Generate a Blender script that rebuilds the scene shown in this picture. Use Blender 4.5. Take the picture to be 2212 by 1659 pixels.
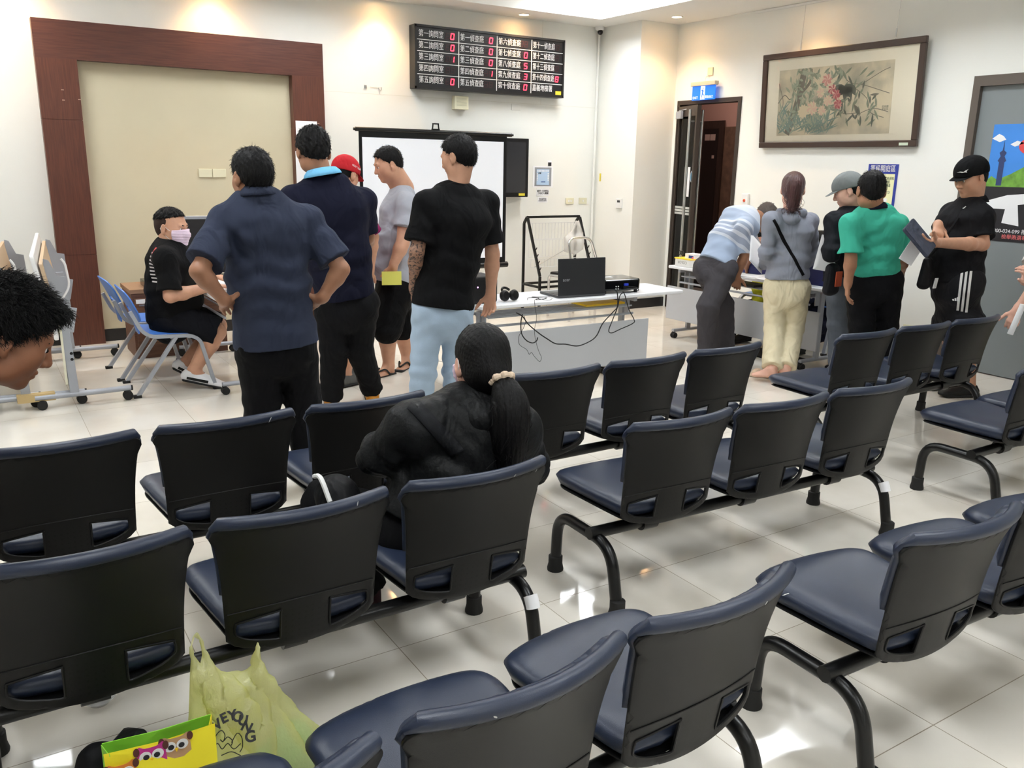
import bpy, bmesh, math, random
import numpy as np
from mathutils import Vector, Matrix, noise
from mathutils.geometry import delaunay_2d_cdt
random.seed(7)
S = bpy.context.scene
C = S.collection
for o in list(bpy.data.objects): bpy.data.objects.remove(o)
# ---------------------------------------------------------------- camera
W_, H_ = 2212, 1659
FPX, YAW, PIT, ROL, HC = 1840.3, .56761, .251764, .0182565, 1.61
_fw = np.array([math.sin(YAW)*math.cos(PIT), math.cos(YAW)*math.cos(PIT), -math.sin(PIT)])
_r = np.array([math.cos(YAW), -math.sin(YAW), 0.]); _u = np.cross(_r, _fw)
_r, _u = _r*math.cos(ROL)+_u*math.sin(ROL), -_r*math.sin(ROL)+_u*math.cos(ROL)
cd = bpy.data.cameras.new('camera'); cam = bpy.data.objects.new('camera', cd); C.objects.link(cam)
cd.sensor_fit = 'HORIZONTAL'; cd.sensor_width = 36; cd.lens = 36*FPX/W_; cd.clip_start = .05; cd.clip_end = 100
cam.matrix_world = Matrix(((_r[0], _u[0], -_fw[0], 0), (_r[1], _u[1], -_fw[1], 0), (_r[2], _u[2], -_fw[2], HC), (0, 0, 0, 1)))
S.camera = cam
def ray(px, py): return _r*(px-W_/2)/FPX-_u*(py-H_/2)/FPX+_fw
def aty(px, py, Y):                      # point seen at a pixel of the photo, on the plane y=Y
    d = ray(px, py); t = Y/d[1]; return Vector((d[0]*t, Y, HC+d[2]*t))
def atx(px, py, X):
    d = ray(px, py); t = X/d[0]; return Vector((X, d[1]*t, HC+d[2]*t))
def atz(px, py, Z):
    d = ray(px, py); t = (Z-HC)/d[2]; return Vector((d[0]*t, d[1]*t, Z))
# ---------------------------------------------------------------- world, exposure, lights
w = bpy.data.worlds.new('world'); S.world = w; w.use_nodes = True
w.node_tree.nodes['Background'].inputs[0].default_value = (.9, .93, 1, 1)
w.node_tree.nodes['Background'].inputs[1].default_value = .05
S.view_settings.view_transform = 'Standard'; S.view_settings.look = 'None'; S.view_settings.gamma = 1
S.view_settings.use_curve_mapping = False
S.view_settings.exposure = 0.0
CEIL, REC = 3.15, 3.47
YB, XR, XJ, YJ = 8.34, 6.98, 6.44, 7.62
XL, YN = -5.0, -4.0
CX0, CX1, CY0, CY1 = -4.1, 6.08, -3.2, 7.88      # the opening of the raised ceiling
def area_light(name, x, y, z, sx, sy, power, col=(1, 1, 1), rot=(0, 0, 0)):
    l = bpy.data.lights.new(name, 'AREA'); l.shape = 'RECTANGLE'; l.size = sx; l.size_y = sy; l.energy = power; l.color = col
    o = bpy.data.objects.new(name, l); o.location = (x, y, z); o.rotation_euler = rot; C.objects.link(o); return o
FIX = [(5.62, 7.30), (5.62, 4.05), (2.9, 7.30), (2.9, 4.05), (2.9, .8), (.2, 7.30), (.2, 4.05), (.2, .8), (-2.5, 5.6), (2.9, -2.2), (.2, -2.2)]  # last two are unseen rear panels, added to make up brightness
DOWN = [(.48, 8.13), (2.07, 8.13), (3.66, 8.13), (5.25, 8.13), (6.59, 7.24), (6.59, 5.70)]
PANEL_E, DOWN_W = 23.5, 40.0
# ---------------------------------------------------------------- materials
def mat(name, col, rough=.6, metal=0, bump=0, bscale=40, var=0, vscale=8, spec=None, emit=0, coat=0, trans=0, alpha=1, stretch=None, ior=None, sss=0):
    m = bpy.data.materials.new(name); m.use_nodes = True; nt = m.node_tree; b = nt.nodes['Principled BSDF']
    b.inputs['Base Color'].default_value = (*col, 1); b.inputs['Roughness'].default_value = rough; b.inputs['Metallic'].default_value = metal
    if spec is not None: b.inputs['Specular IOR Level'].default_value = spec
    if coat: b.inputs['Coat Weight'].default_value = coat; b.inputs['Coat Roughness'].default_value = .08
    if emit: b.inputs['Emission Color'].default_value = (*col, 1); b.inputs['Emission Strength'].default_value = emit
    if trans: b.inputs['Transmission Weight'].default_value = trans
    if ior: b.inputs['IOR'].default_value = ior
    if sss:
        b.inputs['Subsurface Weight'].default_value = sss; b.inputs['Subsurface Radius'].default_value = (.012, .005, .003)
    b.inputs['Alpha'].default_value = alpha
    N = nt.nodes.new; L = nt.links.new
    tc = N('ShaderNodeTexCoord'); mp = N('ShaderNodeMapping'); L(tc.outputs['Object'], mp.inputs[0])
    if stretch: mp.inputs['Scale'].default_value = stretch
    if bump:
        n = N('ShaderNodeTexNoise'); n.inputs['Scale'].default_value = bscale; n.inputs['Detail'].default_value = 4; L(mp.outputs[0], n.inputs['Vector'])
        bp = N('ShaderNodeBump'); bp.inputs['Strength'].default_value = bump; bp.inputs['Distance'].default_value = .01
        L(n.outputs[0], bp.inputs['Height']); L(bp.outputs[0], b.inputs['Normal'])
    if var:
        n = N('ShaderNodeTexNoise'); n.inputs['Scale'].default_value = vscale; n.inputs['Detail'].default_value = 5; L(mp.outputs[0], n.inputs['Vector'])
        r = N('ShaderNodeValToRGB'); r.color_ramp.elements[0].position = .3; r.color_ramp.elements[1].position = .7
        r.color_ramp.elements[0].color = (*[max(0, c*(1-var)) for c in col], 1); r.color_ramp.elements[1].color = (*[min(1, c*(1+var)) for c in col], 1)
        L(n.outputs[0], r.inputs[0]); L(r.outputs[0], b.inputs['Base Color'])
    return m
def srgb(r, g, b): return tuple(((c/255)/12.92 if c/255 <= .04045 else ((c/255+.055)/1.055)**2.4) for c in (r, g, b))
M = {}
M['wall'] = mat('wall_paint', srgb(240, 240, 234), .75, bump=.04, bscale=300)
M['ceil'] = mat('ceiling_paint', srgb(236, 234, 228), .8)
M['recess'] = mat('recess_paint', srgb(245, 245, 243), .8)
M['jog'] = mat('pillar_paint', srgb(241, 241, 235), .75, bump=.03, bscale=300)
M['black_base'] = mat('black_skirting', srgb(30, 29, 30), .45)
M['beige'] = mat('beige_wallcovering', srgb(206, 196, 168), .85, bump=.15, bscale=500, var=.03, vscale=2)
M['white_metal'] = mat('white_metal', srgb(232, 232, 232), .4)
M['table_top'] = mat('laminate_top', srgb(236, 237, 240), .35)
M['grey_panel'] = mat('grey_panel', srgb(186, 188, 192), .5)
M['grey_metal'] = mat('grey_painted_metal', srgb(168, 172, 180), .4, .3)
M['dark_metal'] = mat('dark_metal', srgb(60, 60, 62), .4, .5)
M['chrome'] = mat('chrome', (.75, .75, .76), .18, 1)
M['steel'] = mat('brushed_steel', (.55, .55, .54), .32, 1)
M['black'] = mat('black_plastic', srgb(14, 14, 15), .45, bump=.05, bscale=500, spec=.3)
M['gloss_black'] = mat('gloss_black', srgb(12, 12, 13), .12)
M['rubber'] = mat('black_rubber', srgb(18, 18, 18), .7)
M['tube'] = mat('black_painted_tube', srgb(12, 12, 13), .3, bump=.06, bscale=400, spec=.4)
M['navy'] = mat('navy_vinyl', srgb(33, 42, 62), .37, bump=.10, bscale=550, var=.10, vscale=5, spec=.5)
M['white'] = mat('white_plastic', srgb(240, 240, 238), .45)
M['paper'] = mat('white_paper', srgb(244, 244, 246), .8)
M['ivory'] = mat('ivory_plastic', srgb(222, 218, 190), .5)
M['yellow'] = mat('yellow_plastic', srgb(250, 205, 40), .5)
M['blue_chair'] = mat('blue_plastic', srgb(70, 125, 212), .35)
M['brass'] = mat('yellow_tag', srgb(225, 205, 60), .5)
def wood(name, c1, c2, rough=.4, scale=(14, 14, .8)):
    m = mat(name, c1, rough); nt = m.node_tree; N = nt.nodes.new; L = nt.links.new; b = nt.nodes['Principled BSDF']
    tc = N('ShaderNodeTexCoord'); mp = N('ShaderNodeMapping'); mp.inputs['Scale'].default_value = scale; L(tc.outputs['Object'], mp.inputs[0])
    n = N('ShaderNodeTexNoise'); n.inputs['Scale'].default_value = 6; n.inputs['Detail'].default_value = 8; n.inputs['Distortion'].default_value = .4; L(mp.outputs[0], n.inputs['Vector'])
    r = N('ShaderNodeValToRGB'); r.color_ramp.elements[0].position = .35; r.color_ramp.elements[1].position = .65
    r.color_ramp.elements[0].color = (*c1, 1); r.color_ramp.elements[1].color = (*c2, 1); L(n.outputs[0], r.inputs[0]); L(r.outputs[0], b.inputs['Base Color'])
    return m
M['wood_v'] = wood('mahogany_vertical', srgb(80, 44, 33), srgb(98, 54, 40))
M['wood_h'] = wood('mahogany_horizontal', srgb(76, 42, 34), srgb(92, 52, 41), scale=(.8, 14, 14))
M['cab_wood'] = wood('cabinet_wood', srgb(96, 64, 50), srgb(120, 84, 66), .5, scale=(1, 14, 14))
M['dark_wood'] = wood('dark_wood', srgb(52, 36, 30), srgb(70, 50, 42), .5)
M['bronze'] = mat('dark_bronze_frame', srgb(66, 56, 50), .45, .3)
def floor_mat():
    m = mat('polished_tiles', srgb(226, 218, 203), .06); nt = m.node_tree; N = nt.nodes.new; L = nt.links.new; b = nt.nodes['Principled BSDF']
    tc = N('ShaderNodeTexCoord'); sep = N('ShaderNodeSeparateXYZ'); L(tc.outputs['Object'], sep.inputs[0])
    def line(out, off):
        a = N('ShaderNodeMath'); a.operation = 'ADD'; a.inputs[1].default_value = off+60; L(out, a.inputs[0])
        d = N('ShaderNodeMath'); d.operation = 'DIVIDE'; d.inputs[1].default_value = .6; L(a.outputs[0], d.inputs[0])
        f = N('ShaderNodeMath'); f.operation = 'FRACT'; L(d.outputs[0], f.inputs[0])
        p = N('ShaderNodeMath'); p.operation = 'PINGPONG'; p.inputs[1].default_value = .5; L(f.outputs[0], p.inputs[0])
        l = N('ShaderNodeMath'); l.operation = 'LESS_THAN'; l.inputs[1].default_value = .0026; L(p.outputs[0], l.inputs[0])
        fl = N('ShaderNodeMath'); fl.operation = 'FLOOR'; L(d.outputs[0], fl.inputs[0])
        return l.outputs[0], fl.outputs[0]
    lx, ix = line(sep.outputs[0], -1.085); ly, iy = line(sep.outputs[1], -2.391)
    mx = N('ShaderNodeMath'); mx.operation = 'MAXIMUM'; L(lx, mx.inputs[0]); L(ly, mx.inputs[1])
    cb = N('ShaderNodeCombineXYZ'); L(ix, cb.inputs[0]); L(iy, cb.inputs[1])
    wn = N('ShaderNodeTexWhiteNoise'); L(cb.outputs[0], wn.inputs[0])
    n = N('ShaderNodeTexNoise'); n.inputs['Scale'].default_value = 2.2; n.inputs['Detail'].default_value = 6; L(tc.outputs['Object'], n.inputs['Vector'])
    r = N('ShaderNodeValToRGB'); r.color_ramp.elements[0].color = (*srgb(214, 206, 192), 1); r.color_ramp.elements[1].color = (*srgb(231, 225, 214), 1)
    r.color_ramp.elements[0].position = .3; r.color_ramp.elements[1].position = .7
    ad = N('ShaderNodeMath'); ad.operation = 'MULTIPLY_ADD'; ad.inputs[1].default_value = .22; L(wn.outputs[0], ad.inputs[0]); L(n.outputs[0], ad.inputs[2])
    L(ad.outputs[0], r.inputs[0])
    mixc = N('ShaderNodeMix'); mixc.data_type = 'RGBA'; L(mx.outputs[0], mixc.inputs[0]); L(r.outputs[0], mixc.inputs[6]); mixc.inputs[7].default_value = (*srgb(150, 138, 118), 1)
    L(mixc.outputs[2], b.inputs['Base Color'])
    ro = N('ShaderNodeMath'); ro.operation = 'MULTIPLY_ADD'; ro.inputs[1].default_value = .5; ro.inputs[2].default_value = .07; L(mx.outputs[0], ro.inputs[0]); L(ro.outputs[0], b.inputs['Roughness'])
    n2 = N('ShaderNodeTexNoise'); n2.inputs['Scale'].default_value = 3.5; L(tc.outputs['Object'], n2.inputs['Vector'])
    bp = N('ShaderNodeBump'); bp.inputs['Strength'].default_value = .03; bp.inputs['Distance'].default_value = .02; L(n2.outputs[0], bp.inputs['Height']); L(bp.outputs[0], b.inputs['Normal'])
    return m
M['floor'] = floor_mat()
def pane_mat(name, tint=(1, 1, 1)):      # thin pane: clear with a Fresnel reflection
    m = bpy.data.materials.new(name); m.use_nodes = True; nt = m.node_tree; N = nt.nodes.new; L = nt.links.new; nt.nodes.remove(nt.nodes['Principled BSDF'])
    t = N('ShaderNodeBsdfTransparent'); t.inputs[0].default_value = (*tint, 1); g = N('ShaderNodeBsdfGlossy'); g.inputs['Roughness'].default_value = .03; f = N('ShaderNodeFresnel'); f.inputs[0].default_value = 1.22
    x = N('ShaderNodeMixShader'); L(f.outputs[0], x.inputs[0]); L(t.outputs[0], x.inputs[1]); L(g.outputs[0], x.inputs[2]); L(x.outputs[0], nt.nodes['Material Output'].inputs[0]); return m
# ---------------------------------------------------------------- object helpers
def new_mesh(name, v, f, m, parent=None, smooth=True, mats=None, midx=None):
    me = bpy.data.meshes.new(name); me.from_pydata([tuple(map(float, p)) for p in v] if not isinstance(v, np.ndarray) else v.tolist(), [], f if not isinstance(f, np.ndarray) else f.tolist())
    for q in (mats or [m]): me.materials.append(q)
    if smooth: me.polygons.foreach_set('use_smooth', [True]*len(me.polygons))
    if midx is not None: me.polygons.foreach_set('material_index', [int(i) for i in midx])
    me.update(); o = bpy.data.objects.new(name, me); C.objects.link(o)
    if parent: o.parent = parent
    return o
def tag(o, label=None, cat=None, group=None, kind=None):
    if label: o['label'] = label
    if cat: o['category'] = cat
    if group: o['group'] = group
    if kind: o['kind'] = kind
    return o
def thing(name, label, cat, loc=(0, 0, 0), rz=0, group=None):
    o = bpy.data.objects.new(name, None); o.empty_display_size = .1; C.objects.link(o); o.location = loc; o.rotation_euler = (0, 0, rz)
    return tag(o, label, cat, group)
def clone(o, parent=None):
    c = o.copy(); C.objects.link(c)
    if parent: c.parent = parent
    for ch in o.children: clone(ch, c)
    return c
class MB:
    def __init__(s): s.v = []; s.f = []; s.m = []; s.mi = 0
    def add(s, v, f, T=None):
        n = len(s.v)
        if T is not None: v = [T @ Vector(p) for p in v]
        s.v += [tuple(p) for p in v]; s.f += [tuple(i+n for i in q) for q in f]; s.m += [s.mi]*len(f); return s
    def box(s, x0, x1, y0, y1, z0, z1, T=None):
        return s.add([(x, y, z) for x in (x0, x1) for y in (y0, y1) for z in (z0, z1)], [(0, 1, 3, 2), (4, 6, 7, 5), (0, 4, 5, 1), (2, 3, 7, 6), (0, 2, 6, 4), (1, 5, 7, 3)], T)
    def bar(s, a, b, w, h=None, up=(0, 0, 1)):   # rectangular bar between two points
        a, b = Vector(a), Vector(b); d = (b-a).normalized(); u = Vector(up)
        if abs(d.dot(u)) > .98: u = Vector((0, 1, 0))
        l = d.cross(u).normalized(); u = l.cross(d); h = h or w
        v = [p+l*i*w/2+u*j*h/2 for p in (a, b) for i in (-1, 1) for j in (-1, 1)]
        return s.add(v, [(0, 1, 3, 2), (4, 6, 7, 5), (0, 4, 5, 1), (2, 3, 7, 6), (0, 2, 6, 4), (1, 5, 7, 3)])
    def tube(s, pts, r, n=10, cap=True, T=None):
        pts = [Vector(p) for p in pts]; rs = r if isinstance(r, (list, tuple)) else [r]*len(pts)
        v = []; f = []; prev = None
        for i, p in enumerate(pts):
            d = (pts[min(i+1, len(pts)-1)]-pts[max(i-1, 0)])
            d = d.normalized() if d.length > 1e-9 else Vector((0, 0, 1))
            if prev is None: u = d.orthogonal().normalized()
            else:
                u = prev-d*prev.dot(d); u = u.normalized() if u.length > 1e-6 else d.orthogonal().normalized()
            prev = u; w2 = d.cross(u)
            for k in range(n):
                a = 2*math.pi*k/n; v.append(p+(u*math.cos(a)+w2*math.sin(a))*rs[i])
        for i in range(len(pts)-1):
            for k in range(n):
                f.append((i*n+k, i*n+(k+1) % n, (i+1)*n+(k+1) % n, (i+1)*n+k))
        if cap: f.append(tuple(range(n-1, -1, -1))); f.append(tuple((len(pts)-1)*n+k for k in range(n)))
        return s.add(v, f, T)
    def lathe(s, prof, n=20, T=None):   # prof: list of (r, z)
        v = []; f = []
        for r, z in prof:
            for k in range(n): a = 2*math.pi*k/n; v.append((r*math.cos(a), r*math.sin(a), z))
        for i in range(len(prof)-1):
            for k in range(n): f.append((i*n+k, i*n+(k+1) % n, (i+1)*n+(k+1) % n, (i+1)*n+k))
        f.append(tuple(range(n-1, -1, -1))); f.append(tuple((len(prof)-1)*n+k for k in range(n)))
        return s.add(v, f, T)
    def prism(s, poly, z0, z1, T=None):   # poly in xy
        n = len(poly); v = [(x, y, z0) for x, y in poly]+[(x, y, z1) for x, y in poly]
        f = [tuple(range(n-1, -1, -1)), tuple(range(n, 2*n))]+[(i, (i+1) % n, n+(i+1) % n, n+i) for i in range(n)]
        return s.add(v, f, T)
    def ball(s, c, r, n=12, sc=(1, 1, 1), T=None):
        v = []; f = []
        for i in range(n//2+1):
            th = math.pi*i/(n//2)
            for k in range(n):
                a = 2*math.pi*k/n; v.append((c[0]+sc[0]*r*math.sin(th)*math.cos(a), c[1]+sc[1]*r*math.sin(th)*math.sin(a), c[2]+sc[2]*r*math.cos(th)))
        for i in range(n//2):
            for k in range(n): f.append((i*n+k, (i+1)*n+k, (i+1)*n+(k+1) % n, i*n+(k+1) % n))
        return s.add(v, f, T)
    def build(s, name, m, parent=None, smooth=False, bevel=0, seg=2, mats=None):
        o = new_mesh(name, s.v, s.f, m, parent, smooth, mats, s.m if mats else None)
        bm = bmesh.new(); bm.from_mesh(o.data); bmesh.ops.recalc_face_normals(bm, faces=bm.faces); bm.to_mesh(o.data); bm.free()
        if bevel:
            b = o.modifiers.new('bevel', 'BEVEL'); b.width = bevel; b.segments = seg; b.limit_method = 'ANGLE'
        if smooth:
            if not bevel:
                e = o.modifiers.new('edge', 'EDGE_SPLIT'); e.split_angle = math.radians(40)
        return o
def fillet(pts, r, n=6):
    pts = [Vector(p) for p in pts]; out = [pts[0]]
    for i in range(1, len(pts)-1):
        a, b, c = pts[i-1], pts[i], pts[i+1]; d1 = (a-b); d2 = (c-b); rr = min(r, d1.length*.49, d2.length*.49)
        p, q = b+d1.normalized()*rr, b+d2.normalized()*rr
        for k in range(n+1):
            t = k/n; out.append(p*(1-t)**2+b*2*t*(1-t)+q*t*t)
    out.append(pts[-1]); return out
def spline(pts, n=8):
    pts = [Vector(p) for p in pts]; P = [pts[0]*2-pts[1]]+pts+[pts[-1]*2-pts[-2]]; out = []
    for i in range(1, len(P)-2):
        for k in range(n):
            t = k/n; a, b, c, d = P[i-1:i+3]
            out.append(.5*((2*b)+(c-a)*t+(2*a-5*b+4*c-d)*t*t+(-a+3*b-3*c+d)*t**3))
    out.append(pts[-1]); return out
def box(name, x0, x1, y0, y1, z0, z1, m, parent=None, bevel=0):
    return MB().box(x0, x1, y0, y1, z0, z1).build(name, m, parent, bevel=bevel)
_fc = {}
def text(name, s, size, m, parent, mw, ax='CENTER', depth=.0006, font=None, scale=(1, 1), bold=0):
    cu = bpy.data.curves.new(name, 'FONT'); cu.body = s; cu.size = size; cu.align_x = ax; cu.align_y = 'CENTER'; cu.extrude = depth; cu.offset = bold
    o = bpy.data.objects.new(name+'_c', cu); C.objects.link(o); bpy.context.view_layer.update()
    me = bpy.data.meshes.new_from_object(o.evaluated_get(bpy.context.evaluated_depsgraph_get())); bpy.data.objects.remove(o); bpy.data.curves.remove(cu)
    me.materials.clear(); me.materials.append(m); me.name = name
    me.transform(mw @ Matrix.Diagonal((scale[0], scale[1], 1, 1)))
    r = bpy.data.objects.new(name, me); C.objects.link(r)
    if parent: r.parent = parent
    return r
def facing(o, right, up):   # matrix placing local xy on a plane
    r = Vector(right).normalized(); u = Vector(up).normalized(); n = r.cross(u)
    return Matrix(((r.x, u.x, n.x, o[0]), (r.y, u.y, n.y, o[1]), (r.z, u.z, n.z, o[2]), (0, 0, 0, 1)))
def poly_dist(p, poly):   # distances of points p (n,2) to a closed polygon
    a = np.array(poly); b = np.roll(a, -1, 0); best = np.full(len(p), 1e9)
    for i in range(len(a)):
        d = b[i]-a[i]; t = np.clip(((p-a[i])@d)/max(d@d, 1e-12), 0, 1); best = np.minimum(best, np.hypot(*(p-a[i]-t[:, None]*d).T))
    return best
def inside(p, poly):
    a = np.array(poly); b = np.roll(a, -1, 0); c = np.zeros(len(p), bool)
    for i in range(len(a)):
        (x1, y1), (x2, y2) = a[i], b[i]
        if y1 == y2: continue
        k = ((y1 > p[:, 1]) != (y2 > p[:, 1])) & (p[:, 0] < (x2-x1)*(p[:, 1]-y1)/(y2-y1)+x1); c ^= k
    return c
def slab(name, outline, mapf, tf, tb, m, parent=None, holes=(), step=.02, rf=.02, rb=.02, edge=0, mats=None):
    """a curved sheet: 2-D outline with holes mapped to space by mapf(s,t)->(point); tf/tb thickness to front/back, rounded over rf/rb at the rim; edge = rim half thickness"""
    o2 = [Vector(p) for p in outline]; pts = list(o2); E = [(i, (i+1) % len(o2)) for i in range(len(o2))]
    for h in holes:
        n = len(pts); pts += [Vector(p) for p in h]; E += [(n+i, n+(i+1) % len(h)) for i in range(len(h))]
    xs = [p.x for p in o2]; ys = [p.y for p in o2]
    g = np.array([(x, y) for x in np.arange(min(xs), max(xs), step) for y in np.arange(min(ys), max(ys), step)])
    k = inside(g, outline) & (poly_dist(g, outline) > step*.35)
    for h in holes: k &= ~inside(g, h) & (poly_dist(g, h) > step*.35)
    rings = []
    for q in g[k]: pts.append(Vector((q[0], q[1])))
    for q in (0.25, .6):                    # inset rings for a smooth rounded rim
        L = len(outline); c = np.array(outline)
        nx = np.roll(c, -1, 0)-np.roll(c, 1, 0); nn = np.stack([-nx[:, 1], nx[:, 0]], 1); nn /= np.maximum(np.hypot(*nn.T)[:, None], 1e-9)
        r = max(rf, rb)*q
        ar = .5*np.sum(c[:, 0]*np.roll(c[:, 1], -1)-np.roll(c[:, 0], -1)*c[:, 1]); nn *= (1 if ar > 0 else -1)
        rg = c+nn*r; kk = inside(rg, outline) & (poly_dist(rg, outline) > r*.9)
        for h in holes: kk &= ~inside(rg, h)
        pts += [Vector(p) for p in rg[kk]]
    V, _, F, *_ = delaunay_2d_cdt(pts, E, [], 0, 1e-5)
    V = np.array([(p.x, p.y) for p in V]); F = np.array(F); cen = V[F].mean(1)
    k = inside(cen, outline)
    for h in holes: k &= ~inside(cen, h)
    F = F[k]; d = poly_dist(V, outline)
    for h in holes: d = np.minimum(d, poly_dist(V, h))
    def P(s, t): return np.array(mapf(s, t), float)
    base = np.array([P(*q) for q in V]); e = 1e-3
    du = np.array([P(q[0]+e, q[1]) for q in V])-base; dv = np.array([P(q[0], q[1]+e) for q in V])-base
    n = np.cross(du, dv); n /= np.linalg.norm(n, axis=1)[:, None]
    def prof(t, r): q = np.clip(d/r, 0, 1); return edge+(t-edge)*np.sqrt(np.clip(1-(1-q)**2, 0, 1))
    A = base+n*prof(tf, rf)[:, None]; B = base-n*prof(tb, rb)[:, None]; nv = len(V)
    f = [tuple(q) for q in F]+[tuple(q[::-1]+nv) for q in F]; mi = [0]*len(F)+[1 if mats else 0]*len(F)
    from collections import Counter
    ec = Counter(); dr = {}
    for q in F:
        for a, b in ((q[0], q[1]), (q[1], q[2]), (q[2], q[0])): ec[(min(a, b), max(a, b))] += 1; dr[(min(a, b), max(a, b))] = (a, b)
    for kk, c in ec.items():
        if c == 1: a, b = dr[kk]; f.append((a, a+nv, b+nv, b)); mi.append(0)
    bm_v = np.vstack([A, B])
    ob = new_mesh(name, bm_v, f, m, parent, True, mats, mi if mats else None)
    if edge == 0:
        bm = bmesh.new(); bm.from_mesh(ob.data); bmesh.ops.remove_doubles(bm, verts=bm.verts, dist=1e-5); bm.to_mesh(ob.data); bm.free()
    else:
        es = ob.modifiers.new('edge', 'EDGE_SPLIT'); es.split_angle = math.radians(50)
    return ob
def rrect(x0, x1, y0, y1, r, n=6):   # rounded rectangle, r may be 4 radii (bl, br, tr, tl)
    rs = r if isinstance(r, (tuple, list)) else (r,)*4; out = []
    for (cx, cy, a0), q in zip(((x0, y0, 180), (x1, y0, 270), (x1, y1, 0), (x0, y1, 90)), rs):
        sx = 1 if cx == x0 else -1; sy = 1 if cy == y0 else -1
        for k in range(n+1):
            a = math.radians(a0+90*k/n); out.append((cx+sx*q+q*math.cos(a), cy+sy*q+q*math.sin(a)))
    return out
# ---------------------------------------------------------------- the room
def struct(o, kind='structure'): o['kind'] = kind; return o
def T(o, **k): return tag(o, **k)
struct(box('floor', XL, XR+3.2, YN, YB+.3, -.1, 0, M['floor']))
struct(box('wall_back', XL, XJ, YB, YB+.15, 0, CEIL+.5, M['wall']))
struct(box('wall_jog', XJ, XR+.2, YJ, YB+.15, 0, CEIL+.5, M['jog']))
DY0, DY1, DZ = 6.60, 7.56, 2.34        # glass door opening
GY0, GY1, GZ = 2.6, 4.12, 2.36         # grey door opening
b = MB(); X1 = XR+.2
b.box(XR, X1, DY1, YJ, 0, CEIL+.5); b.box(XR, X1, DY0, DY1, DZ, CEIL+.5); b.box(XR, X1, GY1, DY0, 0, CEIL+.5)
b.box(XR, X1, GY0, GY1, GZ, CEIL+.5); b.box(XR, X1, YN, GY0, 0, CEIL+.5)
struct(b.build('wall_right', M['wall']))
struct(box('wall_left', XL-.15, XL, YN, YB+.15, 0, CEIL+.5, M['wall']))
struct(box('wall_front', XL, XR+.2, YN-.15, YN, 0, CEIL+.5, M['wall']))
b = MB()
b.box(XL, XR, CY1, YB, CEIL, CEIL+.12); b.box(XL, XR, YN, CY0, CEIL, CEIL+.12); b.box(CX1, XR, CY0, CY1, CEIL, CEIL+.12); b.box(XL, CX0, CY0, CY1, CEIL, CEIL+.12)
b.box(CX0-.04, CX0, CY0, CY1, CEIL+.12, REC); b.box(CX1, CX1+.04, CY0, CY1, CEIL+.12, REC); b.box(CX0-.04, CX1+.04, CY1, CY1+.04, CEIL+.12, REC); b.box(CX0-.04, CX1+.04, CY0-.04, CY0, CEIL+.12, REC)
b.box(XL, XR+.2, YN, YB+.15, REC, REC+.1)
struct(b.build('ceiling', M['ceil']))
# skirting
struct(box('baseboard_back', .95, 2.75, YB-.012, YB, 0, .11, M['black_base']))
b = MB(); b.box(XL, .62, YB-.015, YB, 0, .11).box(3.07, XJ, YB-.015, YB, 0, .11).box(XJ-.015, XJ, YJ-.015, YB-.015, 0, .11).box(XJ, XR, YJ-.015, YJ, 0, .11)
struct(b.build('trim_1', M['black_base']))
b = MB(); b.box(XR-.015, XR, GY1+.02, DY0, 0, .0).box(XR-.015, XR, YN, GY0-.02, 0, .11)
# seams of the wall boards and the conduit in the corner
b = MB(); b.box(3.07, XJ-.02, YB-.0008, YB, 2.27, 2.273).box(5.63, 5.633, YB-.0008, YB, 2.27, CEIL)
struct(b.build('trim_2', mat('seam', srgb(222, 220, 208), .8)))
MB().tube([(XJ-.045, YB-.03, .12), (XJ-.045, YB-.03, 2.9), (XJ-.045, YB-.03, 3.08)], .013).build('conduit_pipe', M['wall'], smooth=True)
tag(bpy.data.objects['conduit_pipe'], 'thin white conduit running down the back wall beside the pillar', 'pipe')
b = box('hazard_tag', XJ-.012, XJ+.0, YB-.12, YB-.108, 1.44, 1.53, M['brass']); b.location = (-.004, 0, 0)
tag(b, 'small yellow tag on the pillar edge above the switches', 'tag')
# mahogany portal with beige wall covering inside
FX0, FX1, FZ, FI0, FI1, FIZ, FY = .635, 3.058, 2.685, .940, 2.750, 2.385, 8.24
pr = thing('wood_portal', 'tall red-brown wooden portal frame around the beige wall panel', 'portal', (0, 0, 0))
def post(x0, x1):
    b = MB()
    for z0, z1 in ((.0, .79), (.794, 1.905), (1.909, FIZ)): b.box(x0, x1, FY, YB-.001, z0, z1)
    b.box(x0+.004, x1-.004, FY+.004, YB-.001, .0, FIZ)
    return b.build('post', M['wood_v'], pr)
post(FX0, FI0); post(FI1, FX1)
MB().box(FX0, FX1, FY, YB-.001, FIZ, FZ).build('lintel', M['wood_h'], pr)
b = box('panel', FI0, FI1, YB-.006, YB-.001, .11, FIZ, M['beige'], pr); b['label'] = 'beige textured wall covering'
b = MB()
for x, z in ((.80, 2.14), (.80, 2.06), (.92, 2.07), (2.81, 1.93), (2.98, 1.96)): b.box(x, x+.02, FY-.001, FY, z, z+.005)
b.build('staple_marks', mat('scratch', srgb(200, 170, 150), .7), pr)
def plate(name, p, w, h, m, label, cat, d=.012, wall='b', group=None):
    if wall == 'b': o = MB().box(-w/2, w/2, -d, 0, -h/2, h/2).build(name, m, bevel=.003)
    else: o = MB().box(-d, 0, -w/2, w/2, -h/2, h/2).build(name, m, bevel=.003)
    o.location = p; return tag(o, label, cat, group)
plate('blank_plate', (1.925, YB-.0065, 1.487), .12, .075, M['ivory'], 'left one of two cream blanking plates on the beige panel', 'wall plate')
plate('blank_plate', (2.050, YB-.0065, 1.487), .12, .075, M['ivory'], 'right one of two cream blanking plates on the beige panel', 'wall plate')
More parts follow.
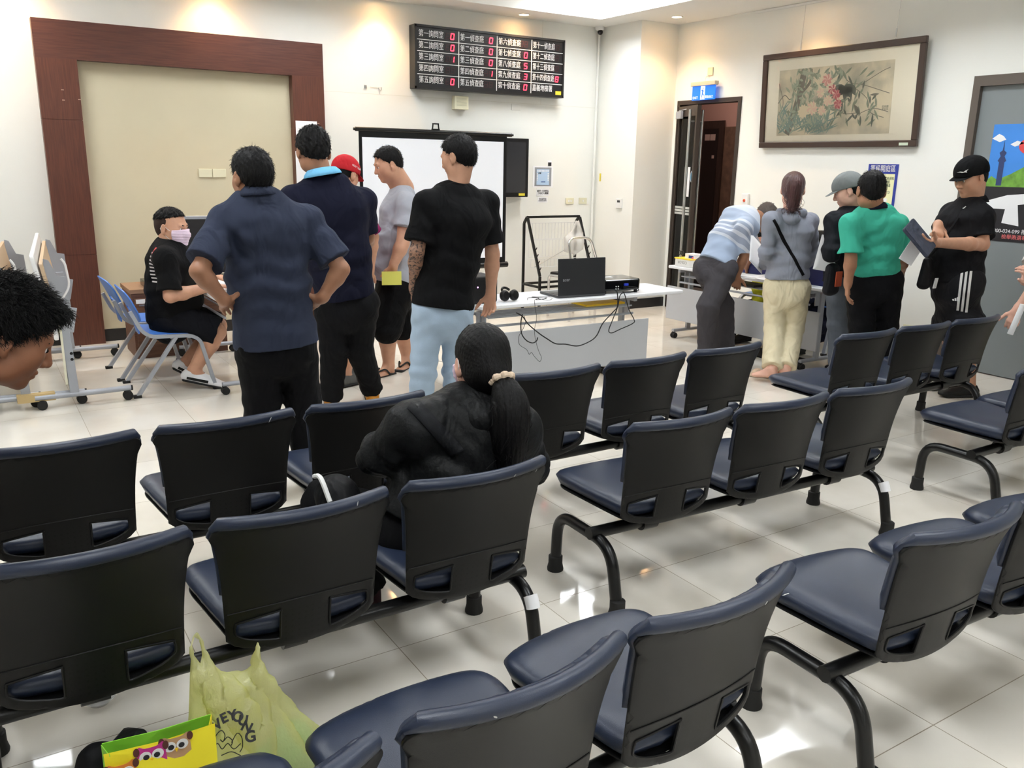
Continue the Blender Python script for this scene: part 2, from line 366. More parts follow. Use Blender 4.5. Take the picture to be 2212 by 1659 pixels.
plate('blank_plate', (5.30, YB, 2.228), .12, .065, M['wall'], 'pale blank wall plate below the digital call board', 'wall plate', .008)
sp = plate('wall_speaker', (4.58, YB, 2.235), .165, .135, M['ivory'], 'square cream wall speaker just under the digital call board', 'speaker', .07)
b = MB()
for i in range(7): b.box(-.06, .06, -.072, -.07, -.03+i*.012, -.026+i*.012)
b.build('grille', mat('speaker_slots', srgb(180, 176, 150), .6), sp)
for p, n, lab in ((6.075, 3, 'left one of two ivory switch plates on the back wall, with three rockers'), (6.268, 1, 'right one of two ivory switch plates on the back wall, with one rocker')):
    s = plate('light_switch', (p, YB, 1.208), .115, .072, M['ivory'], lab, 'switch')
    for i in range(n): box('rocker', (i-(n-1)/2)*.022-.007, (i-(n-1)/2)*.022+.007, -.015, -.011, -.01, .012, M['white'], s, .001)
s = plate('thermostat', (XJ, 7.85, 1.20), .10, .11, M['white'], 'small white thermostat with a tiny display on the pillar side', 'thermostat', .02, 'r')
box('display', -.0215, -.02, -.025, .025, .01, .035, M['dark_metal'], s)
# papers on the back wall
def sheet(name, wall, c, w, h, m, label, cat, group=None, d=.0015):
    t = thing(name, label, cat, c, 0, group)
    if wall == 'b': box('sheet', -w/2, w/2, -d, 0, -h/2, h/2, m, t)
    else: box('sheet', -d, 0, -w/2, w/2, -h/2, h/2, m, t)
    return t
INK = mat('black_ink', srgb(35, 35, 40), .7); BLUEINK = mat('blue_ink', srgb(60, 90, 160), .7)
t = sheet('control_notice', 'b', (5.687, YB-.001, 1.482), .28, .24, M['paper'], 'laminated sheet with a blue control panel diagram on the back wall', 'notice')
MB().box(-.115, .115, -.003, -.0015, -.105, .105).build('printed_frame', mat('print_grey', srgb(150, 152, 158), .6), t)
MB().box(-.09, .085, -.0045, -.003, -.09, .085).build('printed_screen', mat('print_blue', srgb(180, 205, 232), .5), t)
b = MB()
for i in range(10): b.box(-.082+i*.0165, -.073+i*.0165, -.0055, -.0045, .058, .078)
for i in range(5):
    b.box(-.088, -.074, -.0055, -.0045, .03-i*.018, .042-i*.018); b.box(.062, .08, -.0055, -.0045, .03-i*.018, .042-i*.018)
b.build('printed_buttons', M['paper'], t)
text('lettering', '空調', .02, INK, t, facing((-.05, -.006, .04), (1, 0, 0), (0, 0, 1)))
text('lettering', '控制面板', .016, BLUEINK, t, facing((0, -.006, -.055), (1, 0, 0), (0, 0, 1)))
t = sheet('taped_notice', 'b', (5.69, YB-.001, 1.31), .18, .085, M['paper'], 'small white notice with two bold lines below the diagram sheet', 'notice')
text('lettering', '嚴禁 小孩把玩\n工地老人閱讀', .026, INK, t, facing((0, -.004, 0), (1, 0, 0), (0, 0, 1)))
t = sheet('taped_notice', 'b', (5.69, YB-.001, 1.225), .14, .065, M['paper'], 'smallest white slip with faint lines, lowest of the back wall papers', 'notice')
text('lettering', '請勿任意調整溫度\n以免影響他人使用\n如有需要請洽服務台', .013, mat('grey_ink', srgb(140, 140, 145), .7), t, facing((0, -.003, 0), (1, 0, 0), (0, 0, 1)))
t = sheet('photo_sticker', 'b', (5.775, YB-.001, 1.635), .055, .07, M['paper'], 'tiny black and white picture sticker above the diagram sheet', 'sticker')
MB().box(-.022, .024, -.003, -.0015, -.03, .01).build('printed_figure', INK, t)
# call number board
def board():
    x0, x1, z0, z1, y0, y1 = 4.01, 5.85, 2.345, 2.953, 8.22, YB-.002
    t = thing('call_board', 'large black electronic call board with white lettering and red digits', 'display board', (0, 0, 0))
    MB().box(x0, x1, y0, y1, z0, z1).build('housing', mat('board_case', srgb(24, 24, 27), .35), t, bevel=.004)
    rim = MB()
    for a in ((x0, x1, z0, z0+.022), (x0, x1, z1-.022, z1), (x0, x0+.02, z0, z1), (x1-.02, x1, z0, z1)): rim.box(a[0], a[1], y0-.012, y0+.001, a[2], a[3])
    rim.build('bezel', mat('board_rim', srgb(28, 27, 28), .4), t)
    bx0, bx1, bz0, bz1 = x0+.03, x1-.02, z0+.03, z1-.03
    ln = MB(); cw = (bx1-bx0)/4; rh = (bz1-bz0)/5; cols = [bx0+i*cw for i in range(5)]
    cols = [bx0, bx0+.475, bx0+.935, bx0+1.375, bx1]
    for i in (1, 2, 3): ln.box(cols[i]-.004, cols[i]+.004, y0-.004, y0, bz0, bz1)
    for i in (1, 2, 3, 4): ln.box(bx0, bx1, y0-.004, y0, bz0+i*rh-.003, bz0+i*rh+.003)
    ln.build('grid_lines', M['white'], t)
    wm = mat('board_lettering', srgb(235, 235, 235), .5)
    red = mat('lit_segment', (1, .03, .06), .4, emit=5); dim = mat('dark_segment', srgb(60, 24, 30), .5)
    rows = [['第一詢問室', '第一偵查庭', '第六偵查庭', '第十一偵查庭'], ['第二詢問室', '第二偵查庭', '第七偵查庭', '第十二偵查庭'], ['第三詢問室', '第三偵查庭', '第八偵查庭', '第十三偵查庭'], ['第四詢問室', '第四偵查庭', '第九偵查庭', '第十四偵查庭'], ['第五詢問室', '第五偵查庭', '第十偵查庭', '嘉義地檢署']]
    dig = ['00  ', '000 ', '105 ', ' 138', '0 0x']
    dig = [['0', '0', ' ', ' '], ['0', '0', '0', ' '], ['1', '0', '5', ' '], [' ', '1', '3', '8'], ['0', ' ', '0', None]]
    seg = {'0': 'abcdef', '1': 'bc', '3': 'abgcd', '5': 'afgcd', '8': 'abcdefg', ' ': ''}
    for r in range(5):
        for c in range(4):
            zc = bz1-(r+.5)*rh; xa = cols[c]+.015; n = len(rows[r][c]); wd = .285 if n == 5 else .29
            if c == 3 and r == 4: wd = .27
            text('lettering', rows[r][c], .066, wm, t, facing((xa+wd/2, y0-.003, zc), (1, 0, 0), (0, 0, 1)), depth=.001, scale=(wd/(n*.066), 1.12))
            if dig[r][c] is None: continue
            for k in (0, 1):
                ch = ' ' if k == 0 else dig[r][c]; dx = cols[c+1]-.13+k*.056; w2, h2 = .018, .03; lit = MB(); off = MB()
                S_ = {'a': ((-w2, h2), (w2, h2)), 'g': ((-w2, 0), (w2, 0)), 'd': ((-w2, -h2), (w2, -h2)), 'b': ((w2, h2), (w2, 0)), 'c': ((w2, 0), (w2, -h2)), 'f': ((-w2, h2), (-w2, 0)), 'e': ((-w2, 0), (-w2, -h2))}
                for q, (a, e) in S_.items():
                    tgt = lit if q in seg[ch] else off; sl = .12
                    tgt.bar((dx+a[0]+a[1]*sl, y0-.002, zc+a[1]*.9), (dx+e[0]+e[1]*sl, y0-.002, zc+e[1]*.9), .009 if q in seg[ch] else .006, .002, up=(0, 1, 0))
                if lit.v: lit.build('lit_digit', red, t)
                if off.v: off.build('unlit_digit', dim, t)
    MB().box(x1-.105, x1-.03, y0-.003, y0, z0+.03, z0+.07).build('sticker', M['brass'], t)
    return t
board()
# tv behind the projection screen
t = thing('wall_television', 'black flat television on the back wall, mostly hidden by the projection screen', 'television', (0, 0, 0))
MB().box(4.40, 5.395, 8.20, YB-.01, 1.262, 1.893).build('case', M['black'], t, bevel=.006)
MB().box(4.44, 5.355, 8.195, 8.2, 1.31, 1.855).build('screen', mat('tv_glass', srgb(38, 38, 42), .25), t)
MB().box(5.27, 5.35, 8.195, 8.2, 1.277, 1.303).build('sticker', M['brass'], t)
# projection screen on a stand
PS = 7.6; a = aty(770, 278, PS); bb = aty(1103, 292, PS); sx0, sx1, sz1 = a.x, bb.x, (a.z+bb.z)/2+.0
t = thing('projection_screen', 'portable white projection screen with black border and top bar', 'projection screen', (0, 0, 0))
MB().tube([(sx0-.01, PS, sz1), (sx1+.01, PS, sz1-.0)], .02, 12).tube([(sx0-.03, PS, sz1), (sx0, PS, sz1)], .012).tube([(sx1, PS, sz1), (sx1+.03, PS, sz1)], .012).build('top_bar', M['tube'], t, smooth=True)
MB().box(sx0+.02, sx1-.045, PS-.004, PS+.004, .62, sz1).build('border', M['black'], t)
scr = mat('glowing_screen_fabric', srgb(236, 239, 246), .7, emit=.18)  # slight emission in the cloth stands in for the projector's light
MB().box(sx0+.05, sx1-.085, PS-.007, PS-.004, .68, sz1-.07).build('screen', scr, t)
MB().tube([(sx0-.01, PS, .60), (sx1-.02, PS, .60)], .03, 12).build('case', M['tube'], t, smooth=True)
MB().tube([((sx0+sx1)/2, PS+.05, .0), ((sx0+sx1)/2, PS+.05, sz1+.02)], .014).build('pole', M['tube'], t, smooth=True)
b = MB(); cx = aty(941, 275, PS).x
b.bar((cx-.04, PS, sz1+.02), (cx+.04, PS, sz1+.02), .02); b.bar((cx-.035, PS, sz1+.02), (cx-.028, PS, sz1+.075), .01); b.bar((cx+.035, PS, sz1+.02), (cx+.028, PS, sz1+.075), .01); b.bar((cx-.034, PS, sz1+.075), (cx+.034, PS, sz1+.075), .012)
b.build('handle', M['black'], t)
# the three sheets of a notice on the right post
t = sheet('posted_sheet', 'b', (2.87, FY-.001, 1.83), .21, .30, M['paper'], 'upper white sheet taped to the right wooden post', 'notice')
t2 = sheet('posted_sheet', 'b', (2.855, FY-.004, 1.55), .21, .30, M['paper'], 'lower white sheet with small dark marks taped to the right wooden post', 'notice')
b = MB()
for i, (x, z) in enumerate(((0, -.06), (.03, -.06), (.055, -.06), (.02, 0), (.05, .04), (-.02, .06))): b.box(x-.008, x+.008, -.003, -.0015, z-.008, z+.008)
b.build('printed_marks', mat('print_dark', srgb(110, 110, 110), .7), t2)
# ---------------------------------------------------------------- right wall
def frame_rect(name, wallx, y0, y1, z0, z1, w, d0, d1, m, parent, bottom=True):
    b = MB(); b.box(wallx-d1, wallx+d0, y0, y0+w, z0, z1); b.box(wallx-d1, wallx+d0, y1-w, y1, z0, z1); b.box(wallx-d1, wallx+d0, y0+w, y1-w, z1-w, z1)
    if bottom: b.box(wallx-d1, wallx+d0, y0+w, y1-w, z0, z0+w)
    return b.build(name, m, parent)
# framed painting, leaning out a little at its top
PY0, PY1, PZ0, PZ1 = 4.535, 6.275, 1.822, 2.707
t = thing('framed_painting', 'large framed flower and bird painting hanging on the right wall', 'painting', (XR-.02, 0, PZ0)); t.rotation_euler = (0, math.radians(-3.0), 0)
hh = PZ1-PZ0; fr = mat('walnut_frame', srgb(62, 46, 38), .35)
b = MB(); fw = .055
b.box(-.035, 0, PY0, PY1, 0, fw); b.box(-.035, 0, PY0, PY1, hh-fw, hh); b.box(-.035, 0, PY0, PY0+fw, fw, hh-fw); b.box(-.035, 0, PY1-fw, PY1, fw, hh-fw)
b.build('frame', fr, t, bevel=.006)
MB().box(-.012, -.002, PY0+fw, PY1-fw, fw, hh-fw).build('mat_board', mat('mat_board', srgb(240, 231, 209), .8), t)
def painting_mat():
    m = mat('silk_painting', srgb(196, 186, 160), .8); nt = m.node_tree; N = nt.nodes.new; L = nt.links.new; b = nt.nodes['Principled BSDF']
    tc = N('ShaderNodeTexCoord'); n = N('ShaderNodeTexNoise'); n.inputs['Scale'].default_value = 4; n.inputs['Detail'].default_value = 6; L(tc.outputs['Object'], n.inputs[0])
    r = N('ShaderNodeValToRGB'); e = r.color_ramp.elements; e[0].position = .35; e[0].color = (*srgb(172, 166, 146), 1); e[1].position = .6; e[1].color = (*srgb(222, 208, 178), 1)
    L(n.outputs[0], r.inputs[0]); L(r.outputs[0], b.inputs['Base Color']); return m
ay0, ay1, az0, az1 = 4.82, 6.07, .115, .725
art = MB().box(-.014, -.012, ay0, ay1, az0, az1).build('artwork', painting_mat(), t)
pc = {k: mat('paint_'+k, srgb(*v), .8) for k, v in dict(leaf=(142, 148, 126), pale=(168, 172, 148), dark=(112, 114, 102), teal=(136, 154, 142), bark=(128, 122, 108), pink=(210, 150, 138), rose=(186, 100, 102), blush=(226, 192, 170), cream=(224, 208, 176)).items()}
rnd = random.Random(3)
def AY(u): return ay1-(ay1-ay0)*u      # u from left (far) to right
def AZ(v): return az0+(az1-az0)*v
lay = [0]
def leafm(b, u, v, a, L_, wd, d):
    ca, sa = math.cos(a), math.sin(a); P = []
    for q in np.linspace(0, 1, 7): P.append((q*L_, wd*math.sin(math.pi*q)*(1-.3*q)))
    pl = P+[(x, -y) for x, y in P[::-1][1:-1]]; x = -.0145-d
    pts = []
    for px_, py_ in pl:
        yy = AY(u)-(px_*ca-py_*sa); zz = AZ(v)+px_*sa+py_*ca; pts.append((x, min(max(yy, ay0), ay1), min(max(zz, az0), az1)))
    b.add(pts, [tuple(range(len(pts)))])
def stroke(b, pts, w, d):
    pts = spline([(-.0145-d, AY(u), AZ(v)) for u, v in pts], 6)
    for p, q in zip(pts, pts[1:]): b.bar(p, q, w, .0004, up=(1, 0, 0))
G = {k: MB() for k in pc}
for pts, w in ((((.1, .02), (.16, .3), (.2, .6), (.24, .98)), .07), (((.0, .5), (.06, .62), (.12, .55), (.17, .7)), .008), (((.2, .6), (.3, .8), (.3, .98)), .03)): stroke(G['bark'], pts, w, .0001)
for pts in (((.55, .95), (.64, .75), (.78, .68), (.98, .55)), ((.66, .7), (.8, .5), (.84, .3), (.95, .22)), ((.75, .7), (.9, .85), (.97, .9)), ((.3, .3), (.5, .4), (.62, .3), (.72, .3)), ((.7, .25), (.85, .35), (.98, .3)), ((.0, .8), (.05, .5), (.0, .3))): stroke(G['bark'], pts, .006, .0002)
for i in range(190):
    u, v = rnd.random()*.5, rnd.random()*.33; leafm(G['teal' if i % 3 else 'pale'], u, v, rnd.uniform(.2, 2.8), rnd.uniform(.08, .2), .008, .0003+.000004*i)
for i in range(150):
    u, v = rnd.uniform(.1, .55), rnd.uniform(.35, .95); leafm(G['leaf' if i % 2 else 'pale'], u, v, rnd.uniform(0, 6.28), rnd.uniform(.04, .1), .014, .0007+.000004*i)
for i in range(60):
    u, v = rnd.uniform(.52, .9), rnd.uniform(.2, .95); leafm(G['leaf' if i % 3 else 'dark'], u, v, rnd.uniform(3.6, 5.4), rnd.uniform(.05, .13), .012, .001+.000004*i)
for u, v in ((.58, .72), (.63, .68), (.66, .72)):
    for k in range(3): leafm(G['dark'], u, v, 3.8+k*.7, .12, .035, .0013)
for (u, v, R_, c1, c2) in ((.45, .8, .06, 'blush', 'pink'), (.5, .66, .05, 'blush', 'rose'), (.47, .5, .055, 'cream', 'blush'), (.54, .58, .05, 'pink', 'rose'), (.56, .44, .05, 'rose', 'pink'), (.4, .62, .05, 'blush', 'cream'), (.33, .4, .07, 'cream', 'blush'), (.25, .36, .07, 'cream', 'cream'), (.42, .36, .05, 'cream', 'blush')):
    for k in range(11): leafm(G[c1 if k % 2 else c2], u, v, k*.571+rnd.random()*.3, R_, R_*.32, .0016+.00001*k)
leafm(G['bark'], .7, .42, 5.4, .12, .022, .002); leafm(G['dark'], .73, .36, 5.0, .06, .02, .0022)
leafm(G['pale'], .55, .98, 5.2, .1, .015, .002); leafm(G['bark'], .9, .55, 3.2, .1, .012, .002)
for k in G:
    if G[k].v: G[k].build('painted_'+{'leaf': 'leaves', 'pale': 'pale_leaves', 'dark': 'dark_leaves', 'teal': 'grass', 'bark': 'branches', 'pink': 'pink_petals', 'rose': 'rose_petals', 'blush': 'blush_petals', 'cream': 'cream_petals'}[k], pc[k], art)
text('inscription', '花鳥圖\n癸未年', .022, pc['dark'], art, facing((-.016, AY(.955), AZ(.35)), (0, -1, 0), (0, 0, 1)), depth=.0002)
gl = pane_mat('picture_glass')
MB().box(-.022, -.0205, PY0+fw-.005, PY1-fw+.005, fw-.005, hh-fw+.005).build('glass', gl, t)
MB().box(-.038, -.035, PY0+.075, PY0+.16, .012, .035).build('name_tag', mat('tag_green', srgb(206, 222, 200), .5), t)
wire = MB()
for px, py, top in ((1729, 108, 1740), (1935, 80, 1942)):
    q = atx(px, py, XR-.03); wire.tube([(XR-.03, q.y, q.z-.02), (XR-.012, q.y, CEIL-.02)], .0016, 5); wire.tube([(XR-.03, q.y, q.z), (XR-.03, q.y, q.z+.07)], .006, 6)
for o in (wire.build('hanging_wires', M['steel']),): o.parent = t; o.matrix_parent_inverse = t.matrix_basis.inverted()
r_ = box('hanging_rail', XR-.014, XR-.001, 4.6, 6.5, CEIL-.025, CEIL-.003, M['white']); tag(r_, 'slim white picture rail at the top of the right wall', 'rail')
# exit sign
t = thing('exit_sign', 'lit blue emergency exit sign above the glass door', 'exit sign', (0, 0, 0))
ey0, ey1, ez0, ez1 = 6.93, 7.275, 2.372, 2.503
MB().box(XR-.09, XR-.03, ey0-.01, ey1+.01, ez1-.03, ez1+.012).build('housing', mat('sign_body', srgb(205, 190, 165), .5), t, bevel=.004)
MB().box(XR-.068, XR-.058, ey0, ey1, ez0-.045, ez1-.03).build('sign_panel', mat('exit_blue', srgb(24, 105, 225), .4, emit=.9), t)
wl = mat('exit_white', (.9, .95, 1), .4, emit=.8)
xm = XR-.0695; ym = (ey0+ey1)/2+.01; zb = ez0-.04
MB().box(xm, xm+.001, ym-.032, ym+.032, zb, ez1-.035).build('doorway_symbol', wl, t)
man = mat('exit_figure', srgb(20, 95, 190), .4, emit=.8); b = MB(); f_ = lambda y, z: (xm-.0012, ym-y, zb+z)
b.ball(f_(.004, .115), .0075, 10, (.1, 1, 1))
for p, q, w2 in (((0, .1), (-.002, .06), .018), ((-.002, .06), (-.012, .03), .011), ((-.012, .03), (-.022, .005), .009), ((0, .06), (.016, .045), .011), ((.016, .045), (.03, .04), .009), ((0, .098), (-.02, .092), .007), ((-.02, .092), (-.026, .08), .006), ((0, .095), (.02, .08), .007)): b.bar(f_(*p), f_(*q), w2, .001, up=(1, 0, 0))
b.build('running_figure', man, t)
text('lettering', 'EXIT', .038, wl, t, facing((xm-.0006, ym+.108, zb+.02), (0, -1, 0), (0, 0, 1)), depth=.0003)
text('lettering', '緊急出口', .03, wl, t, facing((xm-.0006, ym-.10, zb+.022), (0, -1, 0), (0, 0, 1)), depth=.0003)
MB().tube([(XR-.06, 7.1, ez1+.01), (XR-.05, 7.1, ez1+.06), (XR-.01, 7.1, ez1+.07)], .004, 6).build('cable', M['white'], t, smooth=True)
s = plate('wall_socket', (XR, 7.08, 2.62), .075, .08, M['ivory'], 'small cream socket with a plug above the exit sign', 'socket', .015, 'r')
# glass door: frame, two leaves
df = thing('door_frame', 'dark bronze frame of the glass doorway', 'door frame', (0, 0, 0)); df.name = 'door_1'; struct(df)
del df['category']
frame_rect('jamb', XR, DY0, DY1, 0, DZ, .045, .12, .012, M['bronze'], df, False)
def leaf(parent, width, h, hinge, ang, name, paper=True):
    L_ = thing(name, '', '', hinge); L_.rotation_euler = (0, 0, ang)
    for k in ('label', 'category'):
        if k in L_: del L_[k]
    L_.parent = parent; z1 = h; s1 = .05; s2 = .055
    b = MB(); b.box(-.02, .02, -s2, 0, 0.02, z1); b.box(-.02, .02, -width, -width+s1, .02, z1); b.box(-.02, .02, -width+s1, -s2, .02, .2); b.box(-.02, .02, -width+s1, -s2, z1-.11, z1)
    # hollow stiles: raised strips along them
    b.box(-.026, -.02, -.02, 0, .02, z1); b.box(-.026, -.02, -width, -width+.012, .02, z1)
    b.build('stile', M['bronze'], L_)
    gm = pane_mat('door_glass', (.66, .68, .66))
    g_ = MB().box(-.004, .004, -width+s1, -s2, .2, z1-.11).build('glass_pane', gm, L_)
    b = MB()
    for i in range(3): b.box(-.0055, -.004, -width+s1, -s2, 1.10+i*.032, 1.124+i*.032)
    b.build('frosted_bands', mat('frosted_film', srgb(200, 202, 198), .7), L_)
    return L_
lf = leaf(df, .52, 2.27, (XR-.02, DY1-.05, 0), -math.atan2(.16, .47), 'door_leaf')
b = MB(); b.tube(fillet([(-.02, -.45, 2.1), (-.075, -.45, 2.1)], .01), .009, 8); b.tube([(-.075, -.45, .06), (-.075, -.45, 2.22)], .016, 12)
b.build('pull_handle', M['steel'], lf, smooth=True)
b = MB(); b.tube([(.02, -.45, 2.1), (.075, -.45, 2.1)], .009, 8); b.tube([(.075, -.45, .06), (.075, -.45, 2.22)], .016, 12)
b.build('pull_handle', M['steel'], lf, smooth=True)
MB().box(-.06, -.026, -.17, -.04, 2.14, 2.22).build('door_closer', M['grey_metal'], lf, bevel=.004)
MB().bar((-.045, -.1, 2.225), (.02, -.34, 2.25), .02, .008).build('closer_arm', M['grey_metal'], lf)
MB().box(-.007, -.005, -.4, -.26, 1.30, 1.62).build('taped_sheet', M['paper'], lf)
b = MB().lathe([(.04, 0), (.04, .002)], 24, Matrix.Translation((-.006, -.36+.0, 1.52)) @ Matrix.Rotation(-math.pi/2, 4, 'Y') @ Matrix.Scale(1.6, 4, (1, 0, 0)))
st = b.build('round_sticker', mat('sticker_white', srgb(225, 235, 240), .5), lf)
st2 = MB().lathe([(.03, .0021), (.03, .003)], 20, Matrix.Translation((-.006, -.36, 1.52)) @ Matrix.Rotation(-math.pi/2, 4, 'Y') @ Matrix.Scale(1.6, 4, (1, 0, 0))).build('sticker_emblem', mat('sticker_blue', srgb(90, 160, 200), .5), st)
for o in (st, st2):
    for v in o.data.vertices: v.co.y += -.09
# corridor beyond
hall = mat('corridor_pink', srgb(205, 160, 148), .8); stone = mat('corridor_stone', srgb(120, 92, 76), .6, var=.25, vscale=14)
XC = XR+1.6
struct(MB().box(XC, XC+.1, 4.5, 9.6, 0, 3.2).build('wall_corridor', hall))
struct(MB().box(XR+.2, XC, 9.5, 9.6, 0, 3.2).box(XR+.2, XC, 4.5, 4.6, 0, 3.2).build('wall_corridor_end', hall))
struct(MB().box(XR+.2, XC+.1, 4.5, 9.6, 3.0, 3.1).build('ceiling_corridor', M['ceil']))
struct(MB().box(XC-.03, XC, 6.2, 8.34, 0, 2.14).build('trim_3', stone))
dd = MB().box(XC-.06, XC-.031, 8.34, 9.4, 0, 2.22).build('door_2', M['dark_wood']); struct(dd)
MB().box(XC-.065, XC-.06, 8.42, 9.32, 0, 2.12).build('door_panel', mat('dark_door', srgb(34, 24, 22), .4), dd)
MB().box(XC-.068, XC-.065, 8.47, 8.56, 1.97, 2.05).box(XC-.068, XC-.065, 8.57, 8.66, 1.97, 2.05).box(XC-.068, XC-.065, 8.47, 8.51, 1.74, 1.78).build('door_label', mat('label_pale', srgb(200, 170, 160), .6), dd)
area_light('corridor_lamp', XR+.9, 7.6, 2.95, .3, 1.2, 9, (1, .82, .72))
# grey door with a poster
dg = MB(); w_ = .06
dg.box(XR-.03, XR+.1, GY0, GY0+w_, 0, GZ).box(XR-.03, XR+.1, GY1-w_, GY1, 0, GZ).box(XR-.03, XR+.1, GY0+w_, GY1-w_, GZ-w_-.02, GZ)
gd = struct(dg.build('door_3', mat('taupe_door_frame', srgb(92, 82, 74), .5)))
MB().box(XR+.012, XR+.05, GY0+w_, GY1-w_, .01, GZ-w_-.02).build('door_panel', mat('grey_steel_door', srgb(128, 134, 136), .5), gd)
# ---------------------------------------------------------------- lamps
glow = mat('fluorescent_diffuser', (.93, .97, 1), .5, emit=PANEL_E)
for i, (x, y) in enumerate(FIX):
    t = thing('ceiling_light', 'recessed fluorescent ceiling panel with louvres above the waiting hall', 'ceiling light', (x, y, REC), 0, 'fluorescent ceiling panels')
    b = MB(); b.box(-.31, .31, -.62, -.59, -.03, 0).box(-.31, .31, .59, .62, -.03, 0).box(-.31, -.28, -.59, .59, -.03, 0).box(.28, .31, -.59, .59, -.03, 0)
    for k in range(1, 12): b.box(-.28, .28, -.59+k*.098-.002, -.59+k*.098+.002, -.03, -.006)
    b.build('louvre_frame', M['white_metal'], t)
    MB().box(-.28, .28, -.59, .59, -.005, -.001).build('diffuser', glow, t)
# cove tubes hidden above the lip, along the edges near the back and the right wall
dl = mat('downlight_lamp', (1, .83, .58), .5, emit=14)
for i, (x, y) in enumerate(DOWN):
    t = thing('downlight', 'round recessed warm downlight in the soffit %s' % ('close to the back wall' if y > 8 else 'along the right wall'), 'downlight', (x, y, CEIL), 0, 'soffit downlights by the back wall' if y > 8 else 'soffit downlights by the right wall')
    b = MB().lathe([(.062, -.001), (.062, -.006), (.05, -.006), (.05, -.001)], 28); b.build('trim_ring', M['white_metal'], t, smooth=True)
    MB().lathe([(.0, -.0035), (.05, -.0035)], 28).build('lamp', dl, t)
    l = bpy.data.lights.new('downlight_beam', 'SPOT'); l.energy = DOWN_W; l.color = (1, .60, .25); l.spot_size = math.radians(112); l.spot_blend = .9; l.shadow_soft_size = .04
    o = bpy.data.objects.new('downlight_beam', l); o.location = (x, y, CEIL-.03); C.objects.link(o)
    o.rotation_euler = (0, 0, 0) if True else 0
# ---------------------------------------------------------------- waiting benches
shell = mat('black_shell', srgb(14, 14, 15), .42, bump=.12, bscale=900, spec=.3)
nt = shell.node_tree; N = nt.nodes.new; L = nt.links.new; pb = nt.nodes['Principled BSDF']      # small ventilation holes low on the shell
tc = N('ShaderNodeTexCoord'); sp_ = N('ShaderNodeSeparateXYZ'); L(tc.outputs['Object'], sp_.inputs[0])
def nmath(op, a, b=None):
    n = N('ShaderNodeMath'); n.operation = op
    for i, q in enumerate((a, b)):
        if q is None: continue
        if isinstance(q, (int, float)): n.inputs[i].default_value = q
        else: L(q, n.inputs[i])
    return n.outputs[0]
fx = nmath('SUBTRACT', nmath('FRACT', nmath('DIVIDE', nmath('ADD', sp_.outputs[0], 10.0), .0185)), .5); fz = nmath('SUBTRACT', nmath('FRACT', nmath('DIVIDE', sp_.outputs[2], .0185)), .5)
dd_ = nmath('ADD', nmath('MULTIPLY', fx, fx), nmath('MULTIPLY', fz, fz)); hole = nmath('LESS_THAN', dd_, .03)
reg = nmath('MULTIPLY', nmath('LESS_THAN', nmath('ABSOLUTE', sp_.outputs[0]), .058), nmath('MULTIPLY', nmath('GREATER_THAN', sp_.outputs[2], .340), nmath('LESS_THAN', sp_.outputs[2], .435)))
mk = nmath('MULTIPLY', hole, reg)
mx_ = N('ShaderNodeMix'); mx_.data_type = 'RGBA'; L(mk, mx_.inputs[0]); mx_.inputs[6].default_value = (*srgb(14, 14, 15), 1); mx_.inputs[7].default_value = (0, 0, 0, 1); L(mx_.outputs[2], pb.inputs['Base Color'])
BH = .352                                    # height of the back shell
def back_w(t): q = max(0, min(1, t/BH)); return .210+.008*q+.026*q**3
def back_map(s, t, off=0):
    q = t/BH; yc = -.122-.062*q-.045*q**3; k = .5+.6*q
    return (s, yc+k*s*s+off, .372+t)
def outline_back(t0, t1, grow=0, rt=.035, rb=.05, bow=.03):
    out = []; n = 10
    wt, wb = back_w(t1)+grow, back_w(t0)+grow
    for k in range(n*2+1):                                        # bottom edge, bowed down
        s = -wb+rb*.0+2*wb*k/(n*2); q = s/wb; out.append((s, t0-bow*(1-q*q)+rb*.9*max(0, abs(q)-.82)**2*18*.5))
    for k in range(1, n): t = t0+rb*.55+(t1-rt-t0-rb*.55)*k/n; out.append((back_w(t)+grow, t))
    for k in range(7): a = math.radians(90*k/6); out.append((wt-rt+rt*math.cos(a), t1-rt+rt*math.sin(a)))
    for k in range(1, n): s = (wt-rt)*(1-2*k/n); out.append((s, t1+.006*(1-(s/wt)**2)))
    for k in range(7): a = math.radians(90+90*k/6); out.append((-wt+rt+rt*math.cos(a), t1-rt+rt*math.sin(a)))
    for k in range(n-1, 0, -1): t = t0+rb*.55+(t1-rt-t0-rb*.55)*k/n; out.append((-back_w(t)-grow, t))
    return out
def win(sg):                                  # the two openings low on the shell
    P = [(.070, -.018), (.070, .058), (.077, .066), (.176, .050), (.186, .043), (.188, .022), (.182, .008), (.150, -.010), (.080, -.026)]
    P = [(p.x, p.y) for p in spline([(a, b, 0) for a, b in P+[P[0]]], 3)][:-1]
    return P if sg > 0 else [(-a, b) for a, b in P[::-1]]
def seat_map(s, t):
    q = (t+.11)/.49; z = .388+.014*q-.020*math.exp(-((t-.38)/.07)**2)-.012*math.exp(-((s/.15)**2))*math.exp(-((t-.08)/.15)**2)+.008*(s/.23)**2
    return (s, t, z)
seat_out = [(p.x, p.y) for p in spline([(a, b, 0) for a, b in [(-.175, -.108), (0, -.115), (.175, -.108), (.200, -.075), (.215, .03), (.230, .15), (.241, .235), (.236, .290), (.200, .338), (.11, .372), (0, .384), (-.11, .372), (-.200, .338), (-.236, .290), (-.241, .235), (-.230, .15), (-.215, .03), (-.200, -.075), (-.175, -.108)]], 4)][:-1]
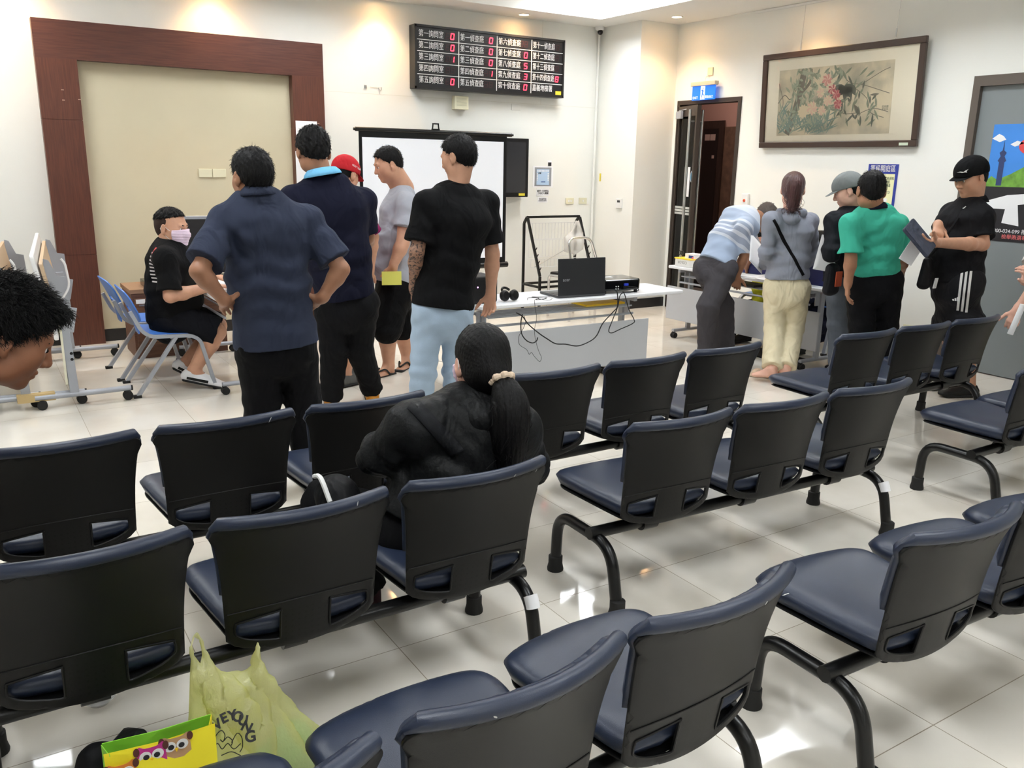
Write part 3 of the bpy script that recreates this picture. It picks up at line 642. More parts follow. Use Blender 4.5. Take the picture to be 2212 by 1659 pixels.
def chair_unit(parent, x):
    sh = slab('backrest_shell', outline_back(-.015, BH, bow=.042), back_map, .006, .006, shell, parent, holes=(win(1), win(-1)), step=.022, rf=.004, rb=.004, edge=.003)
    sh['label'] = 'black plastic back shell with two openings'
    rim = MB()
    for sg in (1, -1):
        w2 = win(sg); P = [back_map(a, b, -.004) for a, b in w2]; P.append(P[0]); rim.tube(P, .0035, 6, cap=False)
    rim.tube([back_map(s, .082+.014*(1-(s/.2)**2), -.007) for s in np.linspace(-.205, .205, 17)], .0018, 5)
    rim.build('opening_rim', shell, sh, smooth=True)
    cu = slab('back_cushion', outline_back(.125, BH+.012, .004, .045, .04, .0), lambda s, t: back_map(s, t, .014), .008, .030, M['navy'], sh, step=.022, rf=.02, rb=.03)
    # front of the map points to -y, so swap happens in thickness; roll of the padding over the top rim
    P = [back_map(s, BH+.008+.006*(1-(s/.24)**2)-(.018 if abs(s) > .228 else 0), .012) for s in np.linspace(-.238, .238, 25)]
    MB().tube(P, [.008]+[.018]*23+[.008], 12).build('piping', M['navy'], cu, smooth=True)
    pan = slab('seat_pan', [(a*.95, b*.94) for a, b in seat_out], lambda s, t: (lambda p: (p[0], p[1], p[2]-.044))(seat_map(s, t)), .004, .008, M['black'], parent, step=.035, rf=.01, rb=.03, edge=.002)
    MB().tube([(0, -.06, .345), (0, -.03, .335), (0, .05, .325), (0, .15, .345)], [.02, .035, .04, .02], 10).build('seat_bracket', M['black'], pan, smooth=True)
    MB().lathe([(.034, -.035), (.034, .035)], 18, Matrix.Translation((0, 0, .275)) @ Matrix.Rotation(math.pi/2, 4, 'Y')).build('clamp', M['tube'], pan, smooth=True)
    sc = slab('seat_cushion', seat_out, seat_map, .022, .038, M['navy'], pan, step=.025, rf=.06, rb=.04)
    sh.location = (x, 0, 0); pan.location = (x, 0, 0)
    return sh, pan
def bench(x, y, rz, label, n=3):
    t = thing('waiting_bench', label, 'bench', (x, y, 0), math.radians(rz), 'navy and black three-seat waiting benches')
    MB().tube([(-.80, 0, .275), (.80, 0, .275)], .024, 14).build('beam', M['tube'], t, smooth=True)
    for sx in (-1, 1):
        lg = MB().tube(fillet([(sx*.765, .272, .012), (sx*.765, .262, .255), (sx*.765, -.095, .255), (sx*.765, -.15, .012)], .10, 8), .0225, 14).build('leg', M['tube'], t, smooth=True)
        for yy in (.272, -.15):
            MB().lathe([(.033, 0), (.034, .008), (.029, .03), (.029, .062), (.0235, .066)], 18, Matrix.Translation((sx*.765, yy, 0))).build('foot_cap', M['rubber'], lg, smooth=True)
    return t
b0 = bench(.69, 3.08, 0, 'leftmost bench of the front row, nearest the stacked folding tables, its three seats empty')
u0 = chair_unit(b0, 0)
for i in (-1, 1):
    for q in u0: c = clone(q, b0); c.location = (i*.525, 0, 0)
def bench_copy(x, y, rz, label):
    c = clone(b0); c.location = (x, y, 0); c.rotation_euler = (0, 0, math.radians(rz)); c['label'] = label; return c
bench_copy(2.65, 3.13, 0, 'middle bench of the front row, facing the laptop table, all seats empty')
bench_copy(4.72, 3.04, -1, 'right bench of the front row, in front of the people queueing at the right')
bench_copy(.665, 2.205, 0, 'left bench of the second row, where the ponytailed woman in black sits')
bench_copy(2.64, 2.30, -2.3, 'middle bench of the second row, empty, both bent tube legs in plain view')
bench_copy(4.83, 2.13, 0, 'right bench of the second row, cut off by the right photo edge')
bench_copy(.735, 1.27, 4, 'left bench of the nearest row, beside the yellow shopping bag')
bench_copy(2.64, 1.245, -2, 'right bench of the nearest row, its end leg standing large in view')
bench_copy(-1.02, 2.30, 0, 'second-row bench at the far left, under the leaning dark-haired person')
tp = MB().tube([(.765, -.085, .252), (.765, -.105, .235), (.765, -.12, .215)], .0235, 14)
for bx, by, rz, lb in ((.665, 2.205, 0, 'left'), (2.64, 2.30, -2.3, 'middle')):
    o = MB().tube([(.765, -.098, .238), (.765, -.108, .222), (.765, -.1165, .20)], .0236, 14).build('paper_sticker', M['paper'], None, smooth=True)
    o.location = (bx, by, 0); o.rotation_euler = (0, 0, math.radians(rz)); tag(o, 'small white sticker wrapped on the rear leg bend of the %s second-row bench' % lb, 'sticker')
# ---------------------------------------------------------------- folding training tables
def caster(parent, x, y, r=.028):
    b = MB()
    for s_ in (-1, 1): b.lathe([(r*.3, -.011), (r*.9, -.011), (r, -.006), (r, .006), (r*.9, .011), (r*.3, .011)], 16, Matrix.Translation((x+.008, y+s_*.014, r)) @ Matrix.Rotation(math.pi/2, 4, 'X'))
    b.box(x-.012, x+.016, y-.008, y+.008, r*.8, .065)
    return b.build('caster', M['rubber'], parent, smooth=True)
def folding_table(x0, x1, y0, y1, z, label, side, legs=None, panel=(.22, .53), group=None):
    """side: 'x' long side along x, near side at y0;  'y' long side along y, near side at x0"""
    t = thing('folding_table', label, 'table', (0, 0, 0), 0, group)
    MB().prism(rrect(x0, x1, y0, y1, .012), z-.026, z).build('tabletop', M['table_top'], t, bevel=.007, seg=3)
    lx = side == 'x'
    a0, a1, b0_, b1 = (x0, x1, y0, y1) if lx else (y0, y1, x0, x1)
    def P(a, b, c): return (a, b, c) if lx else (b, a, c)
    legs = legs or (a0+.12, a1-.2)
    for a in legs:
        m_ = b0_+(b1-b0_)*.45
        lg = MB(); lg.bar(P(a, m_, .08), P(a, m_, z-.07), .05, .028, up=P(1, 0, 0)); lg.bar(P(a, m_-.16, z-.045), P(a, m_+.16, z-.045), .03, .035); lg.bar(P(a, m_-.06, z-.17), P(a, m_-.06, z-.05), .05, .012, up=P(1, 0, 0))
        leg = lg.build('leg', M['grey_metal'], t, bevel=.004)
        MB().tube([P(a, b0_+.02, .075), P(a, b1-.02, .075)], .017, 10).build('foot_bar', M['grey_metal'], leg, smooth=True)
        for bb_ in (b0_+.03, b1-.03): caster(leg, *P(a, bb_, 0)[:2])
    b = MB()
    for k in range(6): b.tube([P(legs[0], b0_+.09+k*.055, z-.10-.002*k), P(legs[1], b0_+.09+k*.055, z-.10-.002*k)], .006, 7)
    b.tube([P(legs[0], b0_+.07, z-.155), P(legs[1], b0_+.07, z-.155)], .009, 8)
    b.build('rod_shelf', M['grey_metal'], t, smooth=True)
    if panel:
        pv = b0_+.035
        q0, q1 = P(legs[0]-.0, pv, 0), P(legs[1]+.13, pv, 0)
        q0 = P(legs[0]-.13, pv, 0)
        if lx: MB().box(q0[0], q1[0], pv, pv+.014, panel[0], panel[1]).build('modesty_panel', M['grey_panel'], t, bevel=.002)
        else: MB().box(pv, pv+.014, q0[1], q1[1], panel[0], panel[1]).build('modesty_panel', M['grey_panel'], t, bevel=.002)
    return t
TZ = .70
folding_table(2.82, 4.62, 4.81, 5.26, TZ, 'white folding table with a laptop and projector, facing the benches', 'x', legs=(2.92, 4.18), panel=(.17, .50))
folding_table(5.69, 6.17, 4.37, 6.16, TZ, 'white folding table along the right wall where people queue and sign', 'y', legs=(4.53, 6.06), panel=(.18, .50))
folding_table(1.38, 1.86, 5.86, 7.6, TZ, 'white folding table where the masked man in black is seated', 'y', legs=(5.99, 7.4), panel=None)
# nested flip-top tables parked at the left
def nested(x, y, label):
    t = thing('folded_table', label, 'folded table', (x, y, 0), 0, 'flip-top tables nested at the left wall side')
    for yy, dx in ((0, 0), (1.5, .13)):
        lg = MB(); lg.bar((dx-.005, yy, .09), (dx-.03, yy, .72), .055, .03, up=(0, 1, 0)); lg.bar((dx+.0, yy, .50), (dx+.035, yy, .66), .01, .06)
        leg = lg.build('leg', M['grey_metal'], t, bevel=.004)
        MB().tube([(dx-.24, yy, .082), (dx+.34, yy, .082)], .019, 12).build('foot_bar', M['grey_metal'], leg, smooth=True)
        MB().lathe([(.0185, 0), (.0185, .012)], 12, Matrix.Translation((dx+.34, yy, .082)) @ Matrix.Rotation(math.pi/2, 4, 'Y')).build('end_cap', M['rubber'], leg, smooth=True)
        for xx in (-.21, .31): caster(leg, dx+xx, yy, .032)
        MB().prism([(dx-.10, .66), (dx+.03, .66), (dx+.02, .86), (dx-.03, .87), (dx-.07, .97), (dx-.10, .98)], yy-.006, yy+.006, Matrix(((1, 0, 0, 0), (0, 0, 1, 0), (0, 1, 0, 0), (0, 0, 0, 1)))).build('hinge_bracket', M['grey_metal'], leg)
        for zz in (.36, .32): MB().lathe([(.010, -.018), (.010, .0)], 12, Matrix.Translation((dx, yy-.016, zz)) @ Matrix.Rotation(math.pi/2, 4, 'X')).build('bolt', M['rubber'], leg)
    sh_ = .13/1.5; A = Matrix(((0, .0, 1, 0), (1, 0, 0, 0), (0, 1, 0, 0), (0, 0, 0, 1))); K = Matrix(((1, sh_, -.16, 0), (0, 1, 0, 0), (0, 0, 1, 0), (0, 0, 0, 1)))
    MB().prism(rrect(-.17, 1.65, -.27, .27, .02), -.0125, .0125, K @ Matrix.Translation((.006, 0, .75)) @ A).build('tabletop', M['white_metal'], t, bevel=.006)
    MB().prism(rrect(-.10, 1.6, -.20, .20, .01), .0, .02, K @ Matrix.Translation((.03, 0, .76)) @ A).build('underside', mat('plywood', srgb(196, 170, 140), .7), t)
    MB().prism(rrect(-.06, 1.55, -.17, .19, .01), -.007, .007, Matrix(((1, sh_, 0, 0), (0, 1, 0, 0), (0, 0, 1, 0), (0, 0, 0, 1))) @ Matrix.Translation((-.045, 0, .33)) @ A).build('modesty_panel', mat('cream_panel', srgb(222, 218, 196), .5), t)
    MB().tube(fillet([(-.02, -.03, .72), (.035, -.03, .80), (.02, -.03, .95), (.0, -.03, .98)], .05), .007, 8).build('release_handle', M['white_metal'], t, smooth=True)
    return t
n0 = nested(.49, 6.17, 'folded flip-top table parked rightmost of the nested row, white board upright')
for i, (x, y, lb) in enumerate(((.21, 6.22, 'folded flip-top table second from the right of the nested row'), (-.06, 6.27, 'folded flip-top table at the left edge, third from the right of the nested row'), (-.33, 6.32, 'folded flip-top table almost out of view, last of the nested row'))):
    c = clone(n0); c.location = (x, y, 0); c['label'] = lb
wt = mat('packing_tape', srgb(196, 170, 120), .6)
o = MB().box(-.11, .11, -.03, .03, .058, .108).build('tape_wrap', wt); o.location = (.26, 6.19, 0); tag(o, 'brown tape wrapped around the foot bar of a folded table', 'tape')
# ---------------------------------------------------------------- things by the back wall
t = thing('side_cabinet', 'low wooden cabinet with a drawer behind the seated man', 'cabinet', (1.07, 7.45, 0))
MB().box(0, .74, 0, .46, .0, .54).build('body', M['cab_wood'], t, bevel=.002)
MB().box(-.01, .75, -.01, .47, .54, .575).build('top', mat('cabinet_top', srgb(150, 116, 90), .45), t, bevel=.002)
for i in range(2):
    d = MB().box(.02+.35*i, .36+.35*i, -.018, 0, .11, .50).build('door', M['cab_wood'], t, bevel=.002)
    MB().box(.05+.35*i, .12+.35*i, -.026, -.018, .44, .452).build('handle', M['steel'], d)
MB().box(.03, .10, -.021, -.018, .46, .495).build('label', M['paper'], t)
t = thing('set_top_box', 'flat black electronic box on the low wooden cabinet', 'electronic box', (1.19, 7.50, .5755))
MB().box(0, .34, 0, .22, 0, .055).build('case', M['gloss_black'], t, bevel=.006); MB().box(.02, .32, -.002, 0, .015, .04).build('front', M['black'], t)
t = thing('monitor', 'wide dark display with a silver top edge standing behind the seated man', 'monitor', (1.42, 7.02, TZ+.001))
MB().box(0, .86, 0, .045, .03, .47).build('back_cover', mat('monitor_black', srgb(20, 20, 24), .35, bump=.3, bscale=30, stretch=(1, 1, 12)), t, bevel=.006)
MB().box(-.004, .864, -.004, .05, .455, .478).build('top_edge', M['grey_metal'], t, bevel=.003)
MB().box(.28, .58, -.08, .13, 0, .012).box(.38, .48, .0, .04, .01, .06).build('stand', M['dark_metal'], t, bevel=.004)
def blue_chair(x, y, rz, label):
    t = thing('blue_chair', label, 'chair', (x, y, 0), rz, 'blue plastic chairs at the left table')
    def smap(s, q): return (s, q, .43-.02*math.exp(-((q-.05)/.12)**2)-.03*max(0, (q-.17)/.06)**2*.3)
    slab('seat', rrect(-.205, .205, -.20, .17, .06), smap, .006, .006, M['blue_chair'], t, step=.04, rf=.02, rb=.02, edge=.004)
    def bmap(s, q): return (s, -.21-.30*q-.35*q*q+.55*s*s, .46+q)
    slab('backrest', rrect(-.21, .21, .05, .285, .08), bmap, .006, .006, M['blue_chair'], t, step=.03, rf=.02, rb=.02, edge=.004, holes=(rrect(-.09, .09, .12, .15, .012),))
    slab('back_support', rrect(-.06, .06, -.03, .12, .02), lambda s, q: (s, -.215-.2*q, .44+q), .006, .006, M['blue_chair'], t, step=.03, rf=.01, rb=.01, edge=.004)
    for sx in (-1, 1):
        lg = MB()
        P = fillet([(sx*.215, -.28, .60), (sx*.215, -.22, .46), (sx*.215, -.16, .415), (sx*.215, .10, .405), (sx*.225, .16, .37), (sx*.235, .245, .012)], .06)
        for p, q in zip(P, P[1:]): lg.bar(p, q, .024, .032, up=(1, 0, 0))
        lg.build('front_leg', M['grey_metal'], t)
        MB().bar((sx*.217, -.0, .40), (sx*.235, -.28, .012), .024, .032, up=(1, 0, 0)).build('rear_leg', M['grey_metal'], t)
        MB().box(sx*.235-.018, sx*.235+.018, -.31, -.26, 0, .02).build('foot', M['rubber'], t); MB().box(sx*.235-.018, sx*.235+.018, .225, .27, 0, .02).build('foot', M['rubber'], t)
    MB().bar((-.21, -.02, .395), (.21, -.02, .395), .02).bar((-.21, .09, .392), (.21, .09, .392), .02).build('cross_bar', M['grey_metal'], t)
    return t
blue_chair(1.155, 6.42, -math.pi/2, 'blue plastic chair with grey legs under the masked man in black')
blue_chair(1.12, 6.98, -math.pi/2+.04, 'empty blue plastic chair behind the masked man')
# rack by the back wall
t = thing('display_rack', 'black steel rack with slanted hooks and a white wire basket', 'rack', (0, 0, 0))
rx0, rx1, ry0, ry1 = 5.30, 6.02, 7.78, 8.12
b = MB(); w_ = .026
for x in (rx0, rx1):
    b.bar((x, ry1, 0), (x, ry1, .98), w_); b.bar((x, ry1, .98), (x, ry1-.06, 1.05), w_); b.bar((x, ry0, 0), (x, ry0, .42), w_); b.bar((x, ry0, .42), (x, ry1-.07, 1.04), w_); b.bar((x, ry0, .30), (x, ry1, .30), w_)
b.bar((rx0, ry1-.065, 1.05), (rx1, ry1-.065, 1.05), w_); b.bar((rx0, ry0, .30), (rx1, ry0, .30), w_); b.bar((rx0, ry1, .30), (rx1, ry1, .30), w_)
b.build('frame', M['tube'], t, bevel=.003)
b = MB()
for x in (rx0, rx1):
    for k in range(4): z = .47+k*.07; y = ry0+(z-.42)/.62*(ry1-.07-ry0); b.bar((x, y, z), (x, y-.04, z+.05), .008)
b.build('hooks', M['tube'], t)
MB().box(rx0+.0, rx0+.16, ry1-.085, ry1-.05, 1.063, 1.066).build('label', M['paper'], t)
b = MB()
def wire_panel(x0, x1, z0, z1, y, n):
    for k in range(n+1): x = x0+(x1-x0)*k/n; b.tube([(x, y, z0), (x, y, z1)], .0025, 5)
    for z in (z0, z1): b.tube([(x0, y, z), (x1, y, z)], .0035, 5)
wire_panel(rx0+.05, rx1-.05, .80, .98, ry1-.03, 14); wire_panel(rx0+.05, rx1-.02, .60, .79, ry1-.03, 14); wire_panel(rx0+.09, rx1+.06, .48, .57, ry1-.02, 15)
b.build('wire_basket', M['white_metal'], t, smooth=True)
MB().tube([(rx0-.03, ry0+.06, .52), (rx1+.08, ry1-.04, .78)], .005, 6).build('cross_rod', M['steel'], t, smooth=True)
pb_ = mat('clear_film', srgb(238, 238, 236), .3, alpha=.45)
o = slab('plastic_bag', [(-.10, -.16), (.05, -.2), (.16, -.14), (.14, .05), (.07, .18), (.03, .19), (-.02, .08), (-.12, .0)], lambda s, q: (5.85+s, 7.93+.02*math.sin(s*40)+.02*math.sin(q*30), .82+q), .01, .01, pb_, step=.03)
tag(o, 'crumpled clear plastic bag hanging in the black rack', 'plastic bag')
t = thing('steel_armchair', 'chrome tube chair frame standing in front of the black rack', 'chair', (5.33, 7.25, 0))
b = MB(); b.tube(fillet([(0, 0, 0), (0, .0, .62), (-.03, .02, .87), (.12, .02, .885), (.26, .02, .87), (.36, .02, .62), (.36, .02, 0)], .07), .014, 10); b.tube(fillet([(0, .4, 0), (0, .4, .45), (0, .0, .47)], .05), .014, 10); b.tube(fillet([(.36, .42, 0), (.36, .42, .45), (.36, .02, .47)], .05), .014, 10)
b.build('frame', M['chrome'], t, smooth=True)
MB().box(.01, .35, .02, .40, .45, .49).build('seat', M['black'], t, bevel=.015)
# security camera
t = thing('security_camera', 'small dome security camera at the ceiling corner', 'camera', (6.37, 8.27, CEIL))
MB().lathe([(.05, 0), (.05, -.03), (.03, -.045)], 20).build('mount', M['white'], t, smooth=True); MB().ball((0, -.01, -.06), .032, 14).build('lens_ball', M['gloss_black'], t, smooth=True)
# ---------------------------------------------------------------- things on the laptop table
t = thing('laptop', 'open black laptop turned away from the benches on the table', 'laptop', (3.68, 4.86, TZ+.001), math.radians(-4))
W2 = .20; MB().box(-W2, W2, .0, .26, 0, .018).build('base', mat('laptop_base', srgb(60, 60, 62), .4), t, bevel=.004)
lid = MB().box(-W2, W2, -.006, .0, 0, .262, Matrix.Translation((0, .006, .014)) @ Matrix.Rotation(math.radians(-3), 4, 'X')).build('lid', mat('laptop_lid', srgb(28, 29, 33), .42, bump=.1, bscale=800), t, bevel=.003)
MB().box(-W2+.02, W2-.02, .05, .16, .0182, .0195).build('keyboard', M['black'], t)
text('lettering', 'acer', .034, mat('logo_silver', srgb(190, 192, 196), .3, .6), lid, facing((-.14, -.0075, .13), (1, 0, 0), (0, .05, 1)), depth=.0005)
t = thing('projector', 'glossy black projector with cables behind the laptop on the table', 'projector', (4.07, 5.00, TZ), math.radians(-6)); t.scale = (1.15, 1.15, 1.2)
MB().prism(rrect(-.15, .15, -.11, .11, .03), .018, .088).build('case', M['gloss_black'], t, bevel=.012, seg=3)
MB().lathe([(.03, 0), (.033, .02), (.033, .03)], 20, Matrix.Translation((-.08, .105, .055)) @ Matrix.Rotation(-math.pi/2, 4, 'X')).build('lens', M['black'], t, smooth=True)
b = MB()
for x, y in ((-.12, -.09), (.12, -.09), (0, .09)): b.lathe([(.012, .001), (.012, .02)], 10, Matrix.Translation((x, y, 0)))
b.build('feet', M['rubber'], t)
MB().box(.015, .045, -.118, -.108, .048, .062).build('video_plug', mat('plug_blue', srgb(50, 70, 200), .4), t)
b = MB()
for x in (-.045, -.028): b.lathe([(.004, 0), (.004, .003)], 8, Matrix.Translation((x, -.11, .045)) @ Matrix.Rotation(math.pi/2, 4, 'X')); b.lathe([(.004, 0), (.004, .003)], 8, Matrix.Translation((x, -.11, .03)) @ Matrix.Rotation(math.pi/2, 4, 'X'))
b.build('sockets', M['white'], t)
MB().box(-.06, .0, .0, .03, .0885, .0892).build('label', M['paper'], t)
t = thing('black_pouch', 'small crumpled black pouch between laptop and projector', 'pouch', (3.86, 5.16, TZ))
MB().ball((0, 0, .05), .05, 12, (1.2, .8, .95)).ball((.05, 0, .085), .022, 10, (1.5, 1, .6)).build('pouch_body', M['black'], t, smooth=True)
t = thing('headphones', 'folded black headphones on the laptop table', 'headphones', (3.10, 4.92, TZ))
b = MB()
for x in (-.035, .04): b.lathe([(.02, -.018), (.034, -.016), (.038, -.004), (.038, .008), (.028, .02)], 20, Matrix.Translation((x, 0, .042)) @ Matrix.Rotation(1.35, 4, 'X') @ Matrix.Rotation(.2, 4, 'Y'))
b.build('ear_cups', M['black'], t, smooth=True)
MB().tube(spline([(-.035, .03, .06), (-.02, .06, .082), (.01, .065, .085), (.035, .05, .07)], 6), .009, 8).build('headband', M['gloss_black'], t, smooth=True)
t = thing('speaker_box', 'black box with a lit purple lamp, left on the laptop table', 'speaker', (2.90, 5.00, TZ))
MB().box(-.13, .10, -.10, .12, 0, .185).build('case', M['black'], t, bevel=.02, seg=3)
MB().ball((-.06, -.10, .115), .005, 8).build('indicator', mat('purple_led', (.8, .3, 1), .3, emit=6), t)
def cable(name, pts, r, m, label, cat='cable'):
    o = MB().tube(spline(pts, 8), r, 6).build(name, m, smooth=True); return tag(o, label, cat)
YC = 4.80; bl = M['rubber']
def onf(px, py, Y=YC): q = aty(px, py, Y); return (q.x, q.y, q.z)
def zp(a, b): return (1020+a/4.608, 540+b/4.608)
cable('power_cable', [(3.98, 4.86, TZ+.03)]+[onf(*zp(*p), 4.795) for p in ((1445, 430), (1445, 560), (1400, 620), (1300, 730), (1240, 850), (1170, 910), (1050, 955), (930, 938), (830, 932), (740, 880), (660, 825), (560, 740), (500, 660), (440, 625))], .0042, bl, 'thick black cable sagging in front of the laptop table')
cable('video_cable', [(4.06, 4.86, TZ+.05), (4.16, 4.84, TZ+.045), (4.24, 4.90, TZ+.01), (4.14, 4.93-.06, TZ+.006)]+[onf(*zp(*p), 4.795) for p in ((1480, 440), (1450, 560), (1400, 690), (1360, 800), (1390, 825), (1470, 790), (1600, 730), (1610, 690), (1560, 590), (1520, 450), (1500, 415))], .0036, bl, 'black cable looping down from the projector over the table edge')
cable('charger_cable', [onf(*zp(*p), 4.795) for p in ((500, 640), (485, 720), (492, 830), (540, 900), (600, 925), (640, 905), (652, 870))], .004, bl, 'short black cable hanging in a loop below the table')
cable('thin_cable', [(3.42, 4.86, TZ+.006), (3.36, 4.82, TZ+.005)]+[onf(*zp(*p), 4.795) for p in ((632, 490), (625, 560), (640, 680), (620, 800), (632, 900), (660, 1000), (688, 1070), (670, 1110), (620, 1060), (590, 1020), (568, 1038), (540, 990), (470, 940), (465, 860), (500, 800), (530, 720), (520, 660))], .0016, bl, 'thin black wire dangling low in a ragged loop from the table')
cable('earphone_cable', [(3.24, 4.90, TZ+.004), (3.3, 4.98, TZ+.004), (3.36, 4.94, TZ+.004), (3.30, 4.88, TZ+.004), (3.40, 4.90, TZ+.004), (3.34, 5.0, TZ+.004), (3.44, 4.96, TZ+.004), (3.38, 4.90, TZ+.008), (3.52, 4.98, TZ+.01)], .0016, bl, 'tangled thin wire lying between headphones and laptop')
t = thing('yellow_folder', 'yellow folder lying on the shelf under the laptop table', 'folder', (4.0, 5.05, TZ-.088)); MB().box(-.22, .14, -.12, .10, 0, .012).build('cover', M['yellow'], t)
cable('floor_cable', [(2.9, 5.9, .004), (3.0, 6.1, .004), (3.05, 6.5, .004), (3.2, 6.3, .004), (3.3, 6.0, .004), (3.4, 5.6, .004), (3.1, 5.3, .004)], .004, M['white'], 'white cable lying on the floor behind the man in jeans')
# ---------------------------------------------------------------- signing table things
t = thing('stationery_basket', 'white basket with a yellow rim holding scissors and pads', 'basket', (5.78, 6.00, TZ+.001), .0)
b = MB(); b.prism(rrect(-.07, .09, -.12, .10, .02), 0, .075); b.build('basket_body', M['white'], t, bevel=.004)
MB().prism(rrect(-.078, .098, -.128, .108, .025), .07, .08).build('rim', M['yellow'], t, bevel=.003)
text('lettering', 'COLOR', .036, mat('print_grey2', srgb(150, 150, 150), .6), t, facing((-.0712, -.01, .042), (0, 1, 0), (0, 0, -1)), depth=.0004) 
t = thing('scissors', 'black handled scissors standing in the yellow-rimmed basket', 'scissors', (5.75, 6.06, TZ+.08))
b = MB()
for dy in (-.018, .02): b.tube([(.0, dy+.016*math.cos(a), .045+.02*math.sin(a)) for a in np.linspace(0, 2*math.pi, 14)], .0045, 6)
b.build('handles', M['rubber'], t, smooth=True); MB().bar((0, -.012, .03), (0, .006, -.02), .006).bar((0, .012, .03), (0, -.004, -.02), .006).build('blades', M['steel'], t)
t = thing('note_pads', 'white and blue boxed pads standing in the stationery basket', 'pads', (5.80, 5.95, TZ+.081)); MB().box(-.05, .05, -.07, .05, 0, .045).build('pad_box', M['paper'], t); MB().box(-.052, -.05, -.06, .0, .005, .03).build('blue_print', mat('print_navy', srgb(40, 70, 150), .5), t); MB().box(-.054, -.052, -.065, -.045, .0, .02).build('pink_print', mat('print_pink', srgb(230, 120, 140), .5), t)
navy_box = mat('navy_board', srgb(28, 34, 92), .5)
t = thing('navy_document_box', 'tall navy blue box on the signing table beside the woman in grey', 'box', (5.86, 4.62, TZ+.001)); MB().box(-.05, .2, -.17, .15, 0, .22).build('box_body', navy_box, t, bevel=.003); MB().box(-.052, -.05, -.05, .10, .17, .185).build('label', M['paper'], t)
t = thing('navy_document_box', 'small navy blue box on the signing table behind the held papers', 'box', (5.95, 5.35, TZ+.001)); MB().box(-.03, .12, -.10, .12, 0, .14).build('box_body', navy_box, t, bevel=.003)
for i, (x, y, r, lb) in enumerate(((5.78, 5.25, .3, 'white form lying on the signing table by the bending man'), (5.76, 4.92, -.2, 'white form near the edge of the signing table'), (5.80, 5.60, .1, 'white form left of the bending man on the signing table'))):
    o = MB().box(-.10, .10, -.14, .14, 0, .002).build('paper_form', M['paper']); o.location = (x, y, TZ+.0015); o.rotation_euler = (0, 0, r); tag(o, lb, 'paper')
for i, (x0_, y0_, n_) in enumerate(((5.74, 5.3, 0), (5.74, 4.80, 1))):
    o = MB().box(-.08, .10, -.18, .16, 0, .02).build('black_folder', M['black']); o.location = (x0_+.08, y0_, TZ-.09); tag(o, ('black folder on the under-table shelf, left', 'black folder on the under-table shelf, right')[i], 'folder')
o = MB().prism(rrect(-.35, .35, -.14, .16, .02), 0, .012).build('black_floor_board', M['black']); o.location = (5.95, 5.05, 0); o.rotation_euler = (0, 0, math.pi/2); tag(o, 'thin black board on the floor under the signing table', 'board')
# things on the left table
for x, y, r, m_, lb in ((1.52, 6.32, .1, 'paper', 'white sheet under the seated man hands'), (1.60, 6.02, -.15, 'paper', 'white sheet at the near end of the left table'), (1.66, 6.75, .3, 'paper', 'white sheet farther along the left table')):
    o = MB().box(-.10, .10, -.14, .14, 0, .002).build('paper_form', M[m_]); o.location = (x, y, TZ+.0015); o.rotation_euler = (0, 0, r); tag(o, lb, 'paper')
ys = mat('yellow_slip', srgb(232, 226, 100), .8)
o = slab('yellow_slips', rrect(-.09, .09, -.05, .05, .004), lambda s, q: (1.72+s, 6.50+q, TZ+.02+.008*math.sin(s*60+q*25)), .002, .002, ys, step=.012, edge=.001, rf=.002, rb=.002); tag(o, 'rumpled yellow slips on the left table', 'paper')
# ---------------------------------------------------------------- right wall small things
t = thing('wall_sign', 'blue and pale yellow waiting-area notice on the right wall', 'sign', (XR-.001, 4.855, 1.475))
MB().box(-.004, 0, -.15, .15, -.23, .20).build('board', mat('sign_blue', srgb(40, 56, 150), .5), t)
MB().box(-.0055, -.004, -.125, .125, -.21, .115).build('text_panel', mat('sign_cream', srgb(240, 240, 190), .6), t)
text('lettering', '等候開庭區', .062, M['white'], t, facing((-.0062, .0, .158), (0, -1, 0), (0, 0, 1)), depth=.0004, scale=(.82, 1))
text('lettering', '請您安心等待 依通知\n進行症症發燒\n請配合量測體溫\n請保持安靜\n請大家一起努力!', .03, mat('sign_text', srgb(40, 70, 60), .6), t, facing((-.0062, -.01, .015), (0, -1, 0), (0, 0, 1)), depth=.0004, scale=(.8, 1))
b = MB()
for y, z in ((.06, -.11), (-.05, -.11), (.06, -.165), (-.05, -.165)): b.box(-.0062, -.0055, y-.025, y+.025, z-.014, z+.014)
b.build('printed_boxes', M['paper'], t)
t = thing('alarm_button', 'small white emergency call box with a red button by the glass door', 'button', (XR-.001, 6.43, 1.27))
MB().box(-.03, 0, -.045, .045, -.09, .09).build('case', M['white'], t, bevel=.006); MB().lathe([(.016, 0), (.014, .006)], 16, Matrix.Translation((-.03, 0, .02)) @ Matrix.Rotation(-math.pi/2, 4, 'Y')).build('red_button', mat('button_red', srgb(220, 90, 60), .4), t, smooth=True)
s = plate('wall_outlet', (XR, 4.40, .26), .12, .075, M['ivory'], 'ivory double outlet low on the right wall', 'outlet', .01, 'r')
for y in (-.03, .03):
    MB().box(-.0115, -.01, y-.016, y+.016, -.02, .02).build('socket_face', mat('outlet_face', srgb(205, 200, 175), .5), s)
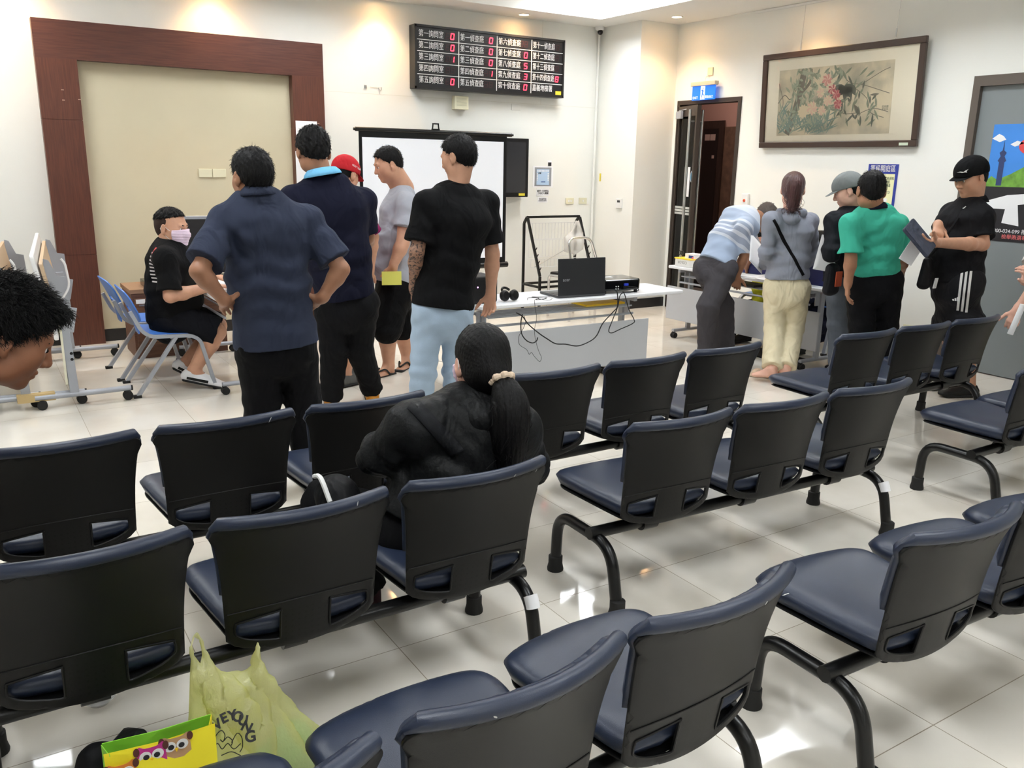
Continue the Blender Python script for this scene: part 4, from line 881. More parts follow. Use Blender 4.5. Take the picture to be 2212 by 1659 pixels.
# poster on the grey door
t = thing('door_poster', 'colourful poster with a blue sky, tower and black and white drawing on the grey door', 'poster', (XR+.011, 0, 0))
q = atx(2158, 263, XR+.01); py1 = q.y+.03; pz1 = q.z-.02; pw, ph = .62, .90
MB().box(-.003, 0, py1-pw, py1, pz1-ph, pz1).build('sheet', mat('poster_black', srgb(34, 32, 36), .5), t)
def pp(u, v): return (-.0036, py1-pw*u, pz1-ph*v)
def ppoly(name, pts, m, d=0): 
    P = [pp(*p) for p in pts]; b = MB(); b.add([(x-d, y, z) for x, y, z in P]+[(x-d+.0006, y, z) for x, y, z in P], [tuple(range(len(P))), tuple(range(2*len(P)-1, len(P)-1, -1))]+[(i, (i+1) % len(P), len(P)+(i+1) % len(P), len(P)+i) for i in range(len(P))]); return b.build(name, m, t)
ppoly('printed_sky', [(0, 0), (1, 0), (1, .52), (0, .50)], mat('poster_sky', srgb(60, 130, 210), .5, var=.25, vscale=1.2))
grn = mat('poster_green', srgb(110, 160, 60), .6, var=.3, vscale=20)
ppoly('printed_trees', [(0, .48), (.06, .44), (.14, .47), (.3, .42), (.45, .36), (.6, .38), (.8, .34), (1, .36), (1, .53), (0, .53)], grn, .0006)
tow = mat('poster_tower', srgb(45, 60, 105), .6)
ppoly('printed_tower', [(.13, .52), (.13, .32), (.11, .31), (.14, .27), (.12, .24), (.155, .22), (.165, .13), (.175, .22), (.21, .24), (.19, .27), (.22, .31), (.2, .32), (.2, .52)], tow, .0012)
ppoly('printed_clouds', [(.0, .12), (.08, .08), (.14, .10), (.18, .13), (.1, .15)], M['paper'], .0012); ppoly('printed_cloud', [(.24, .17), (.32, .14), (.42, .16), (.3, .19)], M['paper'], .0012)
rd = mat('poster_red', srgb(214, 70, 70), .6)
ppoly('printed_heart', [(.52+.17*math.cos(a), .185+.075*math.sin(a)) for a in np.linspace(0, 6.28, 20)[:-1]], rd, .0012)
text('lettering', 'i幸', .12, M['paper'], t, facing((-.0056, pp(.56, 0)[1], pp(0, .185)[2]), (0, -1, 0), (0, 0, 1)), depth=.0004)
text('lettering', '不賣票', .085, M['paper'], t, facing((-.0056, pp(.66, 0)[1], pp(0, .29)[2]), (0, -1, 0), (0, 0, 1)), depth=.0004)
ppoly('printed_hands', [(.02, .66), (.3, .60), (1, .55), (1, .62), (.45, .68), (.5, .86), (.28, .84), (.3, .72), (.02, .72)], M['paper'], .0006); ppoly('printed_hand', [(.6, .66), (.7, .63), (.8, .65), (.82, .86), (.62, .86)], mat('poster_grey', srgb(190, 190, 190), .6), .001)
text('lettering', '$', .12, INK, t, facing((-.0062, pp(.72, 0)[1], pp(0, .66)[2]), (0, -1, 0), (0, 0, 1)), depth=.0004)
text('lettering', '0800-024-099 撥通後按4', .04, M['paper'], t, facing((-.0056, pp(.5, 0)[1], pp(0, .91)[2]), (0, -1, 0), (0, 0, 1)), depth=.0004)
text('lettering', '檢舉賄選專線', .04, mat('poster_pink', srgb(235, 120, 120), .6), t, facing((-.0056, pp(.5, 0)[1], pp(0, .96)[2]), (0, -1, 0), (0, 0, 1)), depth=.0004)
# ---------------------------------------------------------------- people: smooth implicit bodies
A_ = lambda *p: np.array(p, float)
def nrm(v): v = np.array(v, float); return v/max(np.linalg.norm(v), 1e-9)
def smin(a, b, k):
    if k <= 0: return np.minimum(a, b)
    h = np.clip(.5+.5*(b-a)/k, 0, 1); return b*(1-h)+a*h-k*h*(1-h)
def cone(a, b, ra, rb, k=.02, flat=0): return dict(t='c', a=np.array(a, float), b=np.array(b, float), ra=ra, rb=rb, k=k, flat=flat)
def ell(c, ax, r, k=.02, cut=False): return dict(t='e', c=np.array(c, float), ax=np.array(ax, float), r=np.array(r, float), k=k, cut=cut)
def econ(a, b, sa, sb, D, k=.04, flat=0): return dict(t='x', a=np.array(a, float), b=np.array(b, float), sa=sa, sb=sb, D=nrm(D), k=k, flat=flat)
def prim_box(p):
    if p['t'] == 'c': lo = np.minimum(p['a']-p['ra'], p['b']-p['rb']); hi = np.maximum(p['a']+p['ra'], p['b']+p['rb'])
    elif p['t'] == 'e': m = np.abs(p['ax']).T@p['r']; lo, hi = p['c']-m, p['c']+m
    else: r = max(*p['sa'], *p['sb']); lo = np.minimum(p['a'], p['b'])-r; hi = np.maximum(p['a'], p['b'])+r
    return lo, hi
def prim_eval(p, X):
    d = prim_eval0(p, X); fl = p.get('flat')       # flat: 1 cuts the end at b, 2 at a, 3 both (hems)
    if fl:
        u = nrm(p['b']-p['a'])
        if fl & 1: d = np.maximum(d, (X-p['b'])@u)
        if fl & 2: d = np.maximum(d, (p['a']-X)@u)
    return d
def prim_eval0(p, X):
    if p['t'] == 'c':
        ab = p['b']-p['a']; q = X-p['a']; t = np.clip(q@ab/max(ab@ab, 1e-9), 0, 1); return np.linalg.norm(q-t[..., None]*ab, axis=-1)-(p['ra']+(p['rb']-p['ra'])*t)
    if p['t'] == 'e':
        q = (X-p['c'])@p['ax'].T; k0 = np.linalg.norm(q/p['r'], axis=-1); k1 = np.linalg.norm(q/p['r']**2, axis=-1); return k0*(k0-1)/np.maximum(k1, 1e-6)
    ab = p['b']-p['a']; L = np.linalg.norm(ab); u = ab/max(L, 1e-9); D = nrm(p['D']-u*(p['D']@u)); W = np.cross(u, D); q = X-p['a']; s = q@u; t = np.clip(s/L, 0, 1)
    over = s-t*L; w = p['sa'][0]+(p['sb'][0]-p['sa'][0])*t; d = p['sa'][1]+(p['sb'][1]-p['sa'][1])*t; m = np.minimum(w, d)
    vx = q@W; vy = q@D; k0 = np.sqrt((vx/w)**2+(vy/d)**2+(over/m)**2); k1 = np.sqrt((vx/w**2)**2+(vy/d**2)**2+(over/m**2)**2)
    return np.where(k0 < 1e-3, -m, k0*(k0-1)/np.maximum(k1, 1e-6))
def surfnet(F, o, h):
    s = F < 0; nx, ny, nz = F.shape
    c = np.zeros((nx-1, ny-1, nz-1), np.int8)
    for i in (0, 1):
        for j in (0, 1):
            for k in (0, 1): c += s[i:nx-1+i, j:ny-1+j, k:nz-1+k]
    act = (c > 0) & (c < 8); idx = np.argwhere(act); n = len(idx)
    if n == 0: return np.zeros((0, 3)), np.zeros((0, 4), int)
    vid = -np.ones(act.shape, np.int64); vid[act] = np.arange(n)
    acc = np.zeros((n, 3)); cnt = np.zeros(n); C8 = {}
    for i in (0, 1):
        for j in (0, 1):
            for k in (0, 1): C8[(i, j, k)] = F[idx[:, 0]+i, idx[:, 1]+j, idx[:, 2]+k]
    for a in C8:
        for ax in range(3):
            if a[ax]: continue
            b = list(a); b[ax] = 1; b = tuple(b); fa, fb = C8[a], C8[b]; m = (fa < 0) != (fb < 0)
            t = np.where(m, fa/np.where(fa-fb == 0, 1, fa-fb), 0); p = np.tile(np.array(a, float), (n, 1)); p[:, ax] = t
            acc += p*m[:, None]; cnt += m
    V = o+(idx+acc/cnt[:, None])*h; Q = []
    for ax in range(3):
        sl = [slice(None)]*3; sl2 = [slice(None)]*3; sl[ax] = slice(0, -1); sl2[ax] = slice(1, None)
        a, b = s[tuple(sl)], s[tuple(sl2)]; ch = a != b; u, w = [(1, 2), (2, 0), (0, 1)][ax]
        E = np.argwhere(ch); ok = (E[:, u] > 0) & (E[:, w] > 0) & (E[:, u] < F.shape[u]-1) & (E[:, w] < F.shape[w]-1); E = E[ok]; ins = a[tuple(E.T)]
        g = []
        for du, dw in ((-1, -1), (0, -1), (0, 0), (-1, 0)):
            e = E.copy(); e[:, u] += du; e[:, w] += dw; g.append(vid[tuple(e.T)])
        g = np.stack(g, 1); g[~ins] = g[~ins][:, ::-1]; Q.append(g)
    return V, np.vstack(Q)
def wrinkle(amp, seed, fr=(18, 18, 7), turb=1.0):
    r = np.random.RandomState(seed); ph = r.rand(12)*6.28; Rm = np.linalg.qr(r.randn(3, 3))[0]
    def f(X):
        Y = X*np.array(fr); w = X@Rm
        a = np.sin(Y[..., 0]+2.1*np.sin(w[..., 0]*9+ph[0])*turb+ph[1])*np.sin(Y[..., 1]*.8+1.7*np.sin(w[..., 1]*8+ph[2])+ph[3])
        b = np.sin((Y[..., 2]*1.6+Y[..., 0]*.6)+2.4*np.sin(w[..., 2]*11+ph[4])+ph[5])
        c = np.sin(Y[..., 0]*2.3+Y[..., 2]*1.9+3*np.sin(w[..., 0]*15+ph[6])+ph[7])
        return amp*(.55*a+.35*b+.3*np.abs(c)-.1)
    return f
def folds(pts, amp):   # radiating creases around given points (waist, elbow, knee): list of (centre, axis, frequency, reach)
    def f(X):
        out = 0
        for c, ax, fq, reach in pts:
            q = X-c; d2 = (q*q).sum(-1); s = q@nrm(ax); out = out+amp*np.sin(s*fq+1.3*np.sin(q[..., 0]*20)+q[..., 1]*12)*np.exp(-d2/reach**2)
        return out
    return f
def mesh_sdf(prims, h, disp=None, clip=None, pad=.012):
    lo = np.min([prim_box(p)[0] for p in prims if not p.get('cut')], 0)-pad-3*h; hi = np.max([prim_box(p)[1] for p in prims if not p.get('cut')], 0)+pad+3*h
    n = np.ceil((hi-lo)/h).astype(int)+1; F = np.full(n, .2, np.float32); axs = [lo[i]+np.arange(n[i])*h for i in range(3)]
    for p in prims:
        a, b = prim_box(p); e = 4*h+p['k']+pad; i0 = np.clip(((a-e-lo)/h).astype(int), 0, n-1); i1 = np.clip(((b+e-lo)/h).astype(int)+2, 1, n)
        X = np.stack(np.meshgrid(*[axs[i][i0[i]:i1[i]] for i in range(3)], indexing='ij'), -1); d = prim_eval(p, X)
        sl = tuple(slice(i0[i], i1[i]) for i in range(3))
        F[sl] = -smin(-F[sl], d, p['k']) if p.get('cut') else smin(F[sl], d, p['k'])
    near = np.abs(F) < .05
    if disp is not None:
        I = np.argwhere(near); X = lo+I*h; add = 0
        for f in (disp if isinstance(disp, list) else [disp]): add = add+f(X)
        F[tuple(I.T)] += add
    if clip:
        X = np.stack(np.meshgrid(*axs, indexing='ij'), -1)
        for c_ in clip:
            cn = nrm(c_[1]); pd = (X-np.array(c_[0]))@cn
            if len(c_) > 2: pd = pd+c_[2]*(np.sin(X[..., 0]*150+2*np.sin(X[..., 2]*70))*np.sin(X[..., 1]*130+1.5*np.sin(X[..., 2]*90))+.6*np.sin(X[..., 0]*320+X[..., 1]*280))
            F = np.maximum(F, pd)
    return surfnet(F, lo, h)
def sdf_obj(name, prims, h, m, parent=None, disp=None, clip=None, smooth=1, mats=None, pieces=None):
    V, Fc, mi = [], [], []; n = 0
    for k, (pr, hh, mx) in enumerate(pieces or [(prims, h, 0)]):
        v, f = mesh_sdf(pr, hh, disp, clip); V.append(v); Fc.append(f+n); n += len(v); mi += [mx]*len(f)
    o = new_mesh(name, np.vstack(V), np.vstack(Fc), m, parent, True, mats, mi if mats else None)
    if smooth:
        s = o.modifiers.new('smooth', 'SMOOTH'); s.factor = .5; s.iterations = smooth
    return o
SKIN = {k: mat('skin_'+k, srgb(*c), .5, bump=.06, bscale=180, var=.06, vscale=25, sss=.06) for k, c in dict(light=(226, 182, 158), mid=(200, 150, 122), tan=(166, 118, 90), dark=(140, 92, 66), pink=(222, 172, 152)).items()}
HAIR = mat('black_hair', srgb(9, 8, 9), .55, bump=.5, bscale=90, stretch=(1, 1, .3), spec=.2); HAIRB = mat('reddish_hair', srgb(74, 44, 44), .4, bump=.6, bscale=90, stretch=(1, 1, .15), var=.25, vscale=30)
EYEW = mat('eye_white', srgb(235, 230, 226), .25); EYEB = mat('eye_dark', srgb(28, 18, 14), .15); LIP = mat('lip', srgb(176, 104, 96), .45)
FABN = {}
def fabric(name, col, rough=.85, bs=350, b=.12, soft=.45, **k):
    if name not in FABN:
        m = FABN[name] = mat(name, srgb(*col), rough, bump=b, bscale=bs, **{'spec': .15, **k}); nt = m.node_tree; N = nt.nodes.new; L = nt.links.new; pb = nt.nodes['Principled BSDF']
        tc = N('ShaderNodeTexCoord'); mp = N('ShaderNodeMapping'); mp.inputs['Scale'].default_value = (1, 1, .55); L(tc.outputs['Object'], mp.inputs[0]); n = N('ShaderNodeTexNoise'); n.inputs['Scale'].default_value = 7; n.inputs['Detail'].default_value = 2; n.inputs['Distortion'].default_value = 1.6; L(mp.outputs[0], n.inputs['Vector'])
        bp = N('ShaderNodeBump'); bp.inputs['Strength'].default_value = soft; bp.inputs['Distance'].default_value = .05; L(n.outputs[0], bp.inputs['Height'])
        old = pb.inputs['Normal'].links[0].from_node; L(bp.outputs[0], old.inputs['Normal'])
    return FABN[name]
def head_frame(yaw, pitch=0, roll=0):   # yaw: degrees, 0 looks along +y, positive turns to +x; pitch positive looks down
    y, p, r = map(math.radians, (yaw, pitch, roll)); F = A_(math.sin(y)*math.cos(p), math.cos(y)*math.cos(p), -math.sin(p))
    L = nrm(np.cross(A_(0, 0, 1), F)); U = np.cross(F, L); L, U = L*math.cos(r)+U*math.sin(r), U*math.cos(r)-L*math.sin(r)
    return L, F, U
def hp(H, fr, s=1.0): return lambda x, y, z: H+(fr[0]*x+fr[1]*y+fr[2]*z)*s
def head_prims(H, fr, s, neck, nr=.056, fat=0.0, ears=True):
    P = hp(H, fr, s); ax = np.array(fr); E = lambda c, r, k=.02, cut=False: ell(P(*c), ax, np.array(r)*s, k*s, cut)
    g = 1+fat
    L = [E((0, -.012, .036), (.077, .096, .084)), E((0, .028, -.018), (.066*g, .062, .084), .03), E((0, .026, -.068), (.054*g, .054, .044), .03), E((0, .068, -.094), (.024*g, .018, .018), .02)]
    for q in (-1, 1):
        L += [E((q*.040, .052, -.022), (.030*g, .030, .034), .03), E((q*.050, .012, -.066), (.022*g, .03, .03), .03)]
        if ears: L += [ell(P(q*.084, -.010, -.006), [nrm(fr[0]+fr[1]*.35*-q), nrm(fr[1]-fr[0]*.35*-q), fr[2]], np.array((.009, .021, .033))*s, .006*s), ell(P(q*.094, -.005, .002), ax, np.array((.006, .010, .018))*s, .004*s, True), ell(P(q*.081, .002, -.032), ax, np.array((.008, .009, .012))*s, .006*s)]
    L += [cone(P(-.034, .080, .024), P(.034, .080, .024), .012*s, .012*s, .014*s), cone(P(0, .086, .012), P(0, .104, -.028), .008*s, .013*s, .012*s)]
    for q in (-1, 1): L += [E((q*.013, .094, -.034), (.009, .010, .008), .008), E((q*.032, .092, .004), (.017, .010, .009), .010, True)]
    L += [E((0, .088, -.058), (.024, .010, .006), .006), E((0, .085, -.070), (.020, .010, .007), .006), E((0, .1, -.0635), (.022, .008, .0015), .002, True)]
    L += [cone(P(0, -.018, -.055), neck, nr, nr*1.08, .03)]
    return L
def head_extras(body, H, fr, s, brows=True):
    P = hp(H, fr, s); ax = np.array(fr)
    for q in (-1, 1):
        e = MB().ball((0, 0, 0), .0125*s, 12); o = e.build('eye', EYEW, body, smooth=True); o.location = P(q*.032, .0745, .003)
        i = MB().ball((0, 0, 0), .0062*s, 10, (1, .5, 1)); oi = i.build('iris', EYEB, o, smooth=True); oi.location = Vector(fr[1]*.0102*s)
        if brows:
            t = MB().tube([P(q*.015, .0925, .025), P(q*.030, .0925, .028), P(q*.048, .080, .023)], [.0028*s, .0038*s, .0018*s], 6); t.build('eyebrow', HAIR, body, smooth=True)
def arm_prims(S, Eb, Wr, r=(.047, .04, .026), fat=1.0):
    S, Eb, Wr = map(np.array, (S, Eb, Wr)); m = Eb+(Wr-Eb)*.28
    return [cone(S, Eb, r[0]*fat, r[1]*fat*.95, .02), cone(Eb, m, r[1]*fat*.92, r[1]*fat*.98, .02), cone(m, Wr, r[1]*fat*.98, r[2]*fat, .02)]
def hand_prims(W, d, n, side, s=1.0, curl=.35, spread=.0, thumb=(.55, .75, .1), curls=None):
    """W wrist, d towards the fingers, n the way the palm faces, side=+1 right hand / -1 left hand"""
    d = nrm(d); n = nrm(np.array(n)-d*(np.array(n)@d)); t = -np.cross(n, d)*side; W = np.array(W, float)      # t points to the thumb side
    K = W+d*.088*s; L = [cone(W-d*.012*s, W+d*.02*s, .026*s, .027*s, .015*s), econ(W+d*.012*s, K-d*.004*s, (.030*s, .016*s), (.040*s, .0135*s), n, .012*s)]
    for i, (o_, ln, r_) in enumerate(((.0315, .074, .0088), (.0108, .082, .0092), (-.0108, .076, .0088), (-.0310, .060, .0078))):
        c = (curls[i] if curls else curl*(1+.12*i)); b = K+t*o_*s-d*(.004+.004*abs(i-1))*s; dr = nrm(d+t*(o_*spread*12)); p = b; a = 0; pts = [p]
        for k, fr_ in enumerate((.45, .31, .24)):
            a += c*(.9, 1.1, .8)[k]; v = dr*math.cos(a)+n*math.sin(a); p = p+v*ln*s*fr_; pts.append(p)
        for k in range(3): L.append(cone(pts[k], pts[k+1], r_*s*(1-.06*k), r_*s*(1-.06*(k+1)-.05*(k == 2)), .004*s if k else .008*s))
    a, b_, c_ = thumb; p = W+d*.026*s+t*.022*s+n*.006*s; v = nrm(t*b_+d*a+n*c_); q = p+v*.036*s; v2 = nrm(v*.8+d*.5+n*c_*1.2); q2 = q+v2*.032*s; v3 = nrm(v2+d*.2+n*.15); q3 = q2+v3*.026*s
    L += [cone(p, q, .0145*s, .0115*s, .014*s), cone(q, q2, .0112*s, .0100*s, .005*s), cone(q2, q3, .0100*s, .0080*s, .004*s)]
    return L
def leg_prims(Hp, Kn, An, r=(.085, .058, .060, .040), fat=1.0):
    Hp, Kn, An = map(np.array, (Hp, Kn, An)); m = Kn+(An-Kn)*.3
    return [cone(Hp, Kn, r[0]*fat, r[1]*fat, .03), cone(Kn, m, r[1]*fat*.95, r[2]*fat, .03), cone(m, An, r[2]*fat, r[3]*fat*.95, .02)]
def foot_prims(An, d, s=1.0, up=(0, 0, 1)):
    d = nrm(d); u = nrm(up); An = np.array(An); b = An-u*.055*s
    return [cone(An, b-d*.02*s, .038*s, .032*s, .02), cone(An+d*.01*s-u*.01*s, b+d*.12*s+u*-.012*s, .036*s, .026*s, .03), econ(b+d*.04*s-u*.006*s, b+d*.165*s-u*.014*s, (.040*s, .024*s), (.042*s, .014*s), u, .02)]
def shoe(parent, An, d, m_up, m_sole, s=1.0, sole_h=.02, name='shoe', up=(0, 0, 1), high=.0, h=.005):
    d = nrm(d); u = nrm(up); An = np.array(An, float); b = An-u*(.08*s)      # b on the ground under the ankle
    top = [cone(b+u*.045-d*.03*s, b+u*(.085+high)-d*.008*s, .037*s, .040*s, .02), econ(b-d*.04*s+u*.035, b+d*.16*s+u*.028, (.038*s, .030*s), (.046*s, .022*s), u, .02), cone(b+u*.06+d*.01*s, b+u*.03+d*.13*s, .036*s, .03*s, .03), ell(b+d*.19*s+u*.022, [np.cross(u, d), d, u], (.043*s, .045*s, .024*s), .02)]
    o = sdf_obj(name, top, h, m_up, parent, clip=[(b+u*(.088+high), u), (b+u*.012, -u)], smooth=1)
    sl = [econ(b-d*.045*s+u*.012, b+d*.19*s+u*.012, (.042*s, .016*s), (.050*s, .014*s), u, .01)]
    sdf_obj('sole', sl, h, m_sole, o, clip=[(b+u*(sole_h+.008), u), (b+u*.002, -u)], smooth=0)
    return o
def short_hair(H, fr, s=1.0, m=None, parent=None, thick=.013, seed=1, tuft=.004, line=(.0, 1.1), low=-.075, fade=False, h=.0042, front=None, strand_n=900, strand_l=.016):
    P = hp(H, fr, s); ax = np.array(fr)
    L = [ell(P(0, -.012, .037), ax, np.array((.077+thick*.75, .096+thick, .084+thick))*s, .01), ell(P(0, -.046, -.012), ax, np.array((.062+thick*.5, .056+thick*.5, .070))*s, .03)]
    if front: L += [ell(P(*front), ax, np.array((.058, .03, .022))*s, .02)]
    r = np.random.RandomState(seed); ph = r.rand(9)*6.28
    def tf(X):
        q = (X-H)@ax.T/s; a = np.arctan2(q[..., 0], q[..., 1]+.02); e = q[..., 2]
        t1 = np.sin(a*17+ph[0]+3*np.sin(e*40+ph[1]))*np.sin(e*95+a*4+ph[2]); t2 = np.sin(q[..., 0]*210+ph[3]+2*np.sin(q[..., 1]*90+ph[4]))*np.sin(q[..., 1]*170+ph[5])
        return -tuft*s*(.6*t1+.6*t2)
    n1 = ax.T@nrm(A_(0, line[1], -1))     # keep z > line0 + line1*y
    clip = [(P(0, 0, line[0]), n1, .005*s), (P(0, 0, low), -ax[2], .004*s)]
    L.append(ell(P(0, .125, -.012), ax, np.array((.062, .062, .074))*s, .01, True))
    o = sdf_obj('hair', L, h, m or HAIR, parent, disp=tf, clip=clip, smooth=1)
    return strands(o, H, ax, s, n=strand_n, ln=strand_l, seed=seed)
def strands(o, H, ax, s, n=900, ln=.016, seed=1, r=.0007):
    me = o.data; rnd = random.Random(seed+77); F = [p for p in me.polygons if p.normal.dot(Vector(p.center)-Vector(H)) > 0]; b = MB(); U, Fw = Vector(ax[2]), Vector(ax[1])
    for p in rnd.sample(F, min(n, len(F))):
        c = p.center; nn = p.normal; fl = (Fw*.7-U*.5+Vector((rnd.gauss(0, .3), rnd.gauss(0, .3), rnd.gauss(0, .3)))); fl = (fl-nn*fl.dot(nn))
        if fl.length < 1e-4: continue
        fl.normalize(); L = ln*s*rnd.uniform(.6, 1.3); p1 = c+fl*L*.5+nn*L*.28; p2 = p1+fl*L*.5+nn*L*rnd.uniform(.0, .22)
        b.tube([c-nn*.003, p1, p2], [r*1.5, r, r*.3], 3, cap=False)
    off = len(me.vertices); V = [tuple(v.co) for v in me.vertices]+b.v; Fc = [tuple(p.vertices) for p in me.polygons]+[tuple(i+off for i in q) for q in b.f]
    m2 = bpy.data.meshes.new(o.name); m2.from_pydata(V, [], Fc); m2.materials.append(me.materials[0]); m2.polygons.foreach_set('use_smooth', [True]*len(m2.polygons)); o.data = m2; bpy.data.meshes.remove(me)
    md = o.modifiers.get('smooth')
    if md: o.modifiers.remove(md)
    return o
def spine_frame(f): f = nrm(A_(f[0], f[1], 0)); return f, np.cross(A_(0, 0, 1), f)
def collar(parent, N, f, U, m, r=.066, hgt=.03, open_=True, fold=.012, name='collar'):
    """a folded polo collar round the neck"""
    f = nrm(f); U = nrm(U); L = np.cross(U, f); V = []; Fc = []; n = 28; gap = .5 if open_ else 0
    for i in range(n+1):
        a = gap+(2*math.pi-2*gap)*i/n; c = f*math.cos(a)+L*math.sin(a); bk = -math.cos(a)*.5+.5
        for rr, zz in ((r*.97, -.012), (r*.95, hgt*(.5+.5*bk)), (r*1.03, hgt*(.55+.5*bk)), (r*1.10+fold, hgt*.30-.004), (r*1.16+fold*1.2, -.012)): V.append(N+c*rr+U*(zz-.3*hgt*(1-bk)))
    for i in range(n):
        for k in range(4): q = i*5+k; Fc.append((q, q+5, q+6, q+1))
    o = new_mesh(name, V, Fc, m, parent); so = o.modifiers.new('solid', 'SOLIDIFY'); so.thickness = .004; return o
def ring(parent, N, f, U, m, r=.07, rr=.007, name='neckband', tilt=.25):
    f = nrm(f); U = nrm(U); L = np.cross(U, f); return MB().tube([N+f*math.cos(a)*r*1.0+L*math.sin(a)*r-U*(math.cos(a)*tilt*r) for a in np.linspace(0, 2*math.pi, 25)], rr, 8, cap=False).build(name, m, parent, smooth=True)
def patch(src, P0, ux, uy, dirv, nu, nv, m, name, parent, off=.002, reach=.4):
    """a strip laid on the surface of src: rays from P0+ux*u+uy*v along dirv"""
    from mathutils.bvhtree import BVHTree
    me = src.data; bv = BVHTree.FromPolygons([v.co for v in me.vertices], [p.vertices[:] for p in me.polygons]); d = Vector(nrm(dirv)); V = []; ok = True
    for i in range(nu+1):
        for j in range(nv+1):
            o = Vector(np.array(P0)+np.array(ux)*(i/nu)+np.array(uy)*(j/nv)); hit = bv.ray_cast(o-d*.2, d, reach+.2)
            V.append((hit[0]-d*off) if hit[0] else None)
    F_ = []; idx = {}; W = []
    for k, v in enumerate(V):
        if v is not None: idx[k] = len(W); W.append(v)
    for i in range(nu):
        for j in range(nv):
            q = [i*(nv+1)+j, (i+1)*(nv+1)+j, (i+1)*(nv+1)+j+1, i*(nv+1)+j+1]
            if all(x in idx for x in q) and max((V[a]-V[b]).length for a in q for b in q) < .06: F_.append([idx[x] for x in q])
    if not F_: return None
    return new_mesh(name, W, F_, m, parent)
def torso(P, N, f, hip, waist, chest, S1=None, S2=None, bend=None, sh_r=.062):
    """P pelvis centre, N neck base; widths as (half width, half depth)"""
    P, N, f = np.array(P, float), np.array(N, float), nrm(f); Wp = P+(N-P)*.36+(np.array(bend) if bend is not None else 0); Cp = P+(N-P)*.74+(np.array(bend)*.7 if bend is not None else 0)
    L = [econ(P, Wp, hip, waist, f, .05), econ(Wp, Cp, waist, chest, f, .05), econ(Cp, N-(N-Cp)*.28, chest, (chest[0]*.66, chest[1]*.66), f, .05)]
    if S1 is not None:
        for S_ in (S1, S2): L += [cone(N-(N-P)*.085, S_, .052, sh_r, .05), cone(Cp+(np.array(S_)-Cp)*.45, S_, .085, sh_r, .06)]
    return L, Wp, Cp
def V3(v): return np.array([v[0], v[1], v[2]], float)
